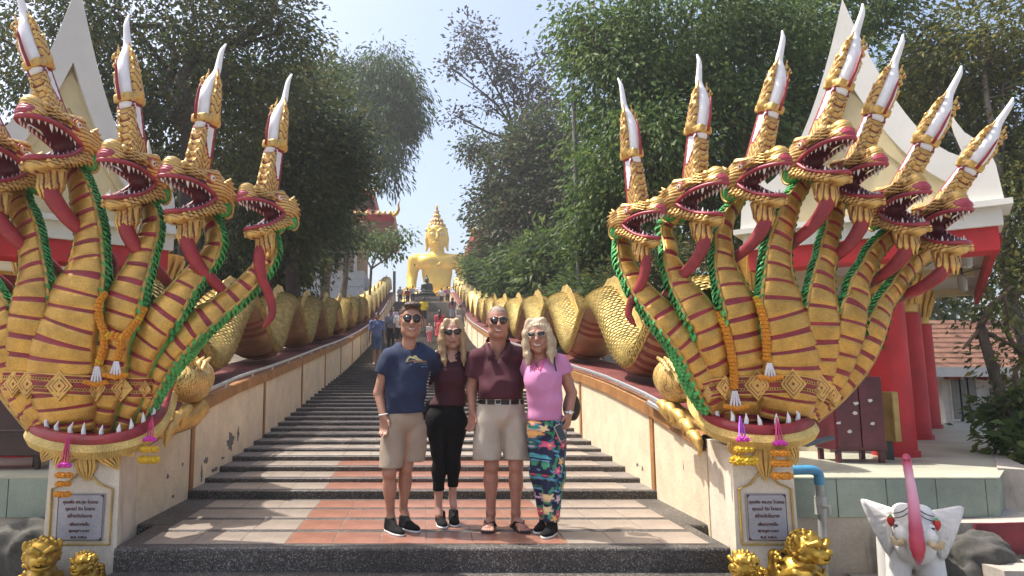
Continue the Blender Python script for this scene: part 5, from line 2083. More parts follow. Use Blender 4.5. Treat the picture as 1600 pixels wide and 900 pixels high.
p, q = at(1549, 640, Yh), at(1562, 606, Yh)
mb = MB()
mb.box(((p.x + q.x) / 2, Yh - .02, (p.z + q.z) / 2), ((q.x - p.x) / 2, .03, (q.z - p.z) / 2))
mb.build('window', DGL, hs, True)
for px in (1480, 1525, 1475):
    p = at(px, 590, Yh)
    mb = MB()
    mb.tube([Vector((p.x, Yh - .05, p.z)), Vector((p.x, Yh - .35, ztp - .3)), Vector((p.x, Yh - .75, ztp - .15))], [.05, .07, .04], 6)
    mb.build('bracket', MAROON, hs, True)

# ---- the hall with red-edged roof half way up on the left, and a second one hidden on the right
def hall(sd, label, Yh, x_in, zb, cat='temple hall'):
    h = empty('temple_hall', (x_in, Yh, zb), label, cat)
    wz = zb + 2.7
    top = zb + 6.9
    xo = x_in + sd * 9.0
    cxm = (x_in + xo) / 2
    hx = abs(xo - x_in) / 2
    mb = MB()
    mb.box((cxm, Yh + 4, (zb - 3 + wz) / 2), (hx, 4, (wz - zb + 3) / 2))
    mb.box((cxm, Yh + 4, zb + 1.55), (hx + .06, 4.06, .09))
    mb.build('white_base', worn('white_plinth_paint', (.60, .60, .60), (.35, .33, .32), .3, .8, .6), h, True)
    mb = MB()
    mb.box((cxm, Yh + 4.3, (wz + top) / 2), (hx - .35, 3.7, (top - wz) / 2))
    mb.build('wall', mat('tan_wall', (.42, .26, .14), .7, 0, .15, 1.2, .1, 20), h, True)
    for k in range(5):
        x = x_in + sd * (.75 + k * 1.75)
        mb = MB()
        mb.box((x, Yh + .56, (wz + top) / 2), (.13, .13, (top - wz) / 2))
        mb.build('post', WHITE, h, True)
    for k in range(4):
        for j in range(2):
            x = x_in + sd * (.75 + (k + .5) * 1.75)
            z = wz + 1.05 + j * 1.95
            mb = MB()
            mb.box((x, Yh + .57, z), (.66, .06, .88))
            wdw = mb.build('window', mat('window_frame', (.30, .22, .15), .6, 0, .1, 3), h, True)
            mb = MB()
            mb.box((x, Yh + .53, z), (.56, .05, .78))
            mb.build('pane', mat('amber_glass', (.30, .22, .10), .2, 0, .3, .6), wdw, True)
    # overhanging roof in two tiers with red fascia, gold beads and upturned corner finials
    for tier, (ov, z0, z1, inn) in enumerate(((2.3, top - .4, top + 1.6, 1.2), (.6, top + 1.9, top + 5.0, 3.2))):
        xa, xb = x_in - sd * ov, xo + sd * ov
        ya, yb = Yh - ov, Yh + 8 + ov
        c = [Vector((xa, ya, z0)), Vector((xb, ya, z0)), Vector((xb, yb, z0)), Vector((xa, yb, z0))]
        d = [Vector((x_in + sd * inn, Yh + inn, z1)), Vector((xo - sd * inn, Yh + inn, z1)), Vector((xo - sd * inn, Yh + 8 - inn, z1)), Vector((x_in + sd * inn, Yh + 8 - inn, z1))]
        mb = MB()
        mb.add(c + d, [(0, 1, 5, 4), (1, 2, 6, 5), (2, 3, 7, 6), (3, 0, 4, 7), (4, 5, 6, 7), (3, 2, 1, 0)])
        mb.build('roof', mat('red_roof', (.30, .05, .045), .6, 0, .2, 1.5, .3, 6), h, True)
        mb = MB()
        for i in range(4):
            a_, b_ = c[i], c[(i + 1) % 4]
            mb.prism([a_ + Vector((0, 0, .12)), b_ + Vector((0, 0, .12)), b_ - Vector((0, 0, .42)), a_ - Vector((0, 0, .42))], (a_ - b_).cross(Vector((0, 0, 1))).normalized() * .08)
        mb.build('red_fascia', RED, h, True)
        mb = MB()
        for i in (0, 3):
            a_, b_ = c[i], c[(i + 1) % 4]
            n = int((b_ - a_).length / .42)
            for j in range(n):
                p = a_.lerp(b_, (j + .5) / n) + Vector((0, 0, .22))
                mb.lathe([(.16, -.12), (.17, 0), (.10, .14), (0, .22)], p, 7)
        o = mb.build('roof_beads', GOLDP, h, True)
        o['kind'] = 'stuff'
        mb = MB()
        mb.tube([c[0], c[0] + Vector((-sd * .28, -.15, .16)), c[0] + Vector((-sd * .45, -.22, .45)), c[0] + Vector((-sd * .40, -.22, .8)), c[0] + Vector((-sd * .52, -.28, 1.15))], [.16, .15, .11, .08, .01], 8)
        sm(mb.build('finial', GOLDC, h, True))
    return h


YHL = 54
hin = at(573, 445, YHL)
hall(-1, 'temple hall on the left slope with white base, amber windows and red-edged roof', YHL, hin.x - .2, hin.z - 1.6)
YHR = 62
hin2 = at(757, 440, YHR)
hall(1, 'temple hall on the right slope almost hidden by trees, red eave finial in view', YHR, hin2.x + 1.2, hin2.z - 2.5)
# ------------------------------------------------------------------ the great seated statue at the head of the stairs
YBU = 100.0
MB_ = pm(YBU, 12)
bo = at(683, 450, YBU)


def buddha():
    def q(px, py, dy=0.0):
        return ((px - 683) * MB_, dy, (450 - py) * MB_)
    e = empty('seated_statue', (bo.x, bo.y, bo.z - 4), 'huge golden seated statue with a flame topped head at the head of the stairs', 'statue')
    s = SDF((-6.2, -4.6, -4.5), (6.2, 3.2, 12.9), 0.11)
    # torso, shoulders, arms, lap
    s.ell(q(683, 426, .2), (2.2, 1.5, 2.4), k=.5)
    s.ell(q(683, 407, .1), (3.1, 1.45, 1.10), k=.6)
    s.ell(q(668, 411, -.75), (1.35, .75, .85), k=.5)
    s.ell(q(698, 411, -.75), (1.35, .75, .85), k=.5)
    s.cap(q(652, 407, .2), q(714, 407, .2), .95, k=.6)
    s.ell(q(683, 446, .1), (1.9, 1.45, 1.6), k=.6)
    for sx in (-1, 1):
        s.cap(q(683 + sx * 36, 407, .1), q(683 + sx * 39.5, 432, .1), .95, .74, k=.45)
        s.cap(q(683 + sx * 39.5, 432, .1), q(683 + sx * 40, 452, -.9), .74, .66, k=.3)
        s.cap(q(683 + sx * 40, 455, -.9), q(683 + sx * 30, 466, -2.6), .66, .55, k=.3)
        s.cap(q(683 + sx * 22, 478, .3), q(683 + sx * 50, 484, -2.0), 1.4, 1.1, k=.5)
        s.cap(q(683 + sx * 50, 484, -2.0), q(683 - sx * 10, 484, -3.2), 1.1, .8, k=.5)
    s.ell(q(683, 475, 0), (3.2, 2.4, 1.6), k=.5)
    # sash over the left shoulder
    s.path([q(716, 398, -.9), q(700, 405, -1.30), q(686, 414, -1.50), q(668, 424, -1.35)], [.09, .09, .09, .08], k=.08)
    s.path([(2.45 * math.cos(a), .15 - 1.42 * math.sin(a), q(0, 419)[2] + .35 * math.cos(a) ** 2) for a in np.linspace(.35, PI - .35, 9)], .13, k=.10)
    s.cap(q(683, 398, .1), q(683, 388, .05), .98, .88, k=.4)
    for j in range(3):
        s.path([(1.02 * math.cos(a), .08 - 1.0 * math.sin(a), q(0, 396 - j * 2.8)[2]) for a in np.linspace(-.3, PI + .3, 9)], .07, k=.08)
    # head
    s.ell(q(683, 366, .05), (1.50, 1.42, 1.80), k=.2)
    s.ell(q(683, 379, -.10), (1.24, 1.20, 1.20), k=.3)
    s.ell(q(683, 388.5, -.75), (.42, .35, .30), k=.2)
    s.cap(q(683, 364, -1.38), q(683, 373, -1.66), .14, .25, k=.12)
    s.ell(q(683, 373.5, -1.45), (.40, .22, .16), k=.1)
    for sx in (-1, 1):
        s.path([q(683 + sx * 1.5, 362.5, -1.38), q(683 + sx * 6.5, 358.5, -1.32), q(683 + sx * 12, 362, -1.0)], [.10, .13, .06], k=.08)
        s.ell(q(683 + sx * 6.8, 365.5, -1.22), (.46, .2, .17), k=.06)
        s.path([q(683 + sx * 2.6, 366.6, -1.36), q(683 + sx * 7, 368.2, -1.36), q(683 + sx * 11.5, 366, -1.1)], [.05, .07, .05], k=.03)
        s.path([q(683 + sx * 15.3, 360, .0), q(683 + sx * 16.4, 372, -.05), q(683 + sx * 15.8, 386, -.05), q(683 + sx * 17.0, 391, -.1)], [.20, .26, .22, .16], k=.06)
    s.path([q(677, 380.8, -1.22), q(680, 379.6, -1.40), q(683, 380.3, -1.44), q(686, 379.6, -1.40), q(689, 380.8, -1.22)], [.07, .12, .11, .12, .07], k=.05)
    s.path([q(678.5, 382.4, -1.22), q(683, 383.4, -1.38), q(687.5, 382.4, -1.22)], [.09, .15, .09], k=.05)
    # hair cap, bun and flame
    s.ell(q(683, 357.5, .28), (1.52, 1.5, 1.15), k=.08)
    s.ell(q(683, 347, .15), (1.02, .95, .85), k=.25)
    s.cap(q(683, 343, .1), q(683, 333, .1), .66, .42, k=.3)
    s.cap(q(683, 333, .1), q(683, 314.5, .1), .42, .05, k=.2)
    zh = q(0, 352.5)[2]

    def curls(D, X, Y, Z):
        hair = ((Z > zh + .15 * np.abs(X) * 0 - .28 * np.abs(X) ** 1.2 * (Y < .1)) & (Z < q(0, 318)[2])) | ((Y > .35) & (Z > q(0, 380)[2]))
        b = np.sin(X * 9) * np.sin(Z * 9) * np.sin(Y * 9 + 1)
        b2 = np.maximum(0, np.cos(np.arctan2(Y - .1, X) * 13)) * np.maximum(0, np.cos(Z * 9.5))
        return np.where(hair & (Z > 2), D - .26 * b2 + .05, D)
    s.field(curls)

    def mf(x, y, z):
        m = np.zeros(len(x), dtype=np.int32)
        m[(np.maximum(0, np.cos(np.arctan2(y - .1, x) * 13)) * np.maximum(0, np.cos(z * 9.5)) < .06) & (((z > zh - .28 * np.abs(x) ** 1.2 + .1) & (y < .35)) | ((y > .35) & (z > q(0, 380)[2]))) & (z > 7) & (z < q(0, 322)[2])] = 2
        for sx in (-1, 1):
            c = q(683 + sx * 6.9, 366.8, -1.40)
            m[((x - c[0]) / .36) ** 2 + ((z - c[2]) / .10) ** 2 + ((y + 1.35) / .4) ** 2 < 1] = 1
        return m
    me = s.mesh('body', mf)
    o = link('body', me, None, False, [mat('great_statue_gold', (0.78, 0.50, 0.055), 0.40, 0.35, 0.10, .35, 0.15, 6, fine=.06), mat('statue_eye', (.30, .20, .06), .5, 0, .1, 3), mat('bronze_groove', (.30, .13, .03), .5, .2, .1, 3)])
    o.location = bo
    adopt(o, e)
    for sx in (-1, 1):
        for c, r, m in ((q(683 + sx * 6.9, 366.9, -1.40), (.34, .10, .10), TOOTH), (q(683 + sx * 6.9, 366.9, -1.48), (.10, .06, .095), BLACKM)):
            mb = MB()
            mb.lathe([(0, -1), (.6, -.8), (.95, -.3), (1, 0), (.95, .3), (.6, .8), (0, 1)], (0, 0, 0), 10, 0, None)
            me = mb.mesh('eye', True)
            me.materials.append(m)
            ob = link('eye', me)
            ob.location = bo + Vector(c)
            ob.scale = r
            adopt(ob, e)
    mb = MB()
    mb.box((bo.x, bo.y + .5, bo.z - 4.3), (6.5, 5, .9), bev=.2)
    mb.box((bo.x, bo.y + .5, bo.z - 6.6), (7.5, 6, 1.8), bev=.2)
    mb.build('plinth', TW, e, True)
    return e


buddha()

# ---- bronze figure on its offering table, parasols and flower stands at the head of the stairs
YT = 66.0
bz = mat('dark_bronze', (.045, .06, .05), .45, .5, .2, 6)
o0 = at(667, 478, YT)
m_ = pm(YT, 8)
st = empty('bronze_figure', (o0.x, YT, TOPZ), 'small dark bronze seated figure on a stepped pedestal at the head of the stairs', 'statue')


def q2(px, py, dy=0): return Vector((o0.x + (px - 667) * m_, YT + dy, o0.z + (478 - py) * m_))


s = SDF((-1.4, -1, -.6), (1.4, 1, 2.4), .05)
s.ell((0, 0, .0), (.75, .5, .28), k=.1).ell((0, 0, .55), (.38, .28, .5), k=.1).ell((0, 0, .85), (.46, .25, .22), k=.1).ell((0, 0, 1.28), (.22, .24, .28), k=.05).cap((0, 0, 1.45), (0, 0, 1.95), .13, .01, k=.05)
for sx in (-1, 1):
    s.cap((sx * .42, 0, .85), (sx * .5, -.1, .4), .12, .10, k=.05).cap((sx * .5, -.1, .4), (sx * .1, -.35, .2), .1, .08, k=.05)
o = link('figure', s.mesh('figure'), None, False, [bz])
o.location = q2(667, 459)
adopt(o, st)
mb = MB()
zb = q2(0, 462).z
mb.lathe([(1.2, 0), (1.2, .12), (.85, .18), (.95, .4), (.7, .5), (.7, .62), (0, .64)], q2(667, 466), 14)
mb.build('pedestal', bz, st, True)
tb = empty('offering_table', q2(667, 480), 'round grey offering table under the small bronze figure', 'table')
mb = MB()
c = q2(667, 468)
mb.lathe([(.5, TOPZ - c.z), (.35, TOPZ - c.z + .3), (.30, -.6), (.9, -.25), (1.55, -.1), (1.6, .12), (0, .13)], c, 18)
mb.build('table_top', mat('grey_stone', (.22, .22, .23), .6, 0, .15, 3), tb, True)
rr = random.Random(5)
k = 0
for i, px in enumerate((622, 627, 632, 637, 642, 647, 652, 684, 689, 693, 698, 702, 706, 657, 680, 676)):
    dy = 2 + rr.uniform(0, 6)
    p = at(px, 470, YT + dy)
    nmf = 'yellow' if i % 3 else 'white'
    e = empty('flower_stand', (p.x, p.y, TOPZ), 'one of the tall %s flower stands round the small bronze figure' % nmf, 'flower stand', nmf + ' flower stands')
    mb = MB()
    hgt = rr.uniform(1.5, 2.3)
    mb.tube([(p.x, p.y, TOPZ), (p.x, p.y, TOPZ + hgt)], .05, 6)
    mb.build('pole', GOLDP, e, True)
    mb = MB()
    for j in range(26):
        a = rr.uniform(0, 6.28)
        r = rr.uniform(.05, .40)
        z = TOPZ + hgt + rr.uniform(-.5, .4)
        mb.lathe([(0, -.08), (.09, -.03), (.10, .03), (0, .09)], (p.x + r * math.cos(a), p.y + r * math.sin(a), z), 6)
    mb.build('flowers', MARY if i % 3 else BUD, e, True)['kind'] = 'stuff'
# low white balustrade and steps carrying on beyond the landing
bs = empty('white_balustrade', at(640, 468, YT + 12), 'white balustrade at the back of the landing below the huge golden statue', 'balustrade')
mb = MB()
mb.box((bo.x * .7, YT + 13, TOPZ + 1.25), (9, .12, .10))
mb.box((bo.x * .7, YT + 13, TOPZ + .35), (9, .15, .35))
mb.build('rail', WHITE, bs, True)
for i in range(28):
    mb = MB()
    mb.lathe([(.09, 0), (.05, .15), (.10, .32), (.05, .48)], (bo.x * .7 - 8.7 + i * .645, YT + 13, TOPZ + .68), 7)
    mb.build('baluster', WHITE, bs, True)
# upper flight hidden behind the offering table
mb = MB()
for i in range(24):
    mb.box((bo.x * .6, YT + 16 + i * .6, TOPZ + (i + 1) * .11), (5, .3, .055 + .01 * i))
tag(mb.build('upper_steps', CEM), kind='structure')
# flagpole left of the landing, utility pole and its wires on the right
p = at(616, 470, 60)
mb = MB()
mb.tube([(p.x, 60, TOPZ - 1), (p.x, 60, at(616, 424, 60).z)], .12, 8)
tag(mb.build('pole', mat('weathered_pole', (.20, .18, .17), .8, 0, .2, 2)), 'bare weathered pole standing left of the head of the stairs', 'pole')
YU = 17.0
p = at(906, 500, YU)
up_ = empty('utility_pole', (p.x, YU, 0), 'thin grey utility pole among the trees behind the golden serpent', 'utility pole')
mb = MB()
mb.tube([(p.x, YU, -.3), (p.x, YU, at(906, 262, YU).z), (p.x, YU, at(906, 130, YU).z)], [.06, .055, .05], 8)
sm(mb.build('shaft', mat('pole_grey', (.22, .21, .20), .7, .2, .15, 2), up_, True))
WIRE = mat('black_cable', (.02, .02, .022), .6, 0, .1, 5)
for k, (a, b, r) in enumerate((((906, 262, YU), (1760, -85, 15), .014), ((906, 272, YU), (1760, -68, 15), .012), ((906, 300, YU), (1330, 150, 14), .008))):
    A, B = at(*a), at(*b)
    mb = MB()
    n = 14
    pts = [A.lerp(B, i / n) - Vector((0, 0, (.5 + .15 * k) * 4 * (i / n) * (1 - i / n))) for i in range(n + 1)]
    mb.tube(pts, r, 5)
    lab = ('upper black cable strung from the utility pole across the right temple gable', 'second black cable just below the upper one over the right naga horns', 'thin lower cable from the utility pole towards the right temple')[k]
    tag(mb.build('overhead_cable', WIRE), lab, 'cable')
# ------------------------------------------------------------------ trees
def leafm(name, c, c2, tr=.45):
    return mat(name, c, 0.55, 0, .3, .9, 0, 10, col2=c2, trans=tr, spec=.25)


BARK = mat('grey_brown_bark', (.13, .10, .075), .9, 0, .3, 3, .5, 18, fine=.3)
BARKP = mat('pale_bark', (.24, .20, .16), .9, 0, .3, 3, .4, 18, fine=.3)
BARKD = mat('dark_bark', (.07, .055, .045), .9, 0, .3, 3, .4, 18, fine=.3)
LV = {
    'dark': [leafm('dark_leaf', (.078, .108, .040), (.05, .075, .03)), leafm('dark_leaf_warm', (.145, .135, .045), (.085, .085, .032)), leafm('dark_leaf_cool', (.060, .095, .050), (.04, .065, .038))],
    'fresh': [leafm('fresh_leaf', (.105, .175, .045), (.07, .125, .035)), leafm('fresh_leaf_light', (.165, .225, .06), (.11, .165, .045)), leafm('fresh_leaf_deep', (.060, .115, .036), (.042, .08, .028))],
    'olive': [leafm('olive_leaf', (.15, .175, .045), (.10, .12, .035)), leafm('olive_leaf_gold', (.24, .22, .05), (.15, .14, .035)), leafm('olive_leaf_deep', (.085, .115, .034), (.05, .065, .024))],
    'feather': [leafm('needle_leaf', (.095, .165, .05), (.06, .11, .04)), leafm('needle_leaf_pale', (.15, .22, .07), (.07, .10, .055)), leafm('needle_leaf_deep', (.05, .08, .045), (.035, .055, .035))],
    'dead': [leafm('brown_leaf', (.085, .065, .05), (.05, .04, .035), .2), leafm('dusty_leaf', (.10, .10, .065), (.06, .06, .045), .25), leafm('dark_leaf_b', (.05, .06, .04), (.03, .04, .03), .25)],
    'creeper': [leafm('creeper_leaf', (.085, .115, .045), (.055, .075, .035)), leafm('creeper_leaf_brown', (.13, .11, .06), (.08, .065, .04), .25), leafm('creeper_leaf_deep', (.06, .09, .035), (.04, .06, .025))],
    'shrub': [leafm('shrub_leaf', (.095, .15, .045), (.06, .10, .03)), leafm('shrub_leaf_light', (.16, .21, .06), (.11, .15, .045)), leafm('shrub_leaf_deep', (.05, .085, .03), (.035, .06, .022))],
}


def leaves(blobs, n_cl, per, size, seed, spread=.45, droop=.25, asp=.5, hollow=.55):
    """numpy leaf cloud: clusters scattered through ellipsoid blobs (c, r, weight)"""
    g = np.random.default_rng(seed)
    wts = np.array([b[2] for b in blobs], dtype=float)
    wts /= wts.sum()
    which = g.choice(len(blobs), n_cl, p=wts)
    d = g.normal(size=(n_cl, 3))
    d /= np.linalg.norm(d, axis=1)[:, None]
    r = hollow + (1 - hollow) * g.random(n_cl) ** .6
    r *= 1 + .12 * g.normal(size=n_cl)
    C = np.array([blobs[i][0] for i in which]) + d * r[:, None] * np.array([blobs[i][1] for i in which])
    out = d
    tone = g.choice(3, n_cl, p=[.5, .25, .25])
    k = np.repeat(np.arange(n_cl), per)
    n = len(k)
    off = g.normal(size=(n, 3)) * spread * np.array([1, 1, .6])
    P = C[k] + off
    # leaf direction: outwards and down
    dirv = out[k] * .6 + off / spread * .5 + g.normal(size=(n, 3)) * .55
    dirv[:, 2] -= droop * 2
    dirv /= np.linalg.norm(dirv, axis=1)[:, None]
    rn = g.normal(size=(n, 3)) + np.array([0, 0, 1.2])
    sd = np.cross(dirv, rn)
    sd /= np.linalg.norm(sd, axis=1)[:, None] + 1e-9
    nr = np.cross(sd, dirv)
    L = size * g.uniform(.6, 1.25, n)
    W = L * asp * .5
    V = np.empty((n, 4, 3))
    V[:, 0] = P
    V[:, 1] = P + dirv * (L * .45)[:, None] + sd * W[:, None] + nr * (L * .06)[:, None]
    V[:, 2] = P + dirv * L[:, None] - nr * (L * .12)[:, None]
    V[:, 3] = P + dirv * (L * .45)[:, None] - sd * W[:, None] + nr * (L * .06)[:, None]
    Fc = np.arange(n * 4).reshape(n, 4)
    mi = np.where(g.random(n) < .8, tone[k], g.integers(0, 3, n))
    return V.reshape(-1, 3), Fc, mi, C


def limb(mb, a, b, ra, rb, rr, wob=.08, n=7, sag=0.0):
    a, b = Vector(a), Vector(b)
    L = (b - a).length
    pts, rad = [], []
    ph = [rr.uniform(-1, 1) for _ in range(6)]
    for i in range(n + 1):
        t = i / n
        w_ = math.sin(PI * t) * wob * L
        pts.append(a.lerp(b, t) + Vector((w_ * (ph[0] + ph[1] * math.sin(5 * t)), w_ * (ph[2] + ph[3] * math.sin(4 * t + 1)), w_ * ph[4] * .5 - sag * L * math.sin(PI * t))))
        rad.append(ra + (rb - ra) * t ** .8)
    mb.tube(pts, rad, 7)
    return pts


def tree(label, base, blobs, kind, n_cl, per, size, seed, trunk_r=.22, bark=None, group='trees along the stairs', name='broadleaf_tree', cat='tree', forks=None, spread=.45, droop=.25, asp=.5, hollow=.55, twigs=60):
    rr = random.Random(seed)
    e = empty(name, base, label, cat, group)
    b = Vector(base)
    V, Fc, mi, C = leaves(blobs, n_cl, per, size, seed, spread, droop, asp, hollow)
    mb = MB()
    cen = sum((Vector(q[0]) * q[2] for q in blobs), Vector()) / sum(q[2] for q in blobs)
    low = min(q[0][2] - q[1][2] for q in blobs)
    fork = forks if forks else Vector((b.x + (cen.x - b.x) * .35, b.y + (cen.y - b.y) * .35, max(b.z + 1.0, low + .5)))
    fork = Vector(fork)
    limb(mb, b - Vector((0, 0, .4)), fork, trunk_r, trunk_r * .75, rr, .05)
    tr = sm(mb.build('trunk', bark or BARK, e, True), 80)
    mb = MB()
    joints = [fork]
    for c, r, wt in blobs:
        c = Vector(c)
        pts = limb(mb, fork, c, trunk_r * .6, trunk_r * .22, rr, .10)
        joints += pts[3:]
        for _ in range(3):
            d = Vector((rr.uniform(-1, 1) * r[0], rr.uniform(-1, 1) * r[1], rr.uniform(-.4, 1) * r[2])) * .7
            p2 = limb(mb, pts[rr.randint(3, 7)], c + d, trunk_r * .25, trunk_r * .06, rr, .12)
            joints += p2[3:]
    J = np.array([tuple(j) for j in joints])
    g = np.random.default_rng(seed + 1)
    for i in g.choice(len(C), min(twigs, len(C)), replace=False):
        j = J[np.argmin(((J - C[i]) ** 2).sum(1))]
        limb(mb, j, C[i], .03, .008, rr, .10, 4)
    sm(mb.build('branches', bark or BARK, e, True), 80)
    o = link('crown', npmesh('crown', V, Fc, mi, False), e, True, LV[kind])
    return e


def blob(px, py, Y, rpx, rpy, ry, w_=1.0):
    p = at(px, py, Y)
    m = pm(Y, p.z)
    return (tuple(p), (rpx * m, ry, rpy * m), w_)


def gz_(px, Y):
    x = at(px, 500, Y).x
    return (x, Y, hillz(x, Y) if abs(x) > 3.6 else 0)


GL = 'trees left of the stairs'
GRR = 'trees right of the stairs'
tree('dark spreading tree at the upper left with a leaning trunk, behind the left temple gable', gz_(285, 13), [blob(60, 60, 14, 150, 110, 2.2, 1.2), blob(250, 40, 14, 150, 120, 2.4, 1.5), blob(380, 70, 15, 110, 100, 2.2, 1.2), blob(330, 180, 14, 120, 90, 2, 1), blob(160, 170, 15, 110, 80, 2, .8), blob(430, 10, 15, 55, 60, 1.4, .4)],
     'dark', 1050, 30, .135, 11, .26, BARKD, GL, forks=at(300, 190, 13), spread=.27)
tree('dense dark tree right of the spreading one, hanging over the left serpent', gz_(470, 19), [blob(420, 220, 19, 110, 90, 2.4, 1.2), blob(470, 200, 20, 72, 90, 2.4, 1.2), blob(485, 290, 20, 66, 70, 2.2, 1), blob(430, 330, 19, 80, 80, 2.2, 1.1), blob(535, 240, 21, 42, 56, 2, .6), blob(500, 120, 22, 26, 24, 1.6, .2)],
     'dark', 1050, 36, .17, 12, .24, BARKD, GL, forks=at(455, 330, 19), spread=.34)
tree('feathery pale green tree leaning over the stairs beside the left hall', gz_(532, 46), [blob(602, 120, 46, 44, 36, 3, 1.1), blob(632, 165, 46, 30, 50, 2.6, 1.0), blob(610, 205, 46, 40, 46, 3, 1.0), blob(545, 122, 46, 30, 28, 2.4, .5), blob(598, 262, 46, 30, 36, 2.4, .35), blob(572, 165, 46, 40, 48, 3, .8)],
     'feather', 430, 36, .50, 13, .26, BARK, GL, name='feathery_tree', forks=at(556, 250, 46), spread=.50, droop=.8, asp=.22, hollow=.5)
tree('dark bushy tree with a pale trunk in front of the left temple hall', gz_(508, 30), [blob(503, 350, 31, 40, 52, 2.2, 1.2), blob(468, 370, 30, 42, 62, 2.2, 1.1)],
     'dark', 480, 30, .22, 14, .26, BARKP, GL, forks=at(518, 395, 30), spread=.55)
tree('low dark tree filling the gap behind the two inner left naga heads', gz_(330, 22), [blob(330, 330, 22, 90, 90, 2.2, 1.2), blob(400, 400, 22, 80, 70, 2.2, 1.2), blob(260, 400, 23, 80, 70, 2.2, .8), blob(220, 300, 22, 80, 80, 2, .6)],
     'dark', 900, 26, .22, 15, .24, BARKD, GL, spread=.45)
tree('small sparse sapling hanging its leaves before the white base of the left hall', gz_(577, 38), [blob(600, 385, 39, 24, 18, 1.2, 1), blob(575, 372, 39, 14, 16, 1.0, .4), blob(626, 366, 39, 10, 9, .8, .25)],
     'fresh', 80, 14, .26, 16, .10, BARK, GL, name='sapling', forks=at(580, 420, 38), spread=.45, droop=.5)
# right side
tree('half bare tree with dry brown leaf clusters reaching up right of the golden statue', gz_(835, 42), [blob(735, 65, 42, 30, 38, 1.6, .5), blob(775, 105, 42, 26, 26, 1.6, .3), blob(805, 125, 42, 30, 30, 1.6, .4), blob(852, 110, 42, 14, 44, 1.4, .3), blob(705, 105, 42, 14, 10, 1, .14), blob(835, 165, 42, 40, 34, 2, .6), blob(712, 182, 42, 18, 8, 1, .08), blob(765, 165, 42, 22, 14, 1, .12)],
     'dead', 270, 12, .30, 21, .17, BARKD, GRR, name='dry_tree', forks=at(805, 215, 42), spread=.42, droop=.1, hollow=.2, twigs=140)
tree('dark tree covered in dusty creeper right of the golden statue', gz_(840, 36), [blob(815, 275, 36, 58, 62, 2.6, 1.2), blob(850, 225, 36, 48, 54, 2.6, 1.1), blob(768, 325, 38, 28, 44, 2, .5), blob(840, 345, 35, 62, 56, 2.6, 1.1), blob(742, 232, 38, 16, 14, 1.4, .15), blob(885, 300, 34, 40, 76, 2.4, .9), blob(795, 365, 36, 40, 40, 2, .7)],
     'creeper', 1150, 24, .27, 22, .26, BARKD, GRR, spread=.45)
tree('large bright leafy tree behind the inner horns of the right naga', gz_(1130, 17), [blob(960, 130, 17, 75, 110, 2, 1.3), blob(1060, 60, 17, 120, 90, 2.4, 1.6), blob(1180, 90, 17, 110, 100, 2.2, 1.4), blob(1000, 260, 16, 90, 80, 2, 1.2), blob(1120, 220, 17, 110, 90, 2.2, 1.4), blob(1240, 190, 18, 80, 100, 2, 1), blob(950, 350, 17, 50, 70, 1.6, .7), blob(1300, 20, 18, 100, 50, 2, .9), blob(900, 25, 17, 22, 16, .8, .1), blob(910, 60, 17, 26, 22, 1, .15), blob(1080, 340, 18, 100, 70, 2, .9)],
     'fresh', 2100, 32, .165, 23, .26, BARK, GRR, forks=at(1120, 300, 17), spread=.30, droop=.5)
tree('olive green tree at the right edge, its leaves turning yellow', gz_(1600, 16), [blob(1540, 60, 16, 110, 80, 2.2, 1.2), blob(1480, 130, 17, 80, 60, 2, .9), blob(1590, 180, 16, 70, 90, 2, 1.2), blob(1620, 330, 15, 60, 90, 2, 1), blob(1560, 270, 17, 60, 60, 1.8, .6), blob(1590, 430, 16, 40, 50, 1.4, .35)],
     'olive', 800, 28, .15, 24, .18, BARKP, GRR, forks=at(1580, 470, 16), spread=.28)
tree('dark branch tree top between the right temple gable and the olive tree', gz_(1425, 24), [blob(1395, 125, 24, 40, 26, 2, .6), blob(1445, 200, 24, 60, 50, 2, 1), blob(1500, 300, 24, 80, 90, 2, 1)],
     'fresh', 420, 22, .24, 25, .22, BARK, GRR, spread=.5)
# bare leaning trunk in front of the small house
e = empty('bare_tree', gz_(1590, 14.5), 'nearly bare tree with a leaning brown trunk before the small house at the right', 'tree', GRR)
rr = random.Random(3)
mb = MB()
LTR = limb(mb, Vector(gz_(1575, 14.5)), at(1532, 510, 14.5), .13, .09, rr, .06)
sm(mb.build('trunk', BARK, e, True))
mb = MB()
for a, b, r in (((1532, 510), (1555, 470), .07), ((1532, 510), (1505, 545), .05), ((1570, 640), (1600, 560), .07), ((1600, 560), (1570, 470), .06), ((1570, 470), (1560, 425), .04), ((1600, 560), (1635, 480), .05), ((1555, 470), (1600, 430), .04), ((1540, 520), (1590, 545), .05), ((1555, 470), (1525, 440), .03)):
    limb(mb, at(*a, 14.5), at(*b, 14.5), r, r * .5, rr, .08)
sm(mb.build('branches', mat('reddish_bark', (.19, .12, .085), .9, 0, .3, 3, .4, 18, fine=.3), e, True))
V, Fc, mi, C = leaves([blob(1560, 450, 14.5, 60, 60, 1, 1), blob(1600, 560, 14.5, 40, 40, 1, .5)], 90, 12, .16, 77, .3)
link('crown', npmesh('crown', V, Fc, mi, False), e, True, LV['olive'])


# shrubs: rosettes of long leaves on the right slope and low bushes
def shrub(label, blobs, kind, n_cl, per, size, seed, group, asp=.28, spread=.2, name='shrub', base=None, droop=.1):
    c = Vector(blobs[0][0])
    b = base or (c.x, c.y, hillz(c.x, c.y) if abs(c.x) > 3.62 else c.z - 1)
    return tree(label, b, blobs, kind, n_cl, per, size, seed, .06, BARK, group, name, 'shrub', spread=spread, asp=asp, droop=droop, hollow=.5, twigs=50)


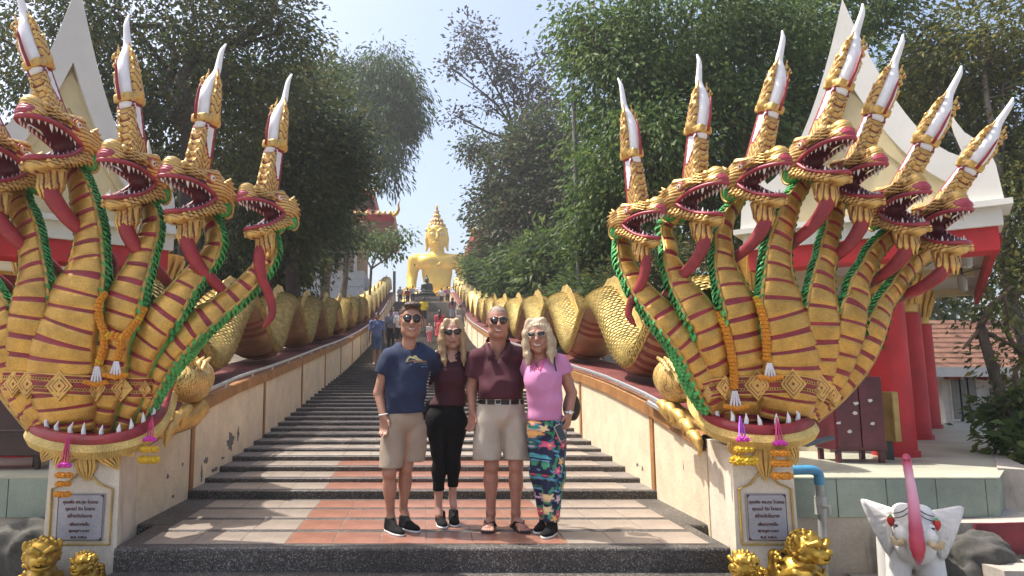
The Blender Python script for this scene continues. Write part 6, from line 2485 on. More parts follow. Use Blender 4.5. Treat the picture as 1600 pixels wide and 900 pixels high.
GS = 'shrubs on the right slope'
shrub('shrub with long pale leaves right of the golden statue, above the serpent', [blob(815, 415, 30, 46, 30, 1.6, 1), blob(800, 440, 30, 44, 26, 1.6, 1), blob(855, 395, 26, 40, 24, 1.4, .8), blob(850, 440, 26, 40, 28, 1.4, .8)], 'shrub', 300, 14, .50, 31, GS, .22, .30)
shrub('dark rounded bush overlapping the shoulder of the golden statue', [blob(752, 428, 50, 20, 24, 2.2, 1), blob(776, 400, 46, 22, 22, 2.2, .7), blob(780, 450, 44, 24, 20, 2, .7), blob(742, 405, 52, 9, 9, 1.4, .15)], 'shrub', 420, 22, .30, 32, GS, .4, .45)
shrub('low green bush under the utility pole', [blob(935, 395, 17, 34, 20, 1, .7), blob(955, 450, 16, 34, 26, 1, 1), blob(905, 455, 20, 36, 24, 1, 1)], 'shrub', 240, 16, .20, 33, GS, .36, .25)
shrub('dark hedge like bush behind the right serpent hump', [blob(1000, 445, 14, 44, 34, .8, 1), blob(1030, 415, 14, 40, 40, .8, .8), blob(880, 470, 24, 40, 18, 1, .8)], 'dark', 330, 18, .15, 34, GS, .36, .25)
GS2 = 'shrubs at the right edge'
shrub('dark leafy plant at the right edge above the kerb wall', [blob(1596, 645, 8.2, 18, 36, .35, 1), blob(1588, 690, 8.0, 14, 14, .35, .6), blob(1612, 700, 7.8, 20, 26, .35, .8)], 'shrub', 90, 9, .15, 35, GS2, .5, .13, base=(8.6, 8.6, .3))
shrub('row of small bushes before the white house', [blob(1572, 646, 16, 18, 9, .6, 1), blob(1596, 630, 16, 16, 18, .6, 1)], 'dark', 90, 14, .14, 36, GS2, .4, .18)
# far wooded hillside closing the view
V, Fc, mi, C = leaves([((-34, 62, 7), (13, 10, 7), 1.2), ((34, 60, 8), (13, 10, 8), 1.2), ((52, 40, 5), (14, 10, 7), 1), ((-50, 40, 5), (14, 10, 7), 1), ((-23, 50, 9), (7, 6, 6), .8), ((26, 46, 8), (8, 6, 7), 1)], 2300, 16, .75, 91, 1.0)
tag(link('woodland', npmesh('woodland', V, Fc, mi, False), None, False, LV['dark']), kind='stuff')
# ------------------------------------------------------------------ gold guardian lions and the white elephant
def lion_mesh(grin, seed, h=.0065):
    s = SDF((-.21, -.30, -.03), (.21, .26, .62), h)
    s.ell((0, .02, .22), (.115, .125, .17), k=.03)
    s.ell((0, -.06, .25), (.10, .09, .12), k=.04)
    for y in (-1, 1):
        s.ell((y * .10, .09, .11), (.075, .11, .11), k=.03)
        s.cap((y * .075, -.09, .26), (y * .085, -.14, .05), .055, .040, k=.03)
        s.ell((y * .088, -.165, .03), (.048, .065, .035), k=.02)
        for t in (-1, 0, 1):
            s.ell((y * .088 + t * .026, -.215, .028), (.016, .022, .022), k=.008)
        s.ell((y * .10, -.05, .03), (.05, .08, .035), k=.02)
        s.path([(y * .08, -.12, .30), (y * .11, -.05, .30), (y * .10, .06, .25)], [.02, .03, .02], k=.02)
    s.ell((0, -.075, .455), (.105, .105, .10), k=.03)
    s.ell((0, -.165, .425), (.072, .055, .048), k=.02)
    s.ell((0, -.16, .39), (.062, .05, .030), k=.012)
    s.cap((-.05, -.215, .405), (.05, -.215, .405), .010, k=.006, op='s')
    s.ell((0, -.205, .408), (.060, .03, .012 if grin else .006), k=.008, op='s')
    s.ell((0, -.215, .452), (.030, .020, .018), k=.010)
    for y in (-1, 1):
        s.ell((y * .018, -.222, .446), (.011, .010, .009), k=.005)
        s.path([(y * .02, -.185, .485), (y * .055, -.175, .505), (y * .088, -.13, .49)], [.014, .022, .012], k=.008)
        s.ell((y * .045, -.172, .475), (.018, .014, .014), k=.004)
        s.ell((y * .10, -.06, .51), (.022, .016, .036), k=.01)
        for t in range(4):
            s.ell((y * (.012 + .014 * t), -.212 + .006 * t, .412), (.006, .006, .010), k=.002)
    g = np.random.default_rng(seed)
    # mane of tight curls over the crown, cheeks and down the back
    for i in range(150):
        d = g.normal(size=3)
        d /= np.linalg.norm(d)
        if d[1] < -.45 and d[2] < .78: continue
        if d[2] < -.75: continue
        p = np.array((0, -.06, .455)) + d * np.array((.110, .112, .106))
        s.ell(tuple(p), .0135, k=.003)
    for i in range(34):
        a = g.uniform(.2, PI - .2)
        z = g.uniform(.25, .40)
        s.ell((.105 * math.cos(a), .02 + .115 * math.sin(a), z), .016, k=.004)
    s.path([(0, .13, .15), (0, .19, .26), (0, .17, .36), (0, .13, .34)], [.03, .04, .035, .02], k=.02)
    s.path([(.0, -.165, .30), (.045, -.15, .32), (.0, -.175, .285), (-.045, -.15, .32)], .012, k=.006)
    s.ell((0, -.178, .275), .020, k=.005)
    s.box((0, 0.0, -.005), (.17, .24, .02), None, .008, .006)
    me = s.mesh('body')
    me.materials.append(GOLDS)
    return me


LM1, LM2 = lion_mesh(True, 1), lion_mesh(False, 2)
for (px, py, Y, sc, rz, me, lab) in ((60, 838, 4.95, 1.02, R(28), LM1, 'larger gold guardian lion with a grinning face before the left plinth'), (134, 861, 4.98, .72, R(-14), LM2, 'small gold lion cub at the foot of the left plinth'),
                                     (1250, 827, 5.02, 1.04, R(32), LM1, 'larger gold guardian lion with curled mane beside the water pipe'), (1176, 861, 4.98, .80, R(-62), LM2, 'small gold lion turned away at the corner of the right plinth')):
    top = at(px, py, Y)
    e = empty('lion_statue', (top.x, Y, ZG), lab, 'lion statue', 'gold guardian lions at the plinths')
    zt = top.z - .567 * sc
    o = link('lion', me, None)
    o.name = 'body'
    o.location = (top.x, Y + .06, zt)
    o.rotation_euler = (0, 0, rz)
    o.scale = (sc,) * 3
    adopt(o, e)
    mb = MB()
    mb.box((top.x, Y + .06, (zt - .03 + ZG - .02) / 2), (.20 * sc, .27 * sc, (zt - .01 - ZG + .02) / 2), rz, bev=.006)
    mb.build('base', CEM, e, True)

# ---- elephant
EW = mat('elephant_white', (.74, .72, .69), .5, 0, .06, 4, .08, 40, cav=(.45, .43, .42))  # cav makes the hollows greyer than the white
ex = at(1430, 880, 5.55)
el = empty('elephant_statue', (ex.x, 5.55, ZG), 'white elephant statue with spread ears and a raised pink trunk', 'elephant statue')
s = SDF((-.34, -.44, -.02), (.34, .72, .80), .0095)
s.ell((0, .27, .40), (.195, .38, .225), k=.05)
s.ell((0, -.10, .55), (.138, .15, .15), k=.05)
s.ell((-.055, -.10, .655), (.075, .09, .06), k=.03).ell((.055, -.10, .655), (.075, .09, .06), k=.03)
s.ell((0, -.12, .40), (.13, .11, .12), k=.05)
for y in (-1, 1):
    s.cap((y * .105, .02, .32), (y * .115, -.01, .0), .080, .088, k=.04)
    s.cap((y * .125, .45, .34), (y * .13, .47, .0), .10, .10, k=.05)
    s.ell((y * .085, -.225, .505), (.05, .05, .06), k=.03)
    s.ell((y * .105, -.20, .575), (.022, .02, .018), k=.008)
s.cap((0, -.20, .46), (0, -.26, .40), .075, .05, k=.03)
s.path([(0, -.20, .50), (0, -.235, .58), (0, -.245, .66)], [.07, .055, .03], k=.03)
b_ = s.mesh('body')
o = link('body', b_, None, False, [EW])
o.location = (ex.x, 5.55, ZG)
adopt(o, el)
TRK = bpy.data.materials.new('painted_trunk_pink')
TRK.use_nodes = True
n_ = TRK.node_tree
tc = n_.nodes.new('ShaderNodeTexCoord')
sp = n_.nodes.new('ShaderNodeSeparateXYZ')
n_.links.new(tc.outputs['UV'], sp.inputs[0])
cr = n_.nodes.new('ShaderNodeValToRGB')
ce = cr.color_ramp.elements
ce[0].position = 0; ce[0].color = (.62, .20, .30, 1)
ce[1].position = 1; ce[1].color = (.50, .05, .10, 1)
for p_, c_ in ((.16, (.52, .05, .07)), (.38, (.50, .07, .13)), (.52, (.72, .28, .40)), (.66, (.76, .42, .52)), (.80, (.60, .10, .20))):
    q_ = ce.new(p_); q_.color = (*c_, 1)
n_.links.new(sp.outputs[1], cr.inputs[0])
n_.links.new(cr.outputs[0], n_.nodes['Principled BSDF'].inputs['Base Color'])
n_.nodes['Principled BSDF'].inputs['Roughness'].default_value = .4
tp = crom([(0, -.285, .315, .018), (0, -.325, .365, .042), (0, -.325, .44, .066), (0, -.318, .53, .062), (0, -.305, .65, .054), (0, -.29, .78, .047), (-.008, -.27, .92, .040), (-.014, -.25, 1.02, .040), (-.016, -.245, 1.06, .040), (-.016, -.235, 1.09, .022)], 4)
V, UV, Fs = [], [], []
SG = 14
for i, p in enumerate(tp):
    ring = 1.0 - (.045 if i % 3 == 0 else 0)
    for k in range(SG):
        a = 2 * PI * k / SG
        V.append((p[0] + p[3] * math.cos(a) * .76 * ring, p[1] + p[3] * .8 * math.sin(a) * ring, p[2]))
        UV.append((k / SG, i / (len(tp) - 1)))
mi = []
for i in range(len(tp) - 1):
    for k in range(SG):
        Fs.append((i * SG + k, i * SG + (k + 1) % SG, (i + 1) * SG + (k + 1) % SG, (i + 1) * SG + k))
        a = 2 * PI * (k + .5) / SG
        mi.append(1 if math.sin(a) < -.05 else 0)
n0 = (len(tp) - 1) * SG
V.append((tp[-1][0], tp[-1][1], tp[-1][2] + .008)); UV.append((.5, 1))
tri = [(n0 + k, n0 + (k + 1) % SG, len(V) - 1) for k in range(SG)]
mi += [1] * SG
o = link('trunk', npmesh('trunk', np.array(V), [np.array(Fs), np.array(tri)], mi, True, np.array(UV)), None, False, [EW, TRK])
o.location = (ex.x, 5.55, ZG)
adopt(o, el)
for sx in (-1, 1):
    mb = MB()
    mb.tube([Vector((ex.x + (-.016 + sx * .014), 5.55 - .262, ZG + 1.055)), Vector((ex.x + (-.016 + sx * .014), 5.55 - .29, ZG + 1.052))], .008, 7)
    mb.build('nostril', MAROON, el, True)
    # ear: thick rippled leaf shape
    prof = [(.115, .665), (.20, .69), (.31, .715), (.318, .67), (.285, .57), (.240, .45), (.195, .35), (.165, .315), (.135, .39), (.118, .52)]
    mb = MB()
    c = Vector((.15, 0, .60))
    nr_ = 7
    P = crom([(a, 0, b) for a, b in prof + [prof[0]]], 4)
    V2, F2 = [], []
    for side in (0, 1):
        for r in range(nr_ + 1):
            t = r / nr_
            for p in P[:-1]:
                x, z = (c.x + (p[0] - c.x) * t), c.z + (p[2] - c.z) * t
                y = -.07 + .25 * (x - .13) ** 2 * 4 * .5 + (.012 * math.sin(z * 130 + x * 60) * t * (1 - .4 * t) if side == 0 else .03) - (.008 if side == 0 else 0) * (1 - t ** 4)
                V2.append(Vector((ex.x + sx * x, 5.55 + y - .03 * (1 - t), ZG + z)))
    m_ = len(P) - 1
    for side in (0, 1):
        b0 = side * (nr_ + 1) * m_
        for r in range(nr_):
            for k in range(m_):
                q = (b0 + r * m_ + k, b0 + r * m_ + (k + 1) % m_, b0 + (r + 1) * m_ + (k + 1) % m_, b0 + (r + 1) * m_ + k)
                F2.append(q if (side == 0) == (sx > 0) else q[::-1])
    for k in range(m_):
        q = (nr_ * m_ + k, nr_ * m_ + (k + 1) % m_, (2 * nr_ + 1) * m_ + (k + 1) % m_, (2 * nr_ + 1) * m_ + k)
        F2.append(q if sx > 0 else q[::-1])
    mb.add(V2, F2)
    mb.build('ear', EW, el, True, True)
    mb = MB()
    mb.tube([Vector((ex.x + sx * a, 5.55 + b, ZG + c_)) for a, b, c_ in ((.075, -.24, .475), (.105, -.31, .455), (.14, -.345, .465), (.152, -.35, .505))], [.024, .024, .022, .014], 9)
    sm(mb.build('tusk', mat('ivory_paint', (.60, .48, .28), .4, 0, .12, 8), el, True))
    mb = MB()
    p = Vector((ex.x + sx * .142, 5.55 - .17, ZG + .605))
    mb.lathe([(0, -.065), (.018, -.04), (.026, -.012), (.020, .012), (0, .02)], p, 10, 0)
    mb.lathe([(.018, .010), (.008, .026), (0, .034)], p, 8, 1)
    sm(mb.build('ornament', [mat('ornament_red', (.55, .03, .03), .4, 0, .1, 9), GREEN], el, True))
    mb = MB()
    mb.lathe([(0, -1), (.8, -.5), (1, 0), (.8, .5), (0, 1)], (0, 0, 0), 10)
    me = mb.mesh('eye', True); me.materials.append(BLACKM)
    o = link('eye', me)
    o.location = (ex.x + sx * .112, 5.55 - .222, ZG + .565)
    o.scale = (.012, .008, .009)
    adopt(o, el)
for r in range(2):
    for sx in (-1, 1):
        mb = MB()
        pts = []
        for i in range(9):
            t = i / 8
            pts.append(Vector((ex.x + sx * (.015 + .11 * t), 5.55 - .205 + .05 * t * t - .03 * r, ZG + .712 - .03 * r - .07 * t * t - .03 * math.sin(PI * t))))
        mb.tube(pts, .0035, 5)
        mb.build('chain', BLACKM, el, True)

el.rotation_euler = (0, 0, R(-30))
# ------------------------------------------------------------------ people
SKIN1 = mat('skin_tanned', (.40, .205, .135), .5, 0, .10, 9, .08, 90)
SKIN2 = mat('skin_fair', (.46, .25, .18), .5, 0, .08, 9, .08, 90)
SKIN3 = mat('skin_ruddy', (.40, .19, .13), .5, 0, .12, 9, .08, 90)
SKIN4 = mat('skin_brown', (.30, .16, .095), .5, 0, .10, 9)
LIPS = mat('lip_skin', (.31, .115, .09), .45, 0, .1, 20)
TEETHW = mat('smile_white', (.72, .68, .62), .35, 0, .05, 20)
HAIRB = mat('brown_hair', (.075, .045, .025), .55, 0, .3, 25, .4, 160)
HAIRY = mat('blond_hair', (.42, .29, .155), .45, 0, .25, 14, .3, 120, col2=(.25, .16, .08))
HAIRW = mat('ash_blond_hair', (.50, .39, .25), .45, 0, .2, 14, .3, 120, col2=(.33, .24, .145))
HAIRG = mat('thin_grey_hair', (.26, .19, .14), .6, 0, .3, 25, .4, 160)
HAIRK = mat('black_hair', (.014, .011, .010), .5, 0, .2, 25)
NAVY = mat('navy_cotton', (.013, .024, .066), .85, 0, .15, 5, .2, 220)
KHAKI = mat('khaki_cotton', (.36, .285, .21), .85, 0, .08, 4, .25, 220)
STONE = mat('stone_cotton', (.45, .39, .315), .85, 0, .07, 4, .25, 220)
WINE = mat('maroon_cotton', (.048, .007, .015), .85, 0, .15, 5, .2, 220)
WINEP = mat('maroon_polo_pique', (.062, .009, .018), .85, 0, .15, 5, .25, 260)
BLACKC = mat('black_legging', (.0055, .0055, .0065), .85, 0, .2, 5, .2, 200, spec=.2)
PINKC = mat('pink_cotton', (.58, .23, .42), .8, 0, .07, 4, .2, 220)
SHOEB = mat('black_mesh_shoe', (.007, .007, .008), .8, 0, .2, 20, .5, 200, spec=.2)
SOLEW = mat('pale_sole', (.62, .62, .58), .6, 0, .08, 10)
LENS = mat('dark_lens', (.010, .010, .013), .06, 0, .1, 5, spec=.8)
LEATH = mat('black_leather', (.010, .009, .009), .5, 0, .2, 10)


def floral():
    m = bpy.data.materials.new('tropical_floral_print')
    m.use_nodes = True
    n = m.node_tree
    L = n.links.new
    b = n.nodes['Principled BSDF']
    b.inputs['Roughness'].default_value = .75
    tc = n.nodes.new('ShaderNodeTexCoord')
    base = None
    rgb = n.nodes.new('ShaderNodeRGB')
    rgb.outputs[0].default_value = (.010, .016, .055, 1)
    cur = rgb.outputs[0]

    s3 = n.nodes.new('ShaderNodeSeparateXYZ')
    L(tc.outputs['Object'], s3.inputs[0])
    sh = n.nodes.new('ShaderNodeMath'); sh.operation = 'MULTIPLY_ADD'; sh.inputs[1].default_value = .8
    L(s3.outputs[1], sh.inputs[0]); L(s3.outputs[0], sh.inputs[2])
    flat = n.nodes.new('ShaderNodeCombineXYZ')
    L(sh.outputs[0], flat.inputs[0]); L(s3.outputs[2], flat.inputs[1])

    def layer(cur, scale, stretch, off, thr0, thr1, ramp, petals, prob, dist=.0):
        mp = n.nodes.new('ShaderNodeMapping')
        mp.inputs['Scale'].default_value = (stretch[0], stretch[2], 1)
        mp.inputs['Location'].default_value = off
        mp.inputs['Rotation'].default_value = (0, 0, off[1] * 2.0)
        L(flat.outputs[0], mp.inputs[0])
        v = n.nodes.new('ShaderNodeTexVoronoi')
        v.voronoi_dimensions = '2D'
        v.inputs['Scale'].default_value = scale
        v.inputs['Randomness'].default_value = .9
        no = n.nodes.new('ShaderNodeTexNoise')
        no.inputs['Scale'].default_value = scale * 2.3
        ad = n.nodes.new('ShaderNodeMix'); ad.data_type = 'VECTOR'
        ad.inputs['Factor'].default_value = dist
        L(mp.outputs[0], no.inputs['Vector'])
        L(mp.outputs[0], ad.inputs['A']); L(no.outputs['Color'], ad.inputs['B'])
        L(ad.outputs['Result'], v.inputs['Vector'])
        # petals from the angle about the cell centre
        vm = n.nodes.new('ShaderNodeVectorMath'); vm.operation = 'SUBTRACT'
        L(ad.outputs['Result'], vm.inputs[0]); L(v.outputs['Position'], vm.inputs[1])
        sx = n.nodes.new('ShaderNodeSeparateXYZ'); L(vm.outputs[0], sx.inputs[0])
        at2 = n.nodes.new('ShaderNodeMath'); at2.operation = 'ARCTAN2'
        L(sx.outputs[0], at2.inputs[0]); L(sx.outputs[1], at2.inputs[1])
        mu = n.nodes.new('ShaderNodeMath'); mu.operation = 'MULTIPLY'; mu.inputs[1].default_value = petals
        L(at2.outputs[0], mu.inputs[0])
        co = n.nodes.new('ShaderNodeMath'); co.operation = 'COSINE'; L(mu.outputs[0], co.inputs[0])
        mr = n.nodes.new('ShaderNodeMapRange')
        mr.inputs['From Min'].default_value = -1; mr.inputs['From Max'].default_value = 1
        mr.inputs['To Min'].default_value = thr0; mr.inputs['To Max'].default_value = thr1
        L(co.outputs[0], mr.inputs['Value'])
        lt = n.nodes.new('ShaderNodeMath'); lt.operation = 'LESS_THAN'
        L(v.outputs['Distance'], lt.inputs[0]); L(mr.outputs[0], lt.inputs[1])
        sc = n.nodes.new('ShaderNodeSeparateColor'); L(v.outputs['Color'], sc.inputs[0])
        pr = n.nodes.new('ShaderNodeMath'); pr.operation = 'LESS_THAN'; pr.inputs[1].default_value = prob
        L(sc.outputs[1], pr.inputs[0])
        an = n.nodes.new('ShaderNodeMath'); an.operation = 'MULTIPLY'
        L(lt.outputs[0], an.inputs[0]); L(pr.outputs[0], an.inputs[1])
        cr = n.nodes.new('ShaderNodeValToRGB')
        cr.color_ramp.interpolation = 'CONSTANT'
        e = cr.color_ramp.elements
        e[0].position = 0; e[0].color = (*ramp[0], 1)
        e[1].position = 1 / len(ramp); e[1].color = (*ramp[1], 1)
        for i in range(2, len(ramp)):
            q = e.new(i / len(ramp)); q.color = (*ramp[i], 1)
        L(sc.outputs[0], cr.inputs[0])
        # paler towards the heart of each motif
        dv = n.nodes.new('ShaderNodeMapRange')
        dv.inputs['From Min'].default_value = 0; dv.inputs['From Max'].default_value = thr1
        dv.inputs['To Min'].default_value = 1.5; dv.inputs['To Max'].default_value = .75
        L(v.outputs['Distance'], dv.inputs['Value'])
        ml = n.nodes.new('ShaderNodeMix'); ml.data_type = 'RGBA'; ml.blend_type = 'MULTIPLY'; ml.inputs['Factor'].default_value = 1
        L(cr.outputs[0], ml.inputs['A']); L(dv.outputs[0], ml.inputs['B'])
        mx = n.nodes.new('ShaderNodeMix'); mx.data_type = 'RGBA'
        L(an.outputs[0], mx.inputs['Factor']); L(cur, mx.inputs['A']); L(ml.outputs['Result'], mx.inputs['B'])
        return mx.outputs['Result']
    cur = layer(cur, 15, (1.7, .4, .75), (.3, .45, .1), .20, .48, [(.02, .13, .09), (.03, .20, .10), (.02, .10, .16), (.05, .24, .13)], 2, .95, .03)
    cur = layer(cur, 17, (.8, .4, 1.6), (.7, -.35, .5), .16, .40, [(.03, .22, .26), (.06, .30, .36), (.03, .18, .09), (.10, .26, .42)], 2, .8, .03)
    cur = layer(cur, 12, (1, .4, 1), (.15, .9, .35), .20, .46, [(.62, .10, .22), (.70, .36, .16), (.55, .40, .52), (.68, .52, .30), (.60, .07, .14)], 5, .75, .0)
    cur = layer(cur, 12, (1, .4, 1), (.15, .9, .35), .06, .10, [(.75, .50, .08), (.70, .60, .25)], 3, .75, .0)
    L(cur, b.inputs['Base Color'])
    return m


FLORAL = floral()


class Head:
    def __init__(s, c, yaw=0.0, tilt=0.0, nod=0.0, sc=1.0):
        s.c = Vector(c)
        s.M = Matrix.Rotation(yaw, 3, 'Z') @ Matrix.Rotation(tilt, 3, 'Y') @ Matrix.Rotation(nod, 3, 'X')
        s.sc = sc

    def __call__(s, x, y, z):
        return tuple(s.c + s.M @ Vector((x, y, z)) * s.sc)


def head_prims(s, H, female=False):
    k = H.sc
    M = H.M

    def E(p, r, **a): s.ell(H(*p), tuple(q * k for q in r), M, **a)

    def C(p, q, ra, rb=None, **a): s.cap(H(*p), H(*q), ra * k, (rb if rb is not None else ra) * k, **a)
    E((0, .012, .028), (.077, .092, .086), k=.02)
    E((0, -.012, -.038), (.063 if female else .068, .070, .076), k=.03)
    E((0, -.052, -.104), (.024 if female else .032, .026, .020), k=.035)
    for y in (-1, 1):
        E((y * .042, -.045, -.020), (.024, .028, .022), k=.015)
        E((y * .049, -.012, -.078), (.018, .04, .024), k=.02)
        E((y * .0325, -.082, .010), (.017, .012, .010), k=.008, op='s')
        E((y * .032, -.072, .008), (.0125, .0125, .0115), k=.003)
        C((y * .014, -.090, .030), (y * .052, -.072, .030), .008, .006, k=.012)
        E((y * .078, .012, -.008), (.010, .020, .032), k=.008)
        E((y * .013, -.098, -.032), (.009, .009, .008), k=.006)
    C((0, -.088, .014), (0, -.110, -.028), .009, .0135, k=.012)
    E((0, -.0795, -.0600), (.034, .0095, .0050), k=.010)
    E((0, -.0775, -.0725), (.028, .0100, .0065), k=.010)
    for y in (-1, 1):
        C((0, -.0905, -.0668), (y * .031, -.0755, -.0610), .0024, .0018, k=.003, op='s')
        C((y * .020, -.092, -.032), (y * .041, -.076, -.062), .0018, .0014, k=.010, op='s')


def lips_fn(H, base=0):
    Mi = np.array(H.M.transposed())
    c = np.array(H.c)

    def f(x, y, z):
        p = np.stack([x, y, z], 1) - c
        q = (p @ Mi.T) / H.sc
        m = np.zeros(len(x), dtype=np.int32)
        lip = (((q[:, 0]) / .030) ** 2 + ((q[:, 2] + .066) / .0095) ** 2 < 1) & (q[:, 1] < -.07)
        m[lip] = 1
        return m
    return f


def hand(s, w, d, side, size=1.0, curl=.5, thumb=1):
    """five fingers: w wrist, d pointing direction, side = direction of the thumb edge"""
    w, d = Vector(w), Vector(d).normalized()
    sd = Vector(side)
    sd = (sd - d * sd.dot(d)).normalized()
    nrm = d.cross(sd).normalized()            # back-palm axis
    k = size
    pb = w + d * .085 * k
    for t, f in ((-.030, .9), (-.010, 1.0), (.010, 1.0), (.029, .95)):
        s.cap(w + sd * t * .6 * k + d * .012 * k, w + sd * t * k + d * .085 * f * k, .016 * k, .0125 * k, k=.014)
    for t, L in ((-.031, .060), (-.0105, .074), (.0105, .080), (.031, .070)):
        a = w + sd * t * k + d * .085 * k
        ang = curl * (1.1 if t < 0 else .9)
        d1 = (d * math.cos(ang * .6) + nrm * math.sin(ang * .6))
        d2 = (d * math.cos(ang * 1.5) + nrm * math.sin(ang * 1.5))
        b = a + d1 * L * .48 * k
        c = b + d2 * L * .34 * k
        e = c + (d * math.cos(ang * 2) + nrm * math.sin(ang * 2)) * L * .25 * k
        s.cap(a, b, .0105 * k, .0098 * k, k=.006)
        s.cap(b, c, .0098 * k, .009 * k, k=.004)
        s.cap(c, e, .009 * k, .0075 * k, k=.004)
    a = w + sd * .026 * k + d * .022 * k
    b = a + (sd * .65 + d * .75 + nrm * .25).normalized() * .042 * k
    c = b + (sd * .25 + d * .95 + nrm * .3).normalized() * .034 * k
    s.cap(a, b, .0155 * k, .0125 * k, k=.012)
    s.cap(b, c, .0115 * k, .009 * k, k=.005)


def folds(amp, fz, seed, tilt=.6):
    g = random.Random(seed)
    p = [g.uniform(0, 6) for _ in range(6)]

    def f(D, X, Y, Z):
        a = np.sin((Z * fz + X * fz * tilt) + 1.6 * np.sin(X * 9 + p[0]) + p[1]) * np.sin(X * 13 + Z * 5 + p[2])
        b = np.sin((Z * fz * .8 - X * fz * tilt * 1.2) + 1.3 * np.sin(X * 7 + Y * 6 + p[3]) + p[4]) * np.sin(Z * 8 + p[5])
        return D + 1.5 * amp * (a * .6 + b * .5)
    return f


def sunglasses(H, parent, shape='aviator', col=BLACKM, lens=LENS):
    for sx in (-1, 1):
        mb = MB()
        if shape == 'aviator': prof = [(.008, .016), (.030, .019), (.056, .014), (.060, -.002), (.050, -.022), (.030, -.029), (.014, -.020)]
        elif shape == 'cat': prof = [(.006, .012), (.030, .020), (.060, .024), (.066, .008), (.058, -.014), (.034, -.022), (.012, -.014)]
        else: prof = [(.007, .014), (.030, .016), (.056, .017), (.060, .006), (.052, -.012), (.030, -.016), (.011, -.010)]
        P = crom([(a, 0, b) for a, b in prof + [prof[0]]], 4)[:-1]

        def yy(x): return -.104 + 6.5 * x * x
        front = [Vector(H(sx * p[0], yy(p[0]), p[2] + .010)) for p in P]
        c = Vector(H(sx * .033, yy(.033) - .006, .006))
        back = [Vector(H(sx * p[0], yy(p[0]) + .004, p[2] + .010)) for p in P]
        n = len(P)
        mb.add([c] + front + back, [(0, 1 + i, 1 + (i + 1) % n) for i in range(n)] + [(1 + i, 1 + n + i, 1 + n + (i + 1) % n, 1 + (i + 1) % n) for i in range(n)])
        o = mb.build('lens', lens, parent, True, True)
        mb = MB()
        mb.tube(front + [front[0]], .0024 if shape != 'aviator' else .0014, 6)
        mb.tube([Vector(H(sx * .058, yy(.058), .020)), Vector(H(sx * .078, -.06, .020)), Vector(H(sx * .083, .01, .012)), Vector(H(sx * .080, .025, .0))], .0028, 6)
        mb.build('rim', col, parent, True)
    mb = MB()
    mb.tube([Vector(H(-.011, -.106, .020)), Vector(H(0, -.112, .023)), Vector(H(.011, -.106, .020))], .0024, 6)
    mb.build('bridge', col, parent, True)


def shoe(parent, heel, toe, w_=.045, mt=SHOEB, sole=SOLEW, z=0.0, h=.075, lace=None):
    a, b = Vector((heel[0], heel[1], z)), Vector((toe[0], toe[1], z))
    d = (b - a).normalized()
    sd = Vector((-d.y, d.x, 0))
    L = (b - a).length
    pad = .08
    lo = np.minimum(np.array(a), np.array(b)) - pad
    hi = np.maximum(np.array(a), np.array(b)) + pad
    s = SDF((lo[0], lo[1], z - .01), (hi[0], hi[1], z + .15), .006)
    Mx = Matrix((d, sd, Vector((0, 0, 1)))).transposed()
    s.ell(a + d * L * .22 + Vector((0, 0, .045)), (L * .25, w_ * .82, h * .62), Mx, k=.01)
    s.ell(a + d * L * .62 + Vector((0, 0, .034)), (L * .40, w_, h * .46), Mx, k=.03)
    s.cap(a + d * L * .2 + Vector((0, 0, .05)), a + d * L * .20 + Vector((0, 0, .095)), .040, .041, k=.02)
    s.cap(a + d * L * .30 + Vector((0, 0, .085)), a + d * L * .58 + Vector((0, 0, .060)), .026, .022, k=.02)
    s.ell(a + d * L * .20 + Vector((0, 0, .115)), (.033, .029, .035), Mx, k=.006, op='s')
    s.field(lambda D, X, Y, Z: np.maximum(D, (z + .022) - Z))
    up = link('shoe', s.mesh('shoe'), parent, True, [mt])
    s = SDF((lo[0], lo[1], z - .01), (hi[0], hi[1], z + .06), .006)
    s.ell(a + d * L * .24 + Vector((0, 0, .018)), (L * .27, w_ * .92, .030), Mx, k=.01)
    s.ell(a + d * L * .64 + Vector((0, 0, .016)), (L * .39, w_ * 1.07, .026), Mx, k=.02)
    s.field(lambda D, X, Y, Z: np.maximum(np.maximum(D, Z - z - .026), z + .001 - Z))
    link('sole', s.mesh('sole'), up, True, [sole])
    mb = MB()
    for i in range(4):
        c = a + d * L * (.36 + .075 * i) + Vector((0, 0, .098 - .010 * i))
        mb.tube([c - sd * .024 - Vector((0, 0, .012)), c + Vector((0, 0, .006)), c + sd * .024 - Vector((0, 0, .012))], .0032, 5)
    mb.build('lace', lace or DARK, up, True)
    return up


def boundsof(pts, pad):
    A = np.array([tuple(p) for p in pts])
    return A.min(0) - pad, A.max(0) + pad


def clipz(s, z, keep='above', fx=0.0, x0=0.0):
    if keep == 'above': s.field(lambda D, X, Y, Z: np.maximum(D, z + fx * (X - x0) - Z))
    else: s.field(lambda D, X, Y, Z: np.maximum(D, Z - z - fx * (X - x0)))
    return s


def person_root(x, y, z, label, group=None):
    return empty('person', (x, y, z), label, 'person', group)


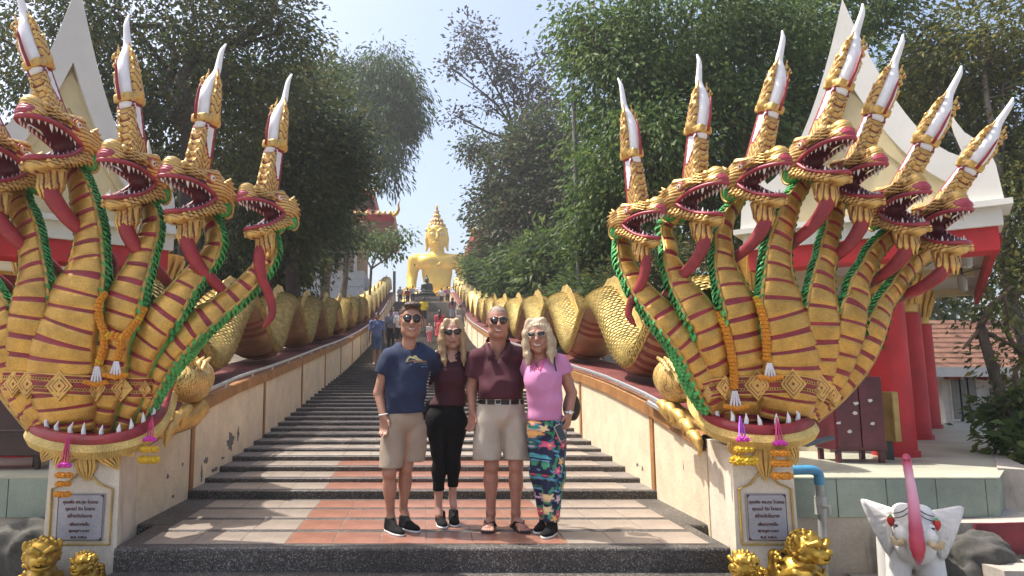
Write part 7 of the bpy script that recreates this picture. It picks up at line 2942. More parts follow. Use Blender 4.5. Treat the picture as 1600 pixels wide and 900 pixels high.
# ============ man in the navy T-shirt
def man_navy():
    Y = 5.74
    j = lambda px, py, d=0.0: at(px, py, Y + d)
    e = person_root(j(630, 700).x, Y, 0, 'man in a navy T-shirt, khaki shorts and aviator sunglasses, leftmost of the group')
    H = Head(j(642, 501, -.02), R(6), R(2), 0, 1.15)
    shL, shR = j(607, 560), j(669, 558, .03)
    elL, wrL = j(592, 614, .02), j(599, 650, -.05)
    elR, wrR = j(686, 598, .34), j(712, 618, .42)
    kL, aL = j(608, 738, -.03), j(610, 804, .02)
    kR, aR = j(634, 730, .05), j(630, 794, .10)
    pts = [H.c + Vector((0, 0, .16)), shL, shR, elL, wrL, elR, wrR, kL, aL, kR, aR, wrL - Vector((0, 0, .18))]
    lo, hi = boundsof(pts, .13)
    s = SDF(lo, hi, .0068)
    head_prims(s, H)
    s.cap(H(0, .01, -.075), j(638, 548, .03), .056, .060, k=.03)
    s.cap(shL + Vector((0, .02, -.02)), shR + Vector((0, .02, -.02)), .052, k=.04)
    s.ell(j(638, 588, .02), (.125, .075, .15), k=.05).ell(j(634, 630, .02), (.13, .085, .15), k=.05)
    s.cap(shL, elL, .056, .044, k=.02).cap(elL, wrL, .044, .029, k=.015)
    hand(s, wrL, Vector((.10, -.12, -1)), Vector((.8, -.5, 0)), 1.02, .45)
    s.cap(shR, elR, .056, .044, k=.02).cap(elR, wrR, .044, .03, k=.015)
    hand(s, wrR, Vector((1, -.1, -.2)), Vector((0, 0, 1)), 1, .4)
    for hp, kn, an in ((j(618, 668), kL, aL), (j(646, 668, .03), kR, aR)):
        s.cap(hp, kn, .080, .055, k=.03).cap(kn, an, .050, .033, k=.02)
        s.ell(kn * .66 + an * .34 + Vector((0, .022, 0)), (.054, .056, .11), k=.03)
        s.ell(kn + Vector((0, -.012, 0)), (.047, .045, .05), k=.02)
        s.cap(an, an + Vector((.02, -.02, -.06)), .034, .034, k=.01)
    o = link('body', s.mesh('body', lips_fn(H)), e, True, [SKIN1, LIPS])
    # smile
    mb = MB()
    mb.tube([Vector(H(-.027, -.0785, -.0615)), Vector(H(-.014, -.0865, -.0648)), Vector(H(0, -.0895, -.0660)), Vector(H(.014, -.0865, -.0648)), Vector(H(.027, -.0785, -.0615))], [.0006, .0030, .0036, .0030, .0006], 6, flat=.6)
    mb.build('smile', TEETHW, e, True)
    # hair
    s = SDF(np.array(H.c) - .16, np.array(H.c) + .17, .005)
    s.ell(H(0, .016, .040), tuple(q * H.sc for q in (.080, .098, .092)), H.M, k=.02)
    s.ell(H(.005, -.045, .105), tuple(q * H.sc for q in (.062, .05, .026)), H.M, k=.02)
    Mi = np.array(H.M.transposed()) / H.sc
    c_ = np.array(H.c)

    def cut(D, X, Y_, Z):
        x, y, z = X - c_[0], Y_ - c_[1], Z - c_[2]
        q0 = Mi[0, 0] * x + Mi[0, 1] * y + Mi[0, 2] * z
        q1 = Mi[1, 0] * x + Mi[1, 1] * y + Mi[1, 2] * z
        q2 = Mi[2, 0] * x + Mi[2, 1] * y + Mi[2, 2] * z
        front = np.where(q1 < -.045, .085 - .35 * np.abs(q0) ** 1.0, np.where(q1 < .0, .045, -.03 - .4 * (q1 - .0)))
        return np.maximum(D + .002 * np.sin(q0 * 260 + 30 * q2) * np.sin(q1 * 120), (front - q2) * .8)
    s.field(cut)
    link('hair', s.mesh('hair'), e, True, [HAIRB])
    for sx in (-1, 1):
        mb = MB()
        mb.tube([Vector(H(sx * .014, -.094, .030)), Vector(H(sx * .034, -.091, .037)), Vector(H(sx * .055, -.073, .030))], [.004, .0055, .002], 5)
        mb.build('eyebrow', HAIRB, e, True)
    # shirt
    lo, hi = boundsof([shL, shR, j(630, 648), elL, elR, H(0, 0, -.1)], .15)
    s = SDF(lo, hi, .0085)
    s.cap(shL + Vector((.01, .02, .005)), shR + Vector((-.01, .02, .005)), .078, k=.04)
    s.cap(j(625, 547, .04), j(654, 546, .04), .062, k=.06)
    s.ell(j(637, 582, .02), (.178, .128, .17), k=.06)
    s.ell(j(633, 615, .0), (.170, .130, .16), k=.06)
    s.ell(j(632, 645, .02), (.168, .128, .13), k=.06)
    s.cap(shL, shL.lerp(elL, .62), .076, .082, k=.03)
    s.cap(shR, shR.lerp(elR, .62), .076, .08, k=.03)
    s.field(folds(.0055, 34, 3))
    clipz(s, j(632, 645).z, 'above', .05, j(632, 645).x)
    dL = (elL - shL).normalized()
    pL = shL.lerp(elL, .46)

    def sleeve(D, X, Y_, Z):
        t = (X - pL.x) * dL.x + (Y_ - pL.y) * dL.y + (Z - pL.z) * dL.z
        return np.where((X < j(598, 0).x) | (t > .0), np.where(X < j(601, 600).x, np.maximum(D, t), D), D)
    s.field(sleeve)
    nb = j(640, 541, -.05)
    s.ell(nb + Vector((0, -.01, .01)), (.072, .09, .042), k=.01, op='s')
    s.cap(H(0, 0, -.08), j(640, 541, .03), .064, k=.01, op='s')
    sh = link('shirt', s.mesh('shirt'), e, True, [NAVY])
    # printed mountains on the chest
    bv = BVHTree.FromPolygons([tuple(v.co) for v in sh.data.vertices], [tuple(p.vertices) for p in sh.data.polygons])
    PM, PL = mat('print_yellow', (.60, .50, .22), .8, 0, .2, 40), mat('print_teal', (.10, .22, .28), .8, 0, .2, 40)
    PBR = mat('print_brown', (.30, .17, .10), .8, 0, .2, 40)

    def decal(poly, m, lift=.003):
        mb = MB()
        pts = [cast(bv, x, y, lift, Y - .12) for x, y in poly]
        cx_, cy_ = sum(p[0] for p in poly) / len(poly), sum(p[1] for p in poly) / len(poly)
        c = cast(bv, cx_, cy_, lift, Y - .12)
        n = len(pts)
        b = [p + Vector((0, .0022, 0)) for p in pts]
        mb.add([c] + pts + b, [(0, 1 + (i + 1) % n, 1 + i) for i in range(n)] + [(1 + i, 1 + (i + 1) % n, 1 + n + (i + 1) % n, 1 + n + i) for i in range(n)])
        mb.build('print', m, sh, True)
    decal([(633, 566), (636, 560), (640, 556), (643, 559), (646, 556), (650, 555), (653, 559), (656, 561), (661, 563), (656, 565)], PM)
    decal([(633, 566), (642, 563), (652, 563), (666, 564), (667, 566), (650, 566.5)], PBR, .0045)
    decal([(640, 569), (668, 568), (668, 569.3), (640, 570.4)], PL)
    decal([(658, 572.5), (668, 572), (668, 573.6), (658, 574)], PL)
    # shorts
    lo, hi = boundsof([j(600, 640), j(664, 640), j(600, 735), j(664, 735)], .16)
    s = SDF(lo, hi, .0085)
    s.ell(j(631, 652, .02), (.158, .120, .13), k=.04)
    s.cap(j(615, 672, .01), j(610, 740, -.02), .097, .096, k=.03)
    s.cap(j(649, 670, .05), j(645, 735, .07), .094, .094, k=.02)
    s.field(folds(.005, 20, 5, 1.4))
    s.cap(j(632, 672, -.135), j(630, 760, -.12), .006, .030, k=.03, op='s')

    def hem(D, X, Y_, Z):
        zz = np.where(X < j(630, 720).x, j(610, 730, 0).z, j(645, 722, 0).z)
        return np.maximum(D, zz - Z)
    s.field(hem)
    sh2 = link('shorts', s.mesh('shorts'), e, True, [KHAKI])
    shoe(e, j(604, 815, .03), j(629, 830, -.20), .047, lace=mat('lime_lace', (.35, .42, .06), .6, 0, .1, 9))
    shoe(e, j(626, 806, .12), j(654, 822, -.07), .047, lace=mat('lime_lace', (.35, .42, .06), .6, 0, .1, 9))
    mb = MB()
    wv = wrL + Vector((0, 0, .012))
    mb.tube([wv + Vector((.034 * math.cos(a), .034 * math.sin(a), .006 * math.cos(a))) for a in np.linspace(0, 2 * PI, 17)], .0055, 6)
    mb.build('bracelet', mat('white_cord', (.7, .68, .64), .7, 0, .05, 20), e, True)
    sunglasses(H, e, 'aviator')
    return e


man_navy()


# ============ woman with long blond hair, maroon top and black leggings
def woman_maroon():
    Y = 5.95
    j = lambda px, py, d=0.0: at(px, py, Y + d)
    e = person_root(j(700, 700).x, Y, 0, 'woman with long blond hair, maroon top and black leggings, between the two men')
    H = Head(j(706, 521, -.02), R(3), R(-3), R(3), 1.04)
    shL, shR = j(680, 562), j(729, 561)
    elL, wrL = j(664, 602, .14), j(648, 618, .20)
    elR, wrR = j(744, 602, .16), j(762, 612, .22)
    kL, aL = j(686, 712, 0), j(685, 792, .02)
    kR, aR = j(709, 706, .03), j(707, 778, .06)
    lo, hi = boundsof([H.c + Vector((0, 0, .15)), shL, shR, elL, wrL, elR, wrR, kL, aL, kR, aR, j(700, 830)], .12)
    s = SDF(lo, hi, .0068)
    head_prims(s, H, True)
    s.cap(H(0, .01, -.07), j(705, 556, .02), .047, .052, k=.03)
    s.cap(shL, shR, .050, k=.05)
    s.ell(j(705, 580, .0), (.125, .085, .11), k=.05)
    s.ell(j(703, 625, .02), (.11, .08, .15), k=.05)
    s.cap(shL, elL, .042, .034, k=.02).cap(elL, wrL, .034, .025, k=.015)
    hand(s, wrL, Vector((-1, .1, -.2)), Vector((0, 0, 1)), .9, .4)
    s.cap(shR, elR, .042, .034, k=.02).cap(elR, wrR, .034, .025, k=.015)
    hand(s, wrR, Vector((1, .1, -.2)), Vector((0, 0, 1)), .9, .4)
    for hp, kn, an in ((j(686, 668), kL, aL), (j(711, 668, .02), kR, aR)):
        s.cap(hp, kn, .072, .048, k=.03).cap(kn, an, .046, .031, k=.02)
        s.ell(kn * .68 + an * .32 + Vector((0, .018, 0)), (.048, .050, .10), k=.03)
        s.cap(an, an + Vector((.008, -.03, -.06)), .031, .030, k=.01)
    link('body', s.mesh('body', lips_fn(H)), e, True, [SKIN2, LIPS])
    # hair: cap with a centre parting and two long falls
    s = SDF(np.array(H.c) + (-.17, -.15, -.34), np.array(H.c) + (.17, .20, .17), .0055)
    s.ell(H(0, .020, .034), (.081, .097, .090), H.M, k=.02)
    for sx in (-1, 1):
        s.path([H(sx * .040, -.03, .098), H(sx * .074, -.045, .03), H(sx * .080, -.045, -.05), H(sx * .084, -.05, -.14), H(sx * .080, -.07, -.215), H(sx * .074, -.085, -.26)], [.028, .024, .025, .026, .022, .006], k=.015)
        s.path([H(sx * .05, .04, .05), H(sx * .072, .03, -.05), H(sx * .078, .03, -.14), H(sx * .075, .01, -.22)], [.045, .040, .036, .015], k=.03)
    s.ell(H(0, .07, -.10), (.085, .04, .13), H.M, k=.03)
    s.ell(H(0, -.095, -.015), (.062, .075, .095), H.M, k=.008, op='s')
    s.ell(H(.004, -.105, .050), (.036, .045, .032), H.M, k=.012, op='s')
    s.field(lambda D, X, Y_, Z: D + .0014 * np.sin(X * 330 + 3 * np.sin(Z * 9)) + .002 * np.sin(Y_ * 260 + 2 * np.sin(Z * 11)))
    link('hair', s.mesh('hair'), e, True, [HAIRY])
    # top
    lo, hi = boundsof([shL, shR, j(700, 640), elL, elR], .13)
    s = SDF(lo, hi, .0085)
    s.cap(shL + Vector((.005, .01, .004)), shR + Vector((-.005, .01, .004)), .062, k=.04)
    s.ell(j(704, 585, .0), (.148, .112, .13), k=.05)
    for sx in (-1, 1): s.ell(j(704 + sx * 11, 590, -.065), (.066, .056, .068), k=.07)
    s.ell(j(703, 615, .01), (.128, .100, .13), k=.06)
    s.ell(j(699, 636, .02), (.158, .112, .10), k=.06)
    s.cap(shL, shL.lerp(elL, .75), .058, .054, k=.02)
    s.cap(shR, shR.lerp(elR, .75), .058, .054, k=.02)
    s.field(folds(.004, 36, 8, .3))
    clipz(s, j(700, 634).z)
    vb = j(705, 548, -.10)
    for t in np.linspace(0, 1, 7):
        s.ell(vb + Vector((0, .0, -.085 * t + .02)), (.062 * (1 - t) + .012, .085, .03), k=.006, op='s')
    s.cap(H(0, 0, -.06), j(705, 552, .02), .058, k=.01, op='s')
    link('top', s.mesh('top'), e, True, [WINE])
    # leggings
    lo, hi = boundsof([j(662, 625), j(735, 625), j(680, 770), j(715, 770)], .10)
    s = SDF(lo, hi, .008)
    s.ell(j(697, 652, .02), (.172, .122, .115), k=.05)
    s.ell(j(700, 630, .015), (.140, .105, .07), k=.05)
    for hp, kn, an, hz in ((j(682, 664), kL, aL, 0), (j(713, 664, .02), kR, aR, 0)):
        s.cap(hp, kn, .095, .060, k=.04).cap(kn, an, .058, .040, k=.02)
        s.ell(kn * .70 + an * .30 + Vector((0, .018, 0)), (.056, .058, .10), k=.03)
    s.field(folds(.0025, 40, 9, .3))

    def hem(D, X, Y_, Z):
        zz = np.where(X < j(697, 720).x, j(684, 767).z, j(706, 761, .04).z)
        return np.maximum(D, zz - Z)
    s.field(hem)
    link('leggings', s.mesh('leggings'), e, True, [BLACKC])
    shoe(e, j(687, 800, .10), j(693, 823, -.13), .044)
    shoe(e, j(708, 790, .16), j(711, 819, -.07), .044)
    sunglasses(H, e, 'cat')
    mb = MB()
    mb.tube([j(695, 556, -.085), j(700, 561, -.10), j(704.5, 564, -.105), j(709, 561, -.10), j(714, 555, -.085)], .0016, 5)
    mb.build('necklace', mat('fine_gold_chain', (.6, .45, .2), .3, .9, .1, 10), e, True)
    return e


woman_maroon()
# bag strap of twisted black and white rope, the bag itself tucked behind her arm
bg_ = empty('shoulder_bag', at(668, 628, 5.9), 'black shoulder bag on a striped rope strap between the navy shirt and the maroon top', 'bag')
SP = crom([tuple(at(x, y, 5.95 + d)) for x, y, d in ((683, 548, -.03), (678, 553, -.09), (673, 566, -.13), (670, 585, -.15), (667, 603, -.155), (664, 622, -.15), (662, 636, -.12))], 6)
SP, _ = resample(SP, .012)
mw, mk = MB(), MB()
for i in range(len(SP) - 1):
    (mw if i % 2 else mk).tube([Vector(SP[i]), Vector(SP[i + 1])], .0115, 8)
mw.build('strap_white_turns', mat('strap_white', (.62, .58, .52), .8, 0, .1, 30), bg_, True)['kind'] = 'stuff'
mk.build('strap_black_turns', BLACKC, bg_, True)['kind'] = 'stuff'
mb = MB()
c = at(668, 640, 6.0)
mb.box((c.x, 6.03, c.z), (.10, .05, .085), R(10), bev=.02)
sm(mb.build('pouch', LEATH, bg_, True), 60)


# ============ older man in the maroon polo
def man_polo():
    Y = 5.82
    j = lambda px, py, d=0.0: at(px, py, Y + d)
    e = person_root(j(782, 700).x, Y, 0, 'older man in a maroon polo shirt, pale shorts with black belt and black sandals')
    H = Head(j(778, 503, -.03), R(-2), R(1), R(2), 1.10)
    shL, shR = j(746, 560), j(811, 557)
    elL, wrL = j(737, 610, .05), j(738, 644, .0)
    elR, wrR = j(836, 598, .16), j(856, 615, .22)
    kL, aL = j(768, 726, -.01), j(767, 802, .04)
    kR, aR = j(806, 726, -.01), j(806, 802, .04)
    lo, hi = boundsof([H.c + Vector((0, 0, .15)), shL, shR, elL, wrL, elR, wrR, kL, aL, kR, aR, j(780, 832, -.2)], .13)
    s = SDF(lo, hi, .0068)
    head_prims(s, H)
    s.ell(H(0, -.005, -.085), (.068, .055, .05), H.M, k=.03)
    s.cap(H(0, .01, -.075), j(778, 552, .03), .064, .072, k=.03)
    s.cap(shL + Vector((0, .02, -.02)), shR + Vector((0, .02, -.02)), .052, k=.04)
    s.ell(j(779, 594, .02), (.145, .085, .16), k=.05).ell(j(781, 640, .02), (.15, .10, .12), k=.05)
    s.cap(shL, elL, .056, .046, k=.02).cap(elL, wrL, .045, .030, k=.015)
    hand(s, wrL, Vector((-.05, -.12, -1)), Vector((.7, -.7, 0)), 1.02, .5)
    s.cap(shR, elR, .056, .044, k=.02).cap(elR, wrR, .044, .03, k=.015)
    hand(s, wrR, Vector((1, .1, -.2)), Vector((0, 0, 1)), 1, .4)
    for sx, hp, kn, an in ((-1, j(764, 668), kL, aL), (1, j(804, 668), kR, aR)):
        s.cap(hp, kn, .080, .058, k=.03).cap(kn, an, .053, .036, k=.02)
        s.ell(kn * .68 + an * .32 + Vector((sx * .004, .02, 0)), (.056, .058, .115), k=.03)
        s.ell(kn + Vector((0, -.015, -.01)), (.05, .045, .055), k=.02)
        # bare foot
        f = Vector((sx * .22, -1, 0)).normalized()
        pd = Vector((f.y, -f.x, 0))
        heel = Vector((an.x, an.y + .03, .045))
        s.cap(an, heel + Vector((0, 0, .0)), .037, .036, k=.02)
        s.cap(heel, heel + f * .17 + Vector((0, 0, -.010)), .034, .026, k=.02)
        for q in (-.028, 0, .028):
            s.cap(heel + f * .05 + Vector((0, 0, .02)), heel + f * .175 + pd * q + Vector((0, 0, -.012)), .028, .019, k=.015)
        for t, (q, L, r) in enumerate(((-.038, .030, .0145), (-.014, .034, .0105), (.006, .031, .0098), (.024, .026, .0092), (.040, .019, .0088))):
            q *= -sx
            s.cap(heel + f * .18 + pd * q + Vector((0, 0, -.014)), heel + f * (.185 + L) + pd * q * 1.06 + Vector((0, 0, -.020)), r * 1.05, r * .9, k=.004)
    link('body', s.mesh('body', lips_fn(H)), e, True, [SKIN3, LIPS])
    mb = MB()
    mb.tube([Vector(H(-.027, -.0785, -.0615)), Vector(H(-.014, -.0865, -.0648)), Vector(H(0, -.0895, -.0660)), Vector(H(.014, -.0865, -.0648)), Vector(H(.027, -.0785, -.0615))], [.0006, .0030, .0036, .0030, .0006], 6, flat=.6)
    mb.build('smile', TEETHW, e, True)
    s = SDF(np.array(H.c) - .16, np.array(H.c) + .17, .005)
    s.ell(H(0, .018, .034), tuple(q * H.sc for q in (.0775, .094, .090)), H.M, k=.02)
    c_ = np.array(H.c)
    s.field(lambda D, X, Y_, Z: np.maximum(D + .0015 * np.sin(X * 240) * np.sin(Z * 200), np.where(Y_ - c_[1] < .0, np.where(np.abs(X - c_[0]) > .062, .0, .072 - (Y_ - c_[1] + .05) * .2), -.05 - (Y_ - c_[1]) * .3) - (Z - c_[2])))
    link('hair', s.mesh('hair'), e, True, [HAIRG])
    for sx in (-1, 1):
        mb = MB()
        mb.tube([Vector(H(sx * .014, -.094, .030)), Vector(H(sx * .034, -.091, .036)), Vector(H(sx * .055, -.073, .029))], [.003, .0045, .002], 5)
        mb.build('eyebrow', HAIRG, e, True)
    # polo shirt
    lo, hi = boundsof([shL, shR, j(780, 640), elL, elR, H(0, 0, -.1)], .16)
    s = SDF(lo, hi, .0085)
    s.cap(shL + Vector((.012, .02, .002)), shR + Vector((-.012, .02, .002)), .080, k=.04)
    s.cap(j(764, 547, .04), j(792, 546, .04), .058, k=.06)
    s.ell(j(779, 585, .01), (.200, .145, .16), k=.06)
    s.ell(j(781, 608, -.03), (.195, .165, .14), k=.07)
    s.ell(j(782, 628, .0), (.188, .145, .09), k=.06)
    s.cap(shL, shL.lerp(elL, .72), .080, .088, k=.03)
    s.cap(shR, shR.lerp(elR, .72), .080, .085, k=.03)
    s.field(folds(.005, 30, 13))
    clipz(s, j(782, 623).z)
    dL = (elL - shL).normalized()
    pL = shL.lerp(elL, .58)

    def sleeve(D, X, Y_, Z):
        t = (X - pL.x) * dL.x + (Y_ - pL.y) * dL.y + (Z - pL.z) * dL.z
        return np.where(X < j(747, 600).x, np.maximum(D, t), D)
    s.field(sleeve)
    for t in np.linspace(0, 1, 8):
        s.ell(j(778, 541, -.10) + Vector((0, 0, -.12 * t + .01)), (.050 * (1 - t) + .007, .10, .022), k=.004, op='s')
    s.cap(H(0, 0, -.07), j(778, 548, .02), .070, k=.01, op='s')
    sh = link('polo_shirt', s.mesh('polo_shirt'), e, True, [WINEP])
    # collar: two folded leaves
    for sx in (-1, 1):
        mb = MB()
        A = [j(778 + sx * 5, 525, .10), j(778 + sx * 15.5, 527, .06), j(778 + sx * 18.5, 532, -.02), j(778 + sx * 14, 542, -.085), j(778 + sx * 3, 557, -.125)]
        B = [p + Vector((sx * .022, .012 if i < 2 else -.012, -.040 - .006 * i)) for i, p in enumerate(A)]
        B[4] = j(778 + sx * 15, 564, -.135)
        Ai = [p + Vector((0, .010, -.004)) for p in A]
        n = 5
        mb.add(A + B + Ai, [((i, i + 1, n + i + 1, n + i) if sx > 0 else (n + i, n + i + 1, i + 1, i)) for i in range(n - 1)] + [((2 * n + i, 2 * n + i + 1, i + 1, i) if sx > 0 else (i, i + 1, 2 * n + i + 1, 2 * n + i)) for i in range(n - 1)])
        co = mb.build('collar', WINEP, sh, True, True)
        md = co.modifiers.new('thickness', 'SOLIDIFY')
        md.thickness = .006
    bv = BVHTree.FromPolygons([tuple(v.co) for v in sh.data.vertices], [tuple(p.vertices) for p in sh.data.polygons])
    mb = MB()
    P = [cast(bv, 804 + 5 * math.cos(a) * (1 if k % 2 else .62), 552 + 6 * math.sin(a) * (1 if k % 2 else .62), .003, Y - .1) for k, a in enumerate(np.linspace(0, 2 * PI, 16, endpoint=False))]
    c = cast(bv, 804, 552, .004, Y - .1)
    mb.add([c] + P, [(0, 1 + (i + 1) % 16, 1 + i) for i in range(16)])
    mb.build('emblem', mat('dark_embroidery', (.025, .008, .012), .9, 0, .2, 60), sh, True)
    # shorts
    lo, hi = boundsof([j(738, 620), j(828, 620), j(738, 722), j(828, 722)], .14)
    s = SDF(lo, hi, .0085)
    s.ell(j(783, 640, .0), (.190, .140, .15), k=.05)
    s.cap(j(762, 662), j(761, 730, -.01), .114, .112, k=.05)
    s.cap(j(805, 662), j(808, 728, -.01), .112, .112, k=.03)
    s.field(folds(.006, 18, 15, 1.6))
    s.cap(j(784.5, 660, -.155), j(784.5, 750, -.12), .006, .034, k=.03, op='s')
    clipz(s, j(782, 717, 0).z, 'above', .02, j(782, 700).x)
    clipz(s, j(782, 622).z, 'below')
    sh2 = link('shorts', s.mesh('shorts'), e, True, [STONE])
    # belt with buckle and loops
    mb = MB()
    zc = j(782, 628).z
    bvs = BVHTree.FromPolygons([tuple(v.co) for v in sh2.data.vertices], [tuple(p.vertices) for p in sh2.data.polygons])
    cx_, cy_ = j(783, 640).x, Y + .01
    ring = []
    for a in np.linspace(0, 2 * PI, 40, endpoint=False):
        d = Vector((math.cos(a), math.sin(a), 0))
        h = bvs.ray_cast(Vector((cx_, cy_, zc)) + d * .6, -d)
        r = (h[0] - Vector((cx_, cy_, zc))).length if h[0] is not None else .17
        ring.append((d, r))
    V, Fs = [], []
    for d, r in ring:
        for dz, dr in ((-.017, .002), (-.017, .008), (.017, .008), (.017, .002)):
            V.append(Vector((cx_, cy_, zc + dz)) + d * (r + dr))
    n = len(ring)
    for i in range(n):
        for k in range(4):
            Fs.append((i * 4 + k, ((i + 1) % n) * 4 + k, ((i + 1) % n) * 4 + (k + 1) % 4, i * 4 + (k + 1) % 4))
    mb.add(V, Fs)
    mb.build('belt', LEATH, e, True)
    p = cast(bvs, 778, 628, .012, Y - .15)
    mb = MB()
    mb.tube([p + Vector((x, 0, z)) for x, z in ((-.022, -.018), (.022, -.018), (.022, .018), (-.022, .018), (-.022, -.018))], .0035, 6)
    mb.build('buckle', STEEL, e, True)
    for px in (760, 797, 812):
        p = cast(bvs, px, 628, .011, Y - .1)
        mb = MB()
        mb.box(p, (.006, .003, .024))
        mb.build('belt_loop', STONE, sh2, True)
    # sandals
    for sx, an in ((-1, aL), (1, aR)):
        f = Vector((sx * .22, -1, 0)).normalized()
        pd = Vector((f.y, -f.x, 0))
        heel = Vector((an.x, an.y + .03, 0))
        prof = [(-.06, .0), (-.05, .034), (.0, .040), (.09, .038), (.16, .052), (.21, .054), (.245, .035), (.255, 0)]
        out = [heel + f * a + pd * b for a, b in prof] + [heel + f * a - pd * b for a, b in prof[-2:0:-1]]
        mb = MB()
        mb.prism([q + Vector((0, 0, .002)) for q in out], (0, 0, .022))
        so = mb.build('sandal', mat('dark_brown_sole', (.022, .012, .012), .7, 0, .2, 9), e, True)
        for side in (-1, 1):
            mb = MB()
            mb.tube([heel + f * .165 + pd * .012 * sx * -1 + Vector((0, 0, .022)), heel + f * .155 + pd * .012 * -sx + Vector((0, 0, .062)), heel + f * .10 + pd * side * .034 + Vector((0, 0, .070)), heel + f * .045 + pd * side * .046 + Vector((0, 0, .026))], [.008, .012, .015, .013], 7, flat=.45)
            sm(mb.build('strap', LEATH, so, True))
    sunglasses(H, e, 'aviator')
    return e


man_polo()


# ============ woman in pink with floral trousers
def woman_pink():
    Y = 5.62
    j = lambda px, py, d=0.0: at(px, py, Y + d)
    e = person_root(j(855, 700).x, Y, 0, 'woman in a pink top and floral trousers, rightmost of the group, holding a phone')
    H = Head(j(840, 525, -.02), R(-14), R(-5), R(2), 1.12)
    shL, shR = j(829, 566, .05), j(875, 566, .0)
    elL, wrL = j(818, 600, .32), j(800, 612, .44)
    elR, wrR = j(893, 614, .03), j(889, 646, -.05)
    kL, aL = j(846, 738, .08), j(850, 806, .16)
    kR, aR = j(866, 738, .0), j(861, 816, .02)
    lo, hi = boundsof([H.c + Vector((0, 0, .15)), shL, shR, elL, wrL, elR, wrR, kL, aL, kR, aR, j(860, 838), wrR - Vector((0, .1, .2))], .13)
    s = SDF(lo, hi, .0068)
    head_prims(s, H, True)
    s.cap(H(0, .01, -.07), j(844, 560, .02), .052, .058, k=.03)
    s.cap(shL, shR, .052, k=.05)
    s.ell(j(850, 592, .01), (.13, .10, .13), k=.05).ell(j(853, 640, .02), (.12, .10, .12), k=.05)
    s.cap(shL, elL, .046, .038, k=.02).cap(elL, wrL, .038, .027, k=.015)
    hand(s, wrL, Vector((-1, .1, -.2)), Vector((0, 0, 1)), .9, .4)
    s.cap(shR, elR, .054, .042, k=.02).cap(elR, wrR, .042, .029, k=.015)
    hand(s, wrR, Vector((-.22, -.25, -1)), Vector((-.6, -.8, 0)), .98, .75)
    for hp, kn, an in ((j(843, 672, .04), kL, aL), (j(866, 672), kR, aR)):
        s.cap(hp, kn, .075, .05, k=.03).cap(kn, an, .046, .033, k=.02)
        s.cap(an, an + Vector((-.01, -.03, -.06)), .033, .032, k=.01)
    link('body', s.mesh('body', lips_fn(H)), e, True, [SKIN3, LIPS])
    mb = MB()
    mb.tube([Vector(H(-.027, -.0785, -.0615)), Vector(H(-.014, -.0865, -.0648)), Vector(H(0, -.0895, -.0660)), Vector(H(.014, -.0865, -.0648)), Vector(H(.027, -.0785, -.0615))], [.0006, .0030, .0036, .0030, .0006], 6, flat=.6)
    mb.build('smile', TEETHW, e, True)
    s = SDF(np.array(H.c) + (-.19, -.18, -.32), np.array(H.c) + (.19, .22, .19), .0055)
    k_ = H.sc
    s.ell(H(0, .020, .042), tuple(q * k_ for q in (.083, .098, .089)), H.M, k=.02)
    for sx in (-1, 1):
        s.path([H(sx * .045, -.02, .10), H(sx * .078, -.035, .02), H(sx * .083, -.04, -.06), H(sx * .082, -.055, -.13), H(sx * .086, -.08, -.195)], [q * k_ for q in (.030, .026, .027, .026, .007)], k=.02)
        s.path([H(sx * .05, .05, .05), H(sx * .078, .04, -.05), H(sx * .080, .02, -.13), H(sx * .080, -.02, -.20)], [q * k_ for q in (.046, .040, .034, .012)], k=.03)
    s.ell(H(0, .07, -.09), tuple(q * k_ for q in (.085, .04, .12)), H.M, k=.03)
    s.ell(H(0, -.10, -.02), tuple(q * k_ for q in (.060, .075, .092)), H.M, k=.008, op='s')
    s.ell(H(-.012, -.11, .045), tuple(q * k_ for q in (.040, .045, .030)), H.M, k=.012, op='s')
    s.field(lambda D, X, Y_, Z: D + .0015 * np.sin(X * 310 + 4 * np.sin(Z * 9)) + .002 * np.sin(Y_ * 250 + 2 * np.sin(Z * 12)))
    link('hair', s.mesh('hair'), e, True, [HAIRW])
    # top
    lo, hi = boundsof([shL, shR, j(853, 668), elL, elR], .15)
    s = SDF(lo, hi, .0085)
    s.cap(shL + Vector((.005, .02, .004)), shR + Vector((-.01, .02, .004)), .066, k=.04)
    s.ell(j(850, 588, .01), (.160, .130, .14), k=.05)
    s.ell(j(849, 600, -.065), (.120, .080, .085), k=.10)
    s.ell(j(853, 625, .0), (.152, .130, .14), k=.06)
    s.ell(j(854, 652, .02), (.156, .130, .09), k=.06)
    s.cap(shL, shL.lerp(elL, .6), .066, .07, k=.02)
    s.cap(shR, shR.lerp(elR, .62), .070, .078, k=.025)
    s.field(folds(.0045, 30, 18, .5))
    clipz(s, j(854, 656).z, 'above', .02, j(854, 650).x)
    dR = (elR - shR).normalized()
    pR = shR.lerp(elR, .36)

    def sleeve(D, X, Y_, Z):
        t = (X - pR.x) * dR.x + (Y_ - pR.y) * dR.y + (Z - pR.z) * dR.z
        return np.where(X > j(876, 600).x, np.maximum(D, t), D)
    s.field(sleeve)
    for t in np.linspace(0, 1, 8):
        s.ell(j(840, 556, -.10) + Vector((0, 0, -.085 * t + .01)), (.045 * (1 - t) + .006, .10, .022), k=.004, op='s')
    s.cap(H(0, 0, -.06), j(842, 556, .02), .062, k=.01, op='s')
    tp_ = link('top', s.mesh('top'), e, True, [PINKC])
    bv = BVHTree.FromPolygons([tuple(v.co) for v in tp_.data.vertices], [tuple(p.vertices) for p in tp_.data.polygons])
    HOT = mat('hot_pink_embroidery', (.68, .09, .24), .7, 0, .2, 60, .3, 200)
    mb = MB()
    rr_ = random.Random(4)
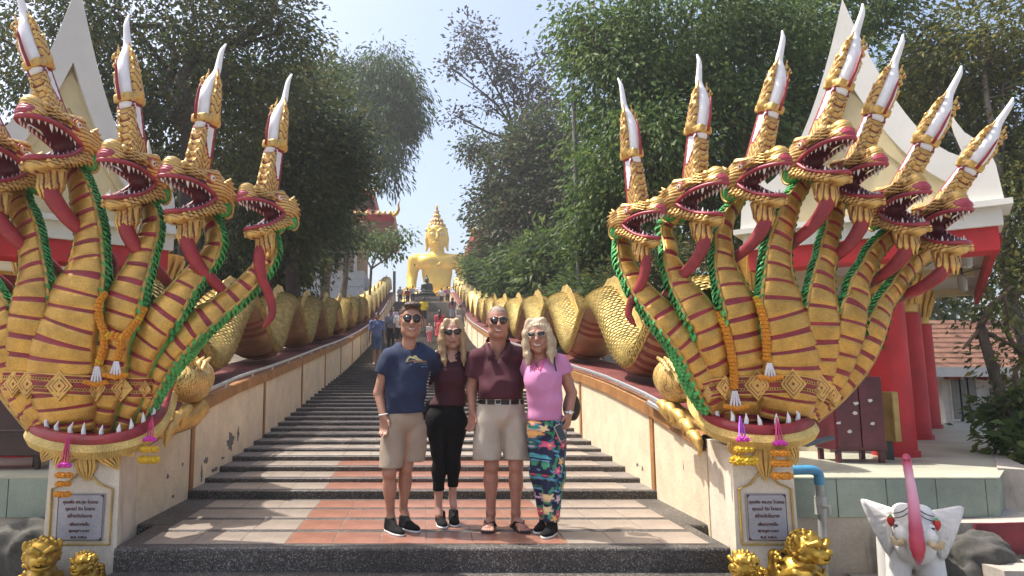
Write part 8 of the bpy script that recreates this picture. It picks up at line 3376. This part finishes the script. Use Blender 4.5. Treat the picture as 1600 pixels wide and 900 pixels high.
    for sx in (-1, 1):
        for t in np.linspace(0, 1, 11):
            for q in (0, 1, 2):
                x = 839.5 + sx * ((10.5 - 9 * t) + q * 2.6 * (1 - .25 * t)) + rr_.uniform(-.6, .6)
                y = 553 + 24 * t + q * 1.2
                c = cast(bv, x, y, .003, Y - .1)
                mb.lathe([(0, -.003), (.0065, 0), (0, .004)], c, 6, 0, Matrix.Rotation(PI / 2, 3, 'X'))
    mb.build('neck_embroidery', HOT, tp_, True)['kind'] = 'stuff'
    # trousers
    lo, hi = boundsof([j(822, 645), j(886, 645), j(830, 818), j(880, 818)], .12)
    s = SDF(lo, hi, .0085)
    s.ell(j(854, 662, .02), (.152, .125, .12), k=.05)
    s.cap(j(842, 675, .05), j(846, 735, .09), .100, .088, k=.03).cap(j(846, 735, .09), j(851, 812, .15), .088, .055, k=.03)
    s.cap(j(865, 675, .0), j(864, 735, -.01), .105, .092, k=.03).cap(j(864, 735, -.01), j(861, 822, .01), .092, .058, k=.03)
    s.field(folds(.005, 22, 21, 1.0))

    def hem(D, X, Y_, Z):
        return np.maximum(D, np.where(Y_ > Y + .075, j(850, 806, .15).z, j(861, 815, .0).z) - Z)
    s.field(hem)
    link('trousers', s.mesh('trousers'), e, True, [FLORAL])
    shoe(e, j(866, 824, .05), j(850, 839, -.16), .045)
    shoe(e, j(854, 812, .22), j(838, 828, .01), .045)
    # watch
    mb = MB()
    wv = wrR + Vector((0, 0, .010))
    mb.tube([wv + Vector((.033 * math.cos(a), .031 * math.sin(a), 0)) for a in np.linspace(0, 2 * PI, 17)], .007, 6)
    mb.lathe([(0, -.004), (.015, -.003), (.015, .004), (0, .005)], wv + Vector((.006, -.035, 0)), 10, 0, Matrix.Rotation(PI / 2, 3, 'X'))
    mb.build('watch', STEEL, e, True)
    mb = MB()
    for sx in (-1, 1):
        mb.lathe([(0, -.006), (.006, 0), (0, .006)], Vector(H(sx * .078, -.005, -.045)), 8)
    mb.build('earrings', mat('pearl', (.8, .78, .74), .2, 0, .03, 9), e, True)
    sunglasses(H, e, 'flat', mat('pale_frame', (.45, .38, .28), .3, 0, .05, 9))
    return e


woman_pink()
ph = at(875.5, 676, 5.49)
e = empty('phone', ph, 'dark phone held upright in the hand of the pink lady', 'phone')
mb = MB()
M_ = Matrix.Rotation(R(-24), 3, 'Y') @ Matrix.Rotation(R(20), 3, 'Z')
mb.box(ph, (.033, .0045, .062), 0, 0, M_, bev=.003)
mb.build('case', mat('pale_phone_rim', (.45, .43, .38), .35, .3, .05, 9), e, True)
mb = MB()
mb.box(ph + M_ @ Vector((0, -.0048, 0)), (.029, .0008, .058), 0, 0, M_)
mb.build('screen', LENS, e, True)
# black backpack of the pink lady
bc = at(893, 634, 5.80)
e = empty('backpack', bc, 'black backpack hanging behind the arm of the pink lady', 'bag')
s = SDF((-.13, -.12, -.17), (.13, .12, .17), .008)
s.ell((0, 0, -.02), (.070, .07, .10), k=.02).ell((0, .01, .05), (.055, .06, .07), k=.03)
s.field(folds(.004, 30, 31))
o = link('pack', s.mesh('pack'), None, False, [LEATH])
o.location = bc
adopt(o, e)
mb = MB()
mb.tube([Vector(p) for p in crom([tuple(at(x, y, 5.62 + d)) for x, y, d in ((869, 548, .06), (867, 552, -.02), (866, 562, -.075), (869, 580, -.11))], 5)], .006, 6)
mb.tube([Vector(p) for p in crom([tuple(at(x, y, 5.62 + d)) for x, y, d in ((869, 548, .06), (876, 551, .07), (884, 570, .12), (893, 610, .14))], 5)], .010, 6)
mb.build('strap', LEATH, e, True)


# ============ visitors on the stairs
def visitor(label, px, Y, hgt, top, bottom, skin, hair, view='back', long_hair=False, dress=False, arms=0.1, stride=.12, short=False, seed=0, hat=None, group='visitors on the long stairs', h=.017, base=None):
    bx = at(px, 500, Y).x
    zb = Zs(Y) if base is None else base
    i = int((Y - 7.29) / T)
    if base is None:
        zb = (Zsm(ysteps[min(max(i, 0), nst - 1)]) if i > 3 else 0)
    e = person_root(bx, Y, zb, label, group)
    k = hgt / 1.72
    g = random.Random(seed)
    sg = -1 if view == 'front' else 1

    def P(x, y, z): return Vector((bx + x * k, Y + y * sg * k, zb + z * k))
    s = SDF(P(-.42, 0, -.02) - Vector((0, .4, 0)), P(.42, 0, 1.78) + Vector((0, .4, 0)), h * k)
    s.ell(P(0, 0, 1.60), (.075 * k, .09 * k, .115 * k), k=.02)
    s.cap(P(0, 0, 1.5), P(0, 0, 1.4), .05 * k, k=.03)
    s.ell(P(0, .02, 1.25), (.15 * k, .095 * k, .22 * k), k=.05)
    s.ell(P(0, 0, .98), (.14 * k, .10 * k, .14 * k), k=.05)
    sx = .185
    ar = []
    for q in (-1, 1):
        a = arms * q * (1 if g.random() > .3 else .4)
        el = P(q * (sx + .04), -a * .5, 1.13)
        wr = P(q * (sx + .05 + .02), a, .90)
        s.cap(P(q * sx, 0, 1.40), el, .05 * k, .04 * k, k=.02).cap(el, wr, .04 * k, .028 * k, k=.02)
        s.cap(wr, wr + Vector((0, 0, -.15 * k)), .03 * k, .022 * k, k=.02)
        ar.append((P(q * sx, 0, 1.40), el, wr))
    legs = []
    for q in (-1, 1):
        kn, an = P(q * .095, q * stride * .7, .50 + (.05 if q > 0 else 0)), P(q * .095, q * stride - .05, .08)
        s.cap(P(q * .09, 0, .92), kn, .08 * k, .055 * k, k=.03).cap(kn, an, .055 * k, .036 * k, k=.02)
        s.cap(an + Vector((0, 0, -.03 * k)), an + Vector((0, sg * .14 * k, -.05 * k)), .04 * k, .035 * k, k=.02)
        legs.append((P(q * .09, 0, .92), kn, an))
    if view == 'front':
        s.ell(P(0, .09, 1.585), (.016 * k, .02 * k, .022 * k), k=.01)
    link('body', s.mesh('body'), e, True, [skin])
    s = SDF(P(-.42, 0, .4) - Vector((0, .4, 0)), P(.42, 0, 1.78) + Vector((0, .4, 0)), h * k)
    s.cap(P(-.16, 0, 1.40), P(.16, 0, 1.40), .075 * k, k=.04)
    s.ell(P(0, .02, 1.25), (.185 * k, .125 * k, .22 * k), k=.05)
    s.ell(P(0, .01, 1.02), (.18 * k, .13 * k, .18 * k), k=.05)
    for a, el, wr in ar: s.cap(a, a.lerp(el, .8), .068 * k, .065 * k, k=.03)
    if dress:
        s.cap(P(0, 0, .95), P(0, .02, .45), .18 * k, .24 * k, k=.05)
        clipz(s, P(0, 0, .42).z)
    else:
        clipz(s, P(0, 0, .93).z)
    s.cap(P(0, .0, 1.52), P(0, 0, 1.45), .06 * k, k=.01, op='s')
    s.field(folds(.006, 26, seed))
    link('dress' if dress else 'shirt', s.mesh('shirt'), e, True, [top])
    if not dress:
        s = SDF(P(-.3, 0, -.0) - Vector((0, .4, 0)), P(.3, 0, 1.1) + Vector((0, .4, 0)), h * k)
        s.ell(P(0, 0, .95), (.175 * k, .125 * k, .12 * k), k=.04)
        for a, kn, an in legs:
            s.cap(a, kn, .10 * k, .078 * k, k=.03)
            if not short: s.cap(kn, an, .078 * k, .055 * k, k=.03)
        clipz(s, P(0, 0, .50 if short else .09).z)
        link('shorts' if short else 'trousers', s.mesh('trousers'), e, True, [bottom])
    s = SDF(P(-.2, 0, 1.1) - Vector((0, .3, 0)), P(.2, 0, 1.82) + Vector((0, .3, 0)), .014 * k)
    s.ell(P(0, -.015, 1.625), (.086 * k, .10 * k, .11 * k), k=.02)
    if view == 'front': s.ell(P(0, .11, 1.57), (.065 * k, .08 * k, .10 * k), k=.01, op='s')
    if long_hair: s.path([P(0, -.06, 1.6), P(0, -.10, 1.42), P(0, -.11, 1.25)], [.08 * k, .08 * k, .05 * k], k=.03)
    else: clipz(s, P(0, 0, 1.55).z)
    link('hair', s.mesh('hair'), e, True, [hair])
    if hat is not None:
        mb = MB()
        mb.lathe([(.15 * k, 0), (.10 * k, .02 * k), (.095 * k, .09 * k), (.05 * k, .125 * k), (0, .13 * k)], P(0, 0, 1.66), 14)
        sm(mb.build('hat', hat, e, True))
    return e


CL = lambda nm, c: mat(nm, c, .85, 0, .12, 5)
STRIPE = mat('blue_striped_cotton', (.06, .10, .27), .85, 0, .1, 5)
nn = STRIPE.node_tree
wv_ = nn.nodes.new('ShaderNodeTexWave'); wv_.inputs['Scale'].default_value = 9; wv_.bands_direction = 'X'
tc_ = nn.nodes.new('ShaderNodeTexCoord'); nn.links.new(tc_.outputs['Object'], wv_.inputs['Vector'])
mx_ = nn.nodes.new('ShaderNodeMix'); mx_.data_type = 'RGBA'
mx_.inputs['A'].default_value = (.05, .085, .24, 1); mx_.inputs['B'].default_value = (.17, .22, .40, 1)
nn.links.new(wv_.outputs['Fac'], mx_.inputs['Factor']); nn.links.new(mx_.outputs['Result'], nn.nodes['Principled BSDF'].inputs['Base Color'])
visitor('man in a blue striped shirt and shorts coming down beside the left wall', 589, 23.6, 1.74, STRIPE, CL('blue_denim', (.07, .12, .24)), SKIN4, HAIRK, 'front', short=True, seed=1, h=.014)
visitor('person in a black and white floral shirt just behind the blue striped shirt', 611, 29.5, 1.66, CL('grey_floral', (.20, .20, .24)), CL('black_cotton', (.02, .02, .022)), SKIN4, HAIRK, 'front', seed=2)
visitor('person in a lilac shirt, highest of the three behind the blue striped shirt', 615, 34.5, 1.66, CL('lilac_cotton', (.45, .42, .58)), CL('dark_trousers', (.03, .03, .04)), SKIN4, HAIRK, 'front', seed=3)
visitor('person in a white T-shirt and dark shorts beside the head of the man in navy', 625, 29.0, 1.72, CL('white_cotton', (.66, .65, .66)), CL('dark_trousers', (.03, .03, .04)), SKIN4, HAIRK, 'front', short=True, seed=4)
visitor('person in a bright yellow shirt and black shorts climbing the stairs', 662, 41.0, 1.75, CL('bright_yellow', (.72, .55, .02)), CL('black_cotton', (.02, .02, .022)), SKIN4, HAIRK, 'back', short=True, seed=5)
visitor('toddler in a white top and pink trousers led up the stairs by hand', 671, 33.2, .90, CL('white_cotton', (.66, .65, .66)), CL('coral_pink', (.60, .16, .20)), SKIN2, HAIRY, 'back', seed=6)
visitor('dark haired woman in a long coral red dress holding the toddler by the hand', 687, 33.0, 1.60, CL('coral_red', (.62, .07, .11)), CL('coral_red', (.62, .07, .11)), SKIN4, HAIRK, 'back', True, True, seed=7)
visitor('woman in a plaid top and denim shorts high on the stairs', 707, 42.5, 1.62, CL('dusty_plaid', (.30, .16, .17)), CL('pale_denim', (.36, .42, .50)), SKIN4, HAIRK, 'back', True, short=True, seed=8)
visitor('woman in a grey sleeveless dress with dark hair near the right stair wall', 720, 38.0, 1.62, CL('warm_grey', (.24, .22, .21)), CL('warm_grey', (.24, .22, .21)), SKIN4, HAIRK, 'back', False, True, seed=9)
visitor('child in a white sun hat just above the head of the blond woman', 707, 31.0, 1.12, CL('pale_pink', (.62, .40, .42)), CL('pale_denim', (.36, .42, .50)), SKIN2, HAIRY, 'back', seed=10, hat=CL('white_cotton', (.66, .65, .66)))
for i, (px, dy, c, lb) in enumerate(((625, 3, (.60, .58, .62), 'pale shirt nearest the left end of the landing'), (637, 4, (.50, .10, .12), 'red shirt at the left end of the landing'), (645, 2.5, (.66, .65, .66), 'white shirt left of the offering table'), (652, 6, (.05, .05, .06), 'black shirt left of the offering table'), (690, 4, (.66, .65, .66), 'white shirt right of the offering table'), (699, 3, (.45, .20, .25), 'rose shirt at the right end of the landing'))):
    visitor('distant visitor in a ' + lb, px, TOPY + dy, 1.64, CL('far_cloth_%d' % i, c), CL('dark_trousers', (.03, .03, .04)), SKIN4, HAIRK, 'back' if i % 2 else 'front', seed=20 + i, group='visitors on the top landing', h=.03, base=TOPZ + .02)
# ------------------------------------------------------------------ hazy air
HZM = bpy.data.materials.new('thin_haze')
HZM.use_nodes = True
n_ = HZM.node_tree
n_.nodes.remove(n_.nodes['Principled BSDF'])
pv = n_.nodes.new('ShaderNodeVolumePrincipled')
pv.inputs['Color'].default_value = (.93, .94, .96, 1)
pv.inputs['Density'].default_value = 0.0013
pv.inputs['Anisotropy'].default_value = 0.35
n_.links.new(pv.outputs[0], n_.nodes['Material Output'].inputs['Volume'])
mb = MB()
mb.box((0, 700, 18), (1700, 1000, 24.0))
hz_ = mb.build('haze', HZM)
tag(hz_, kind='stuff')
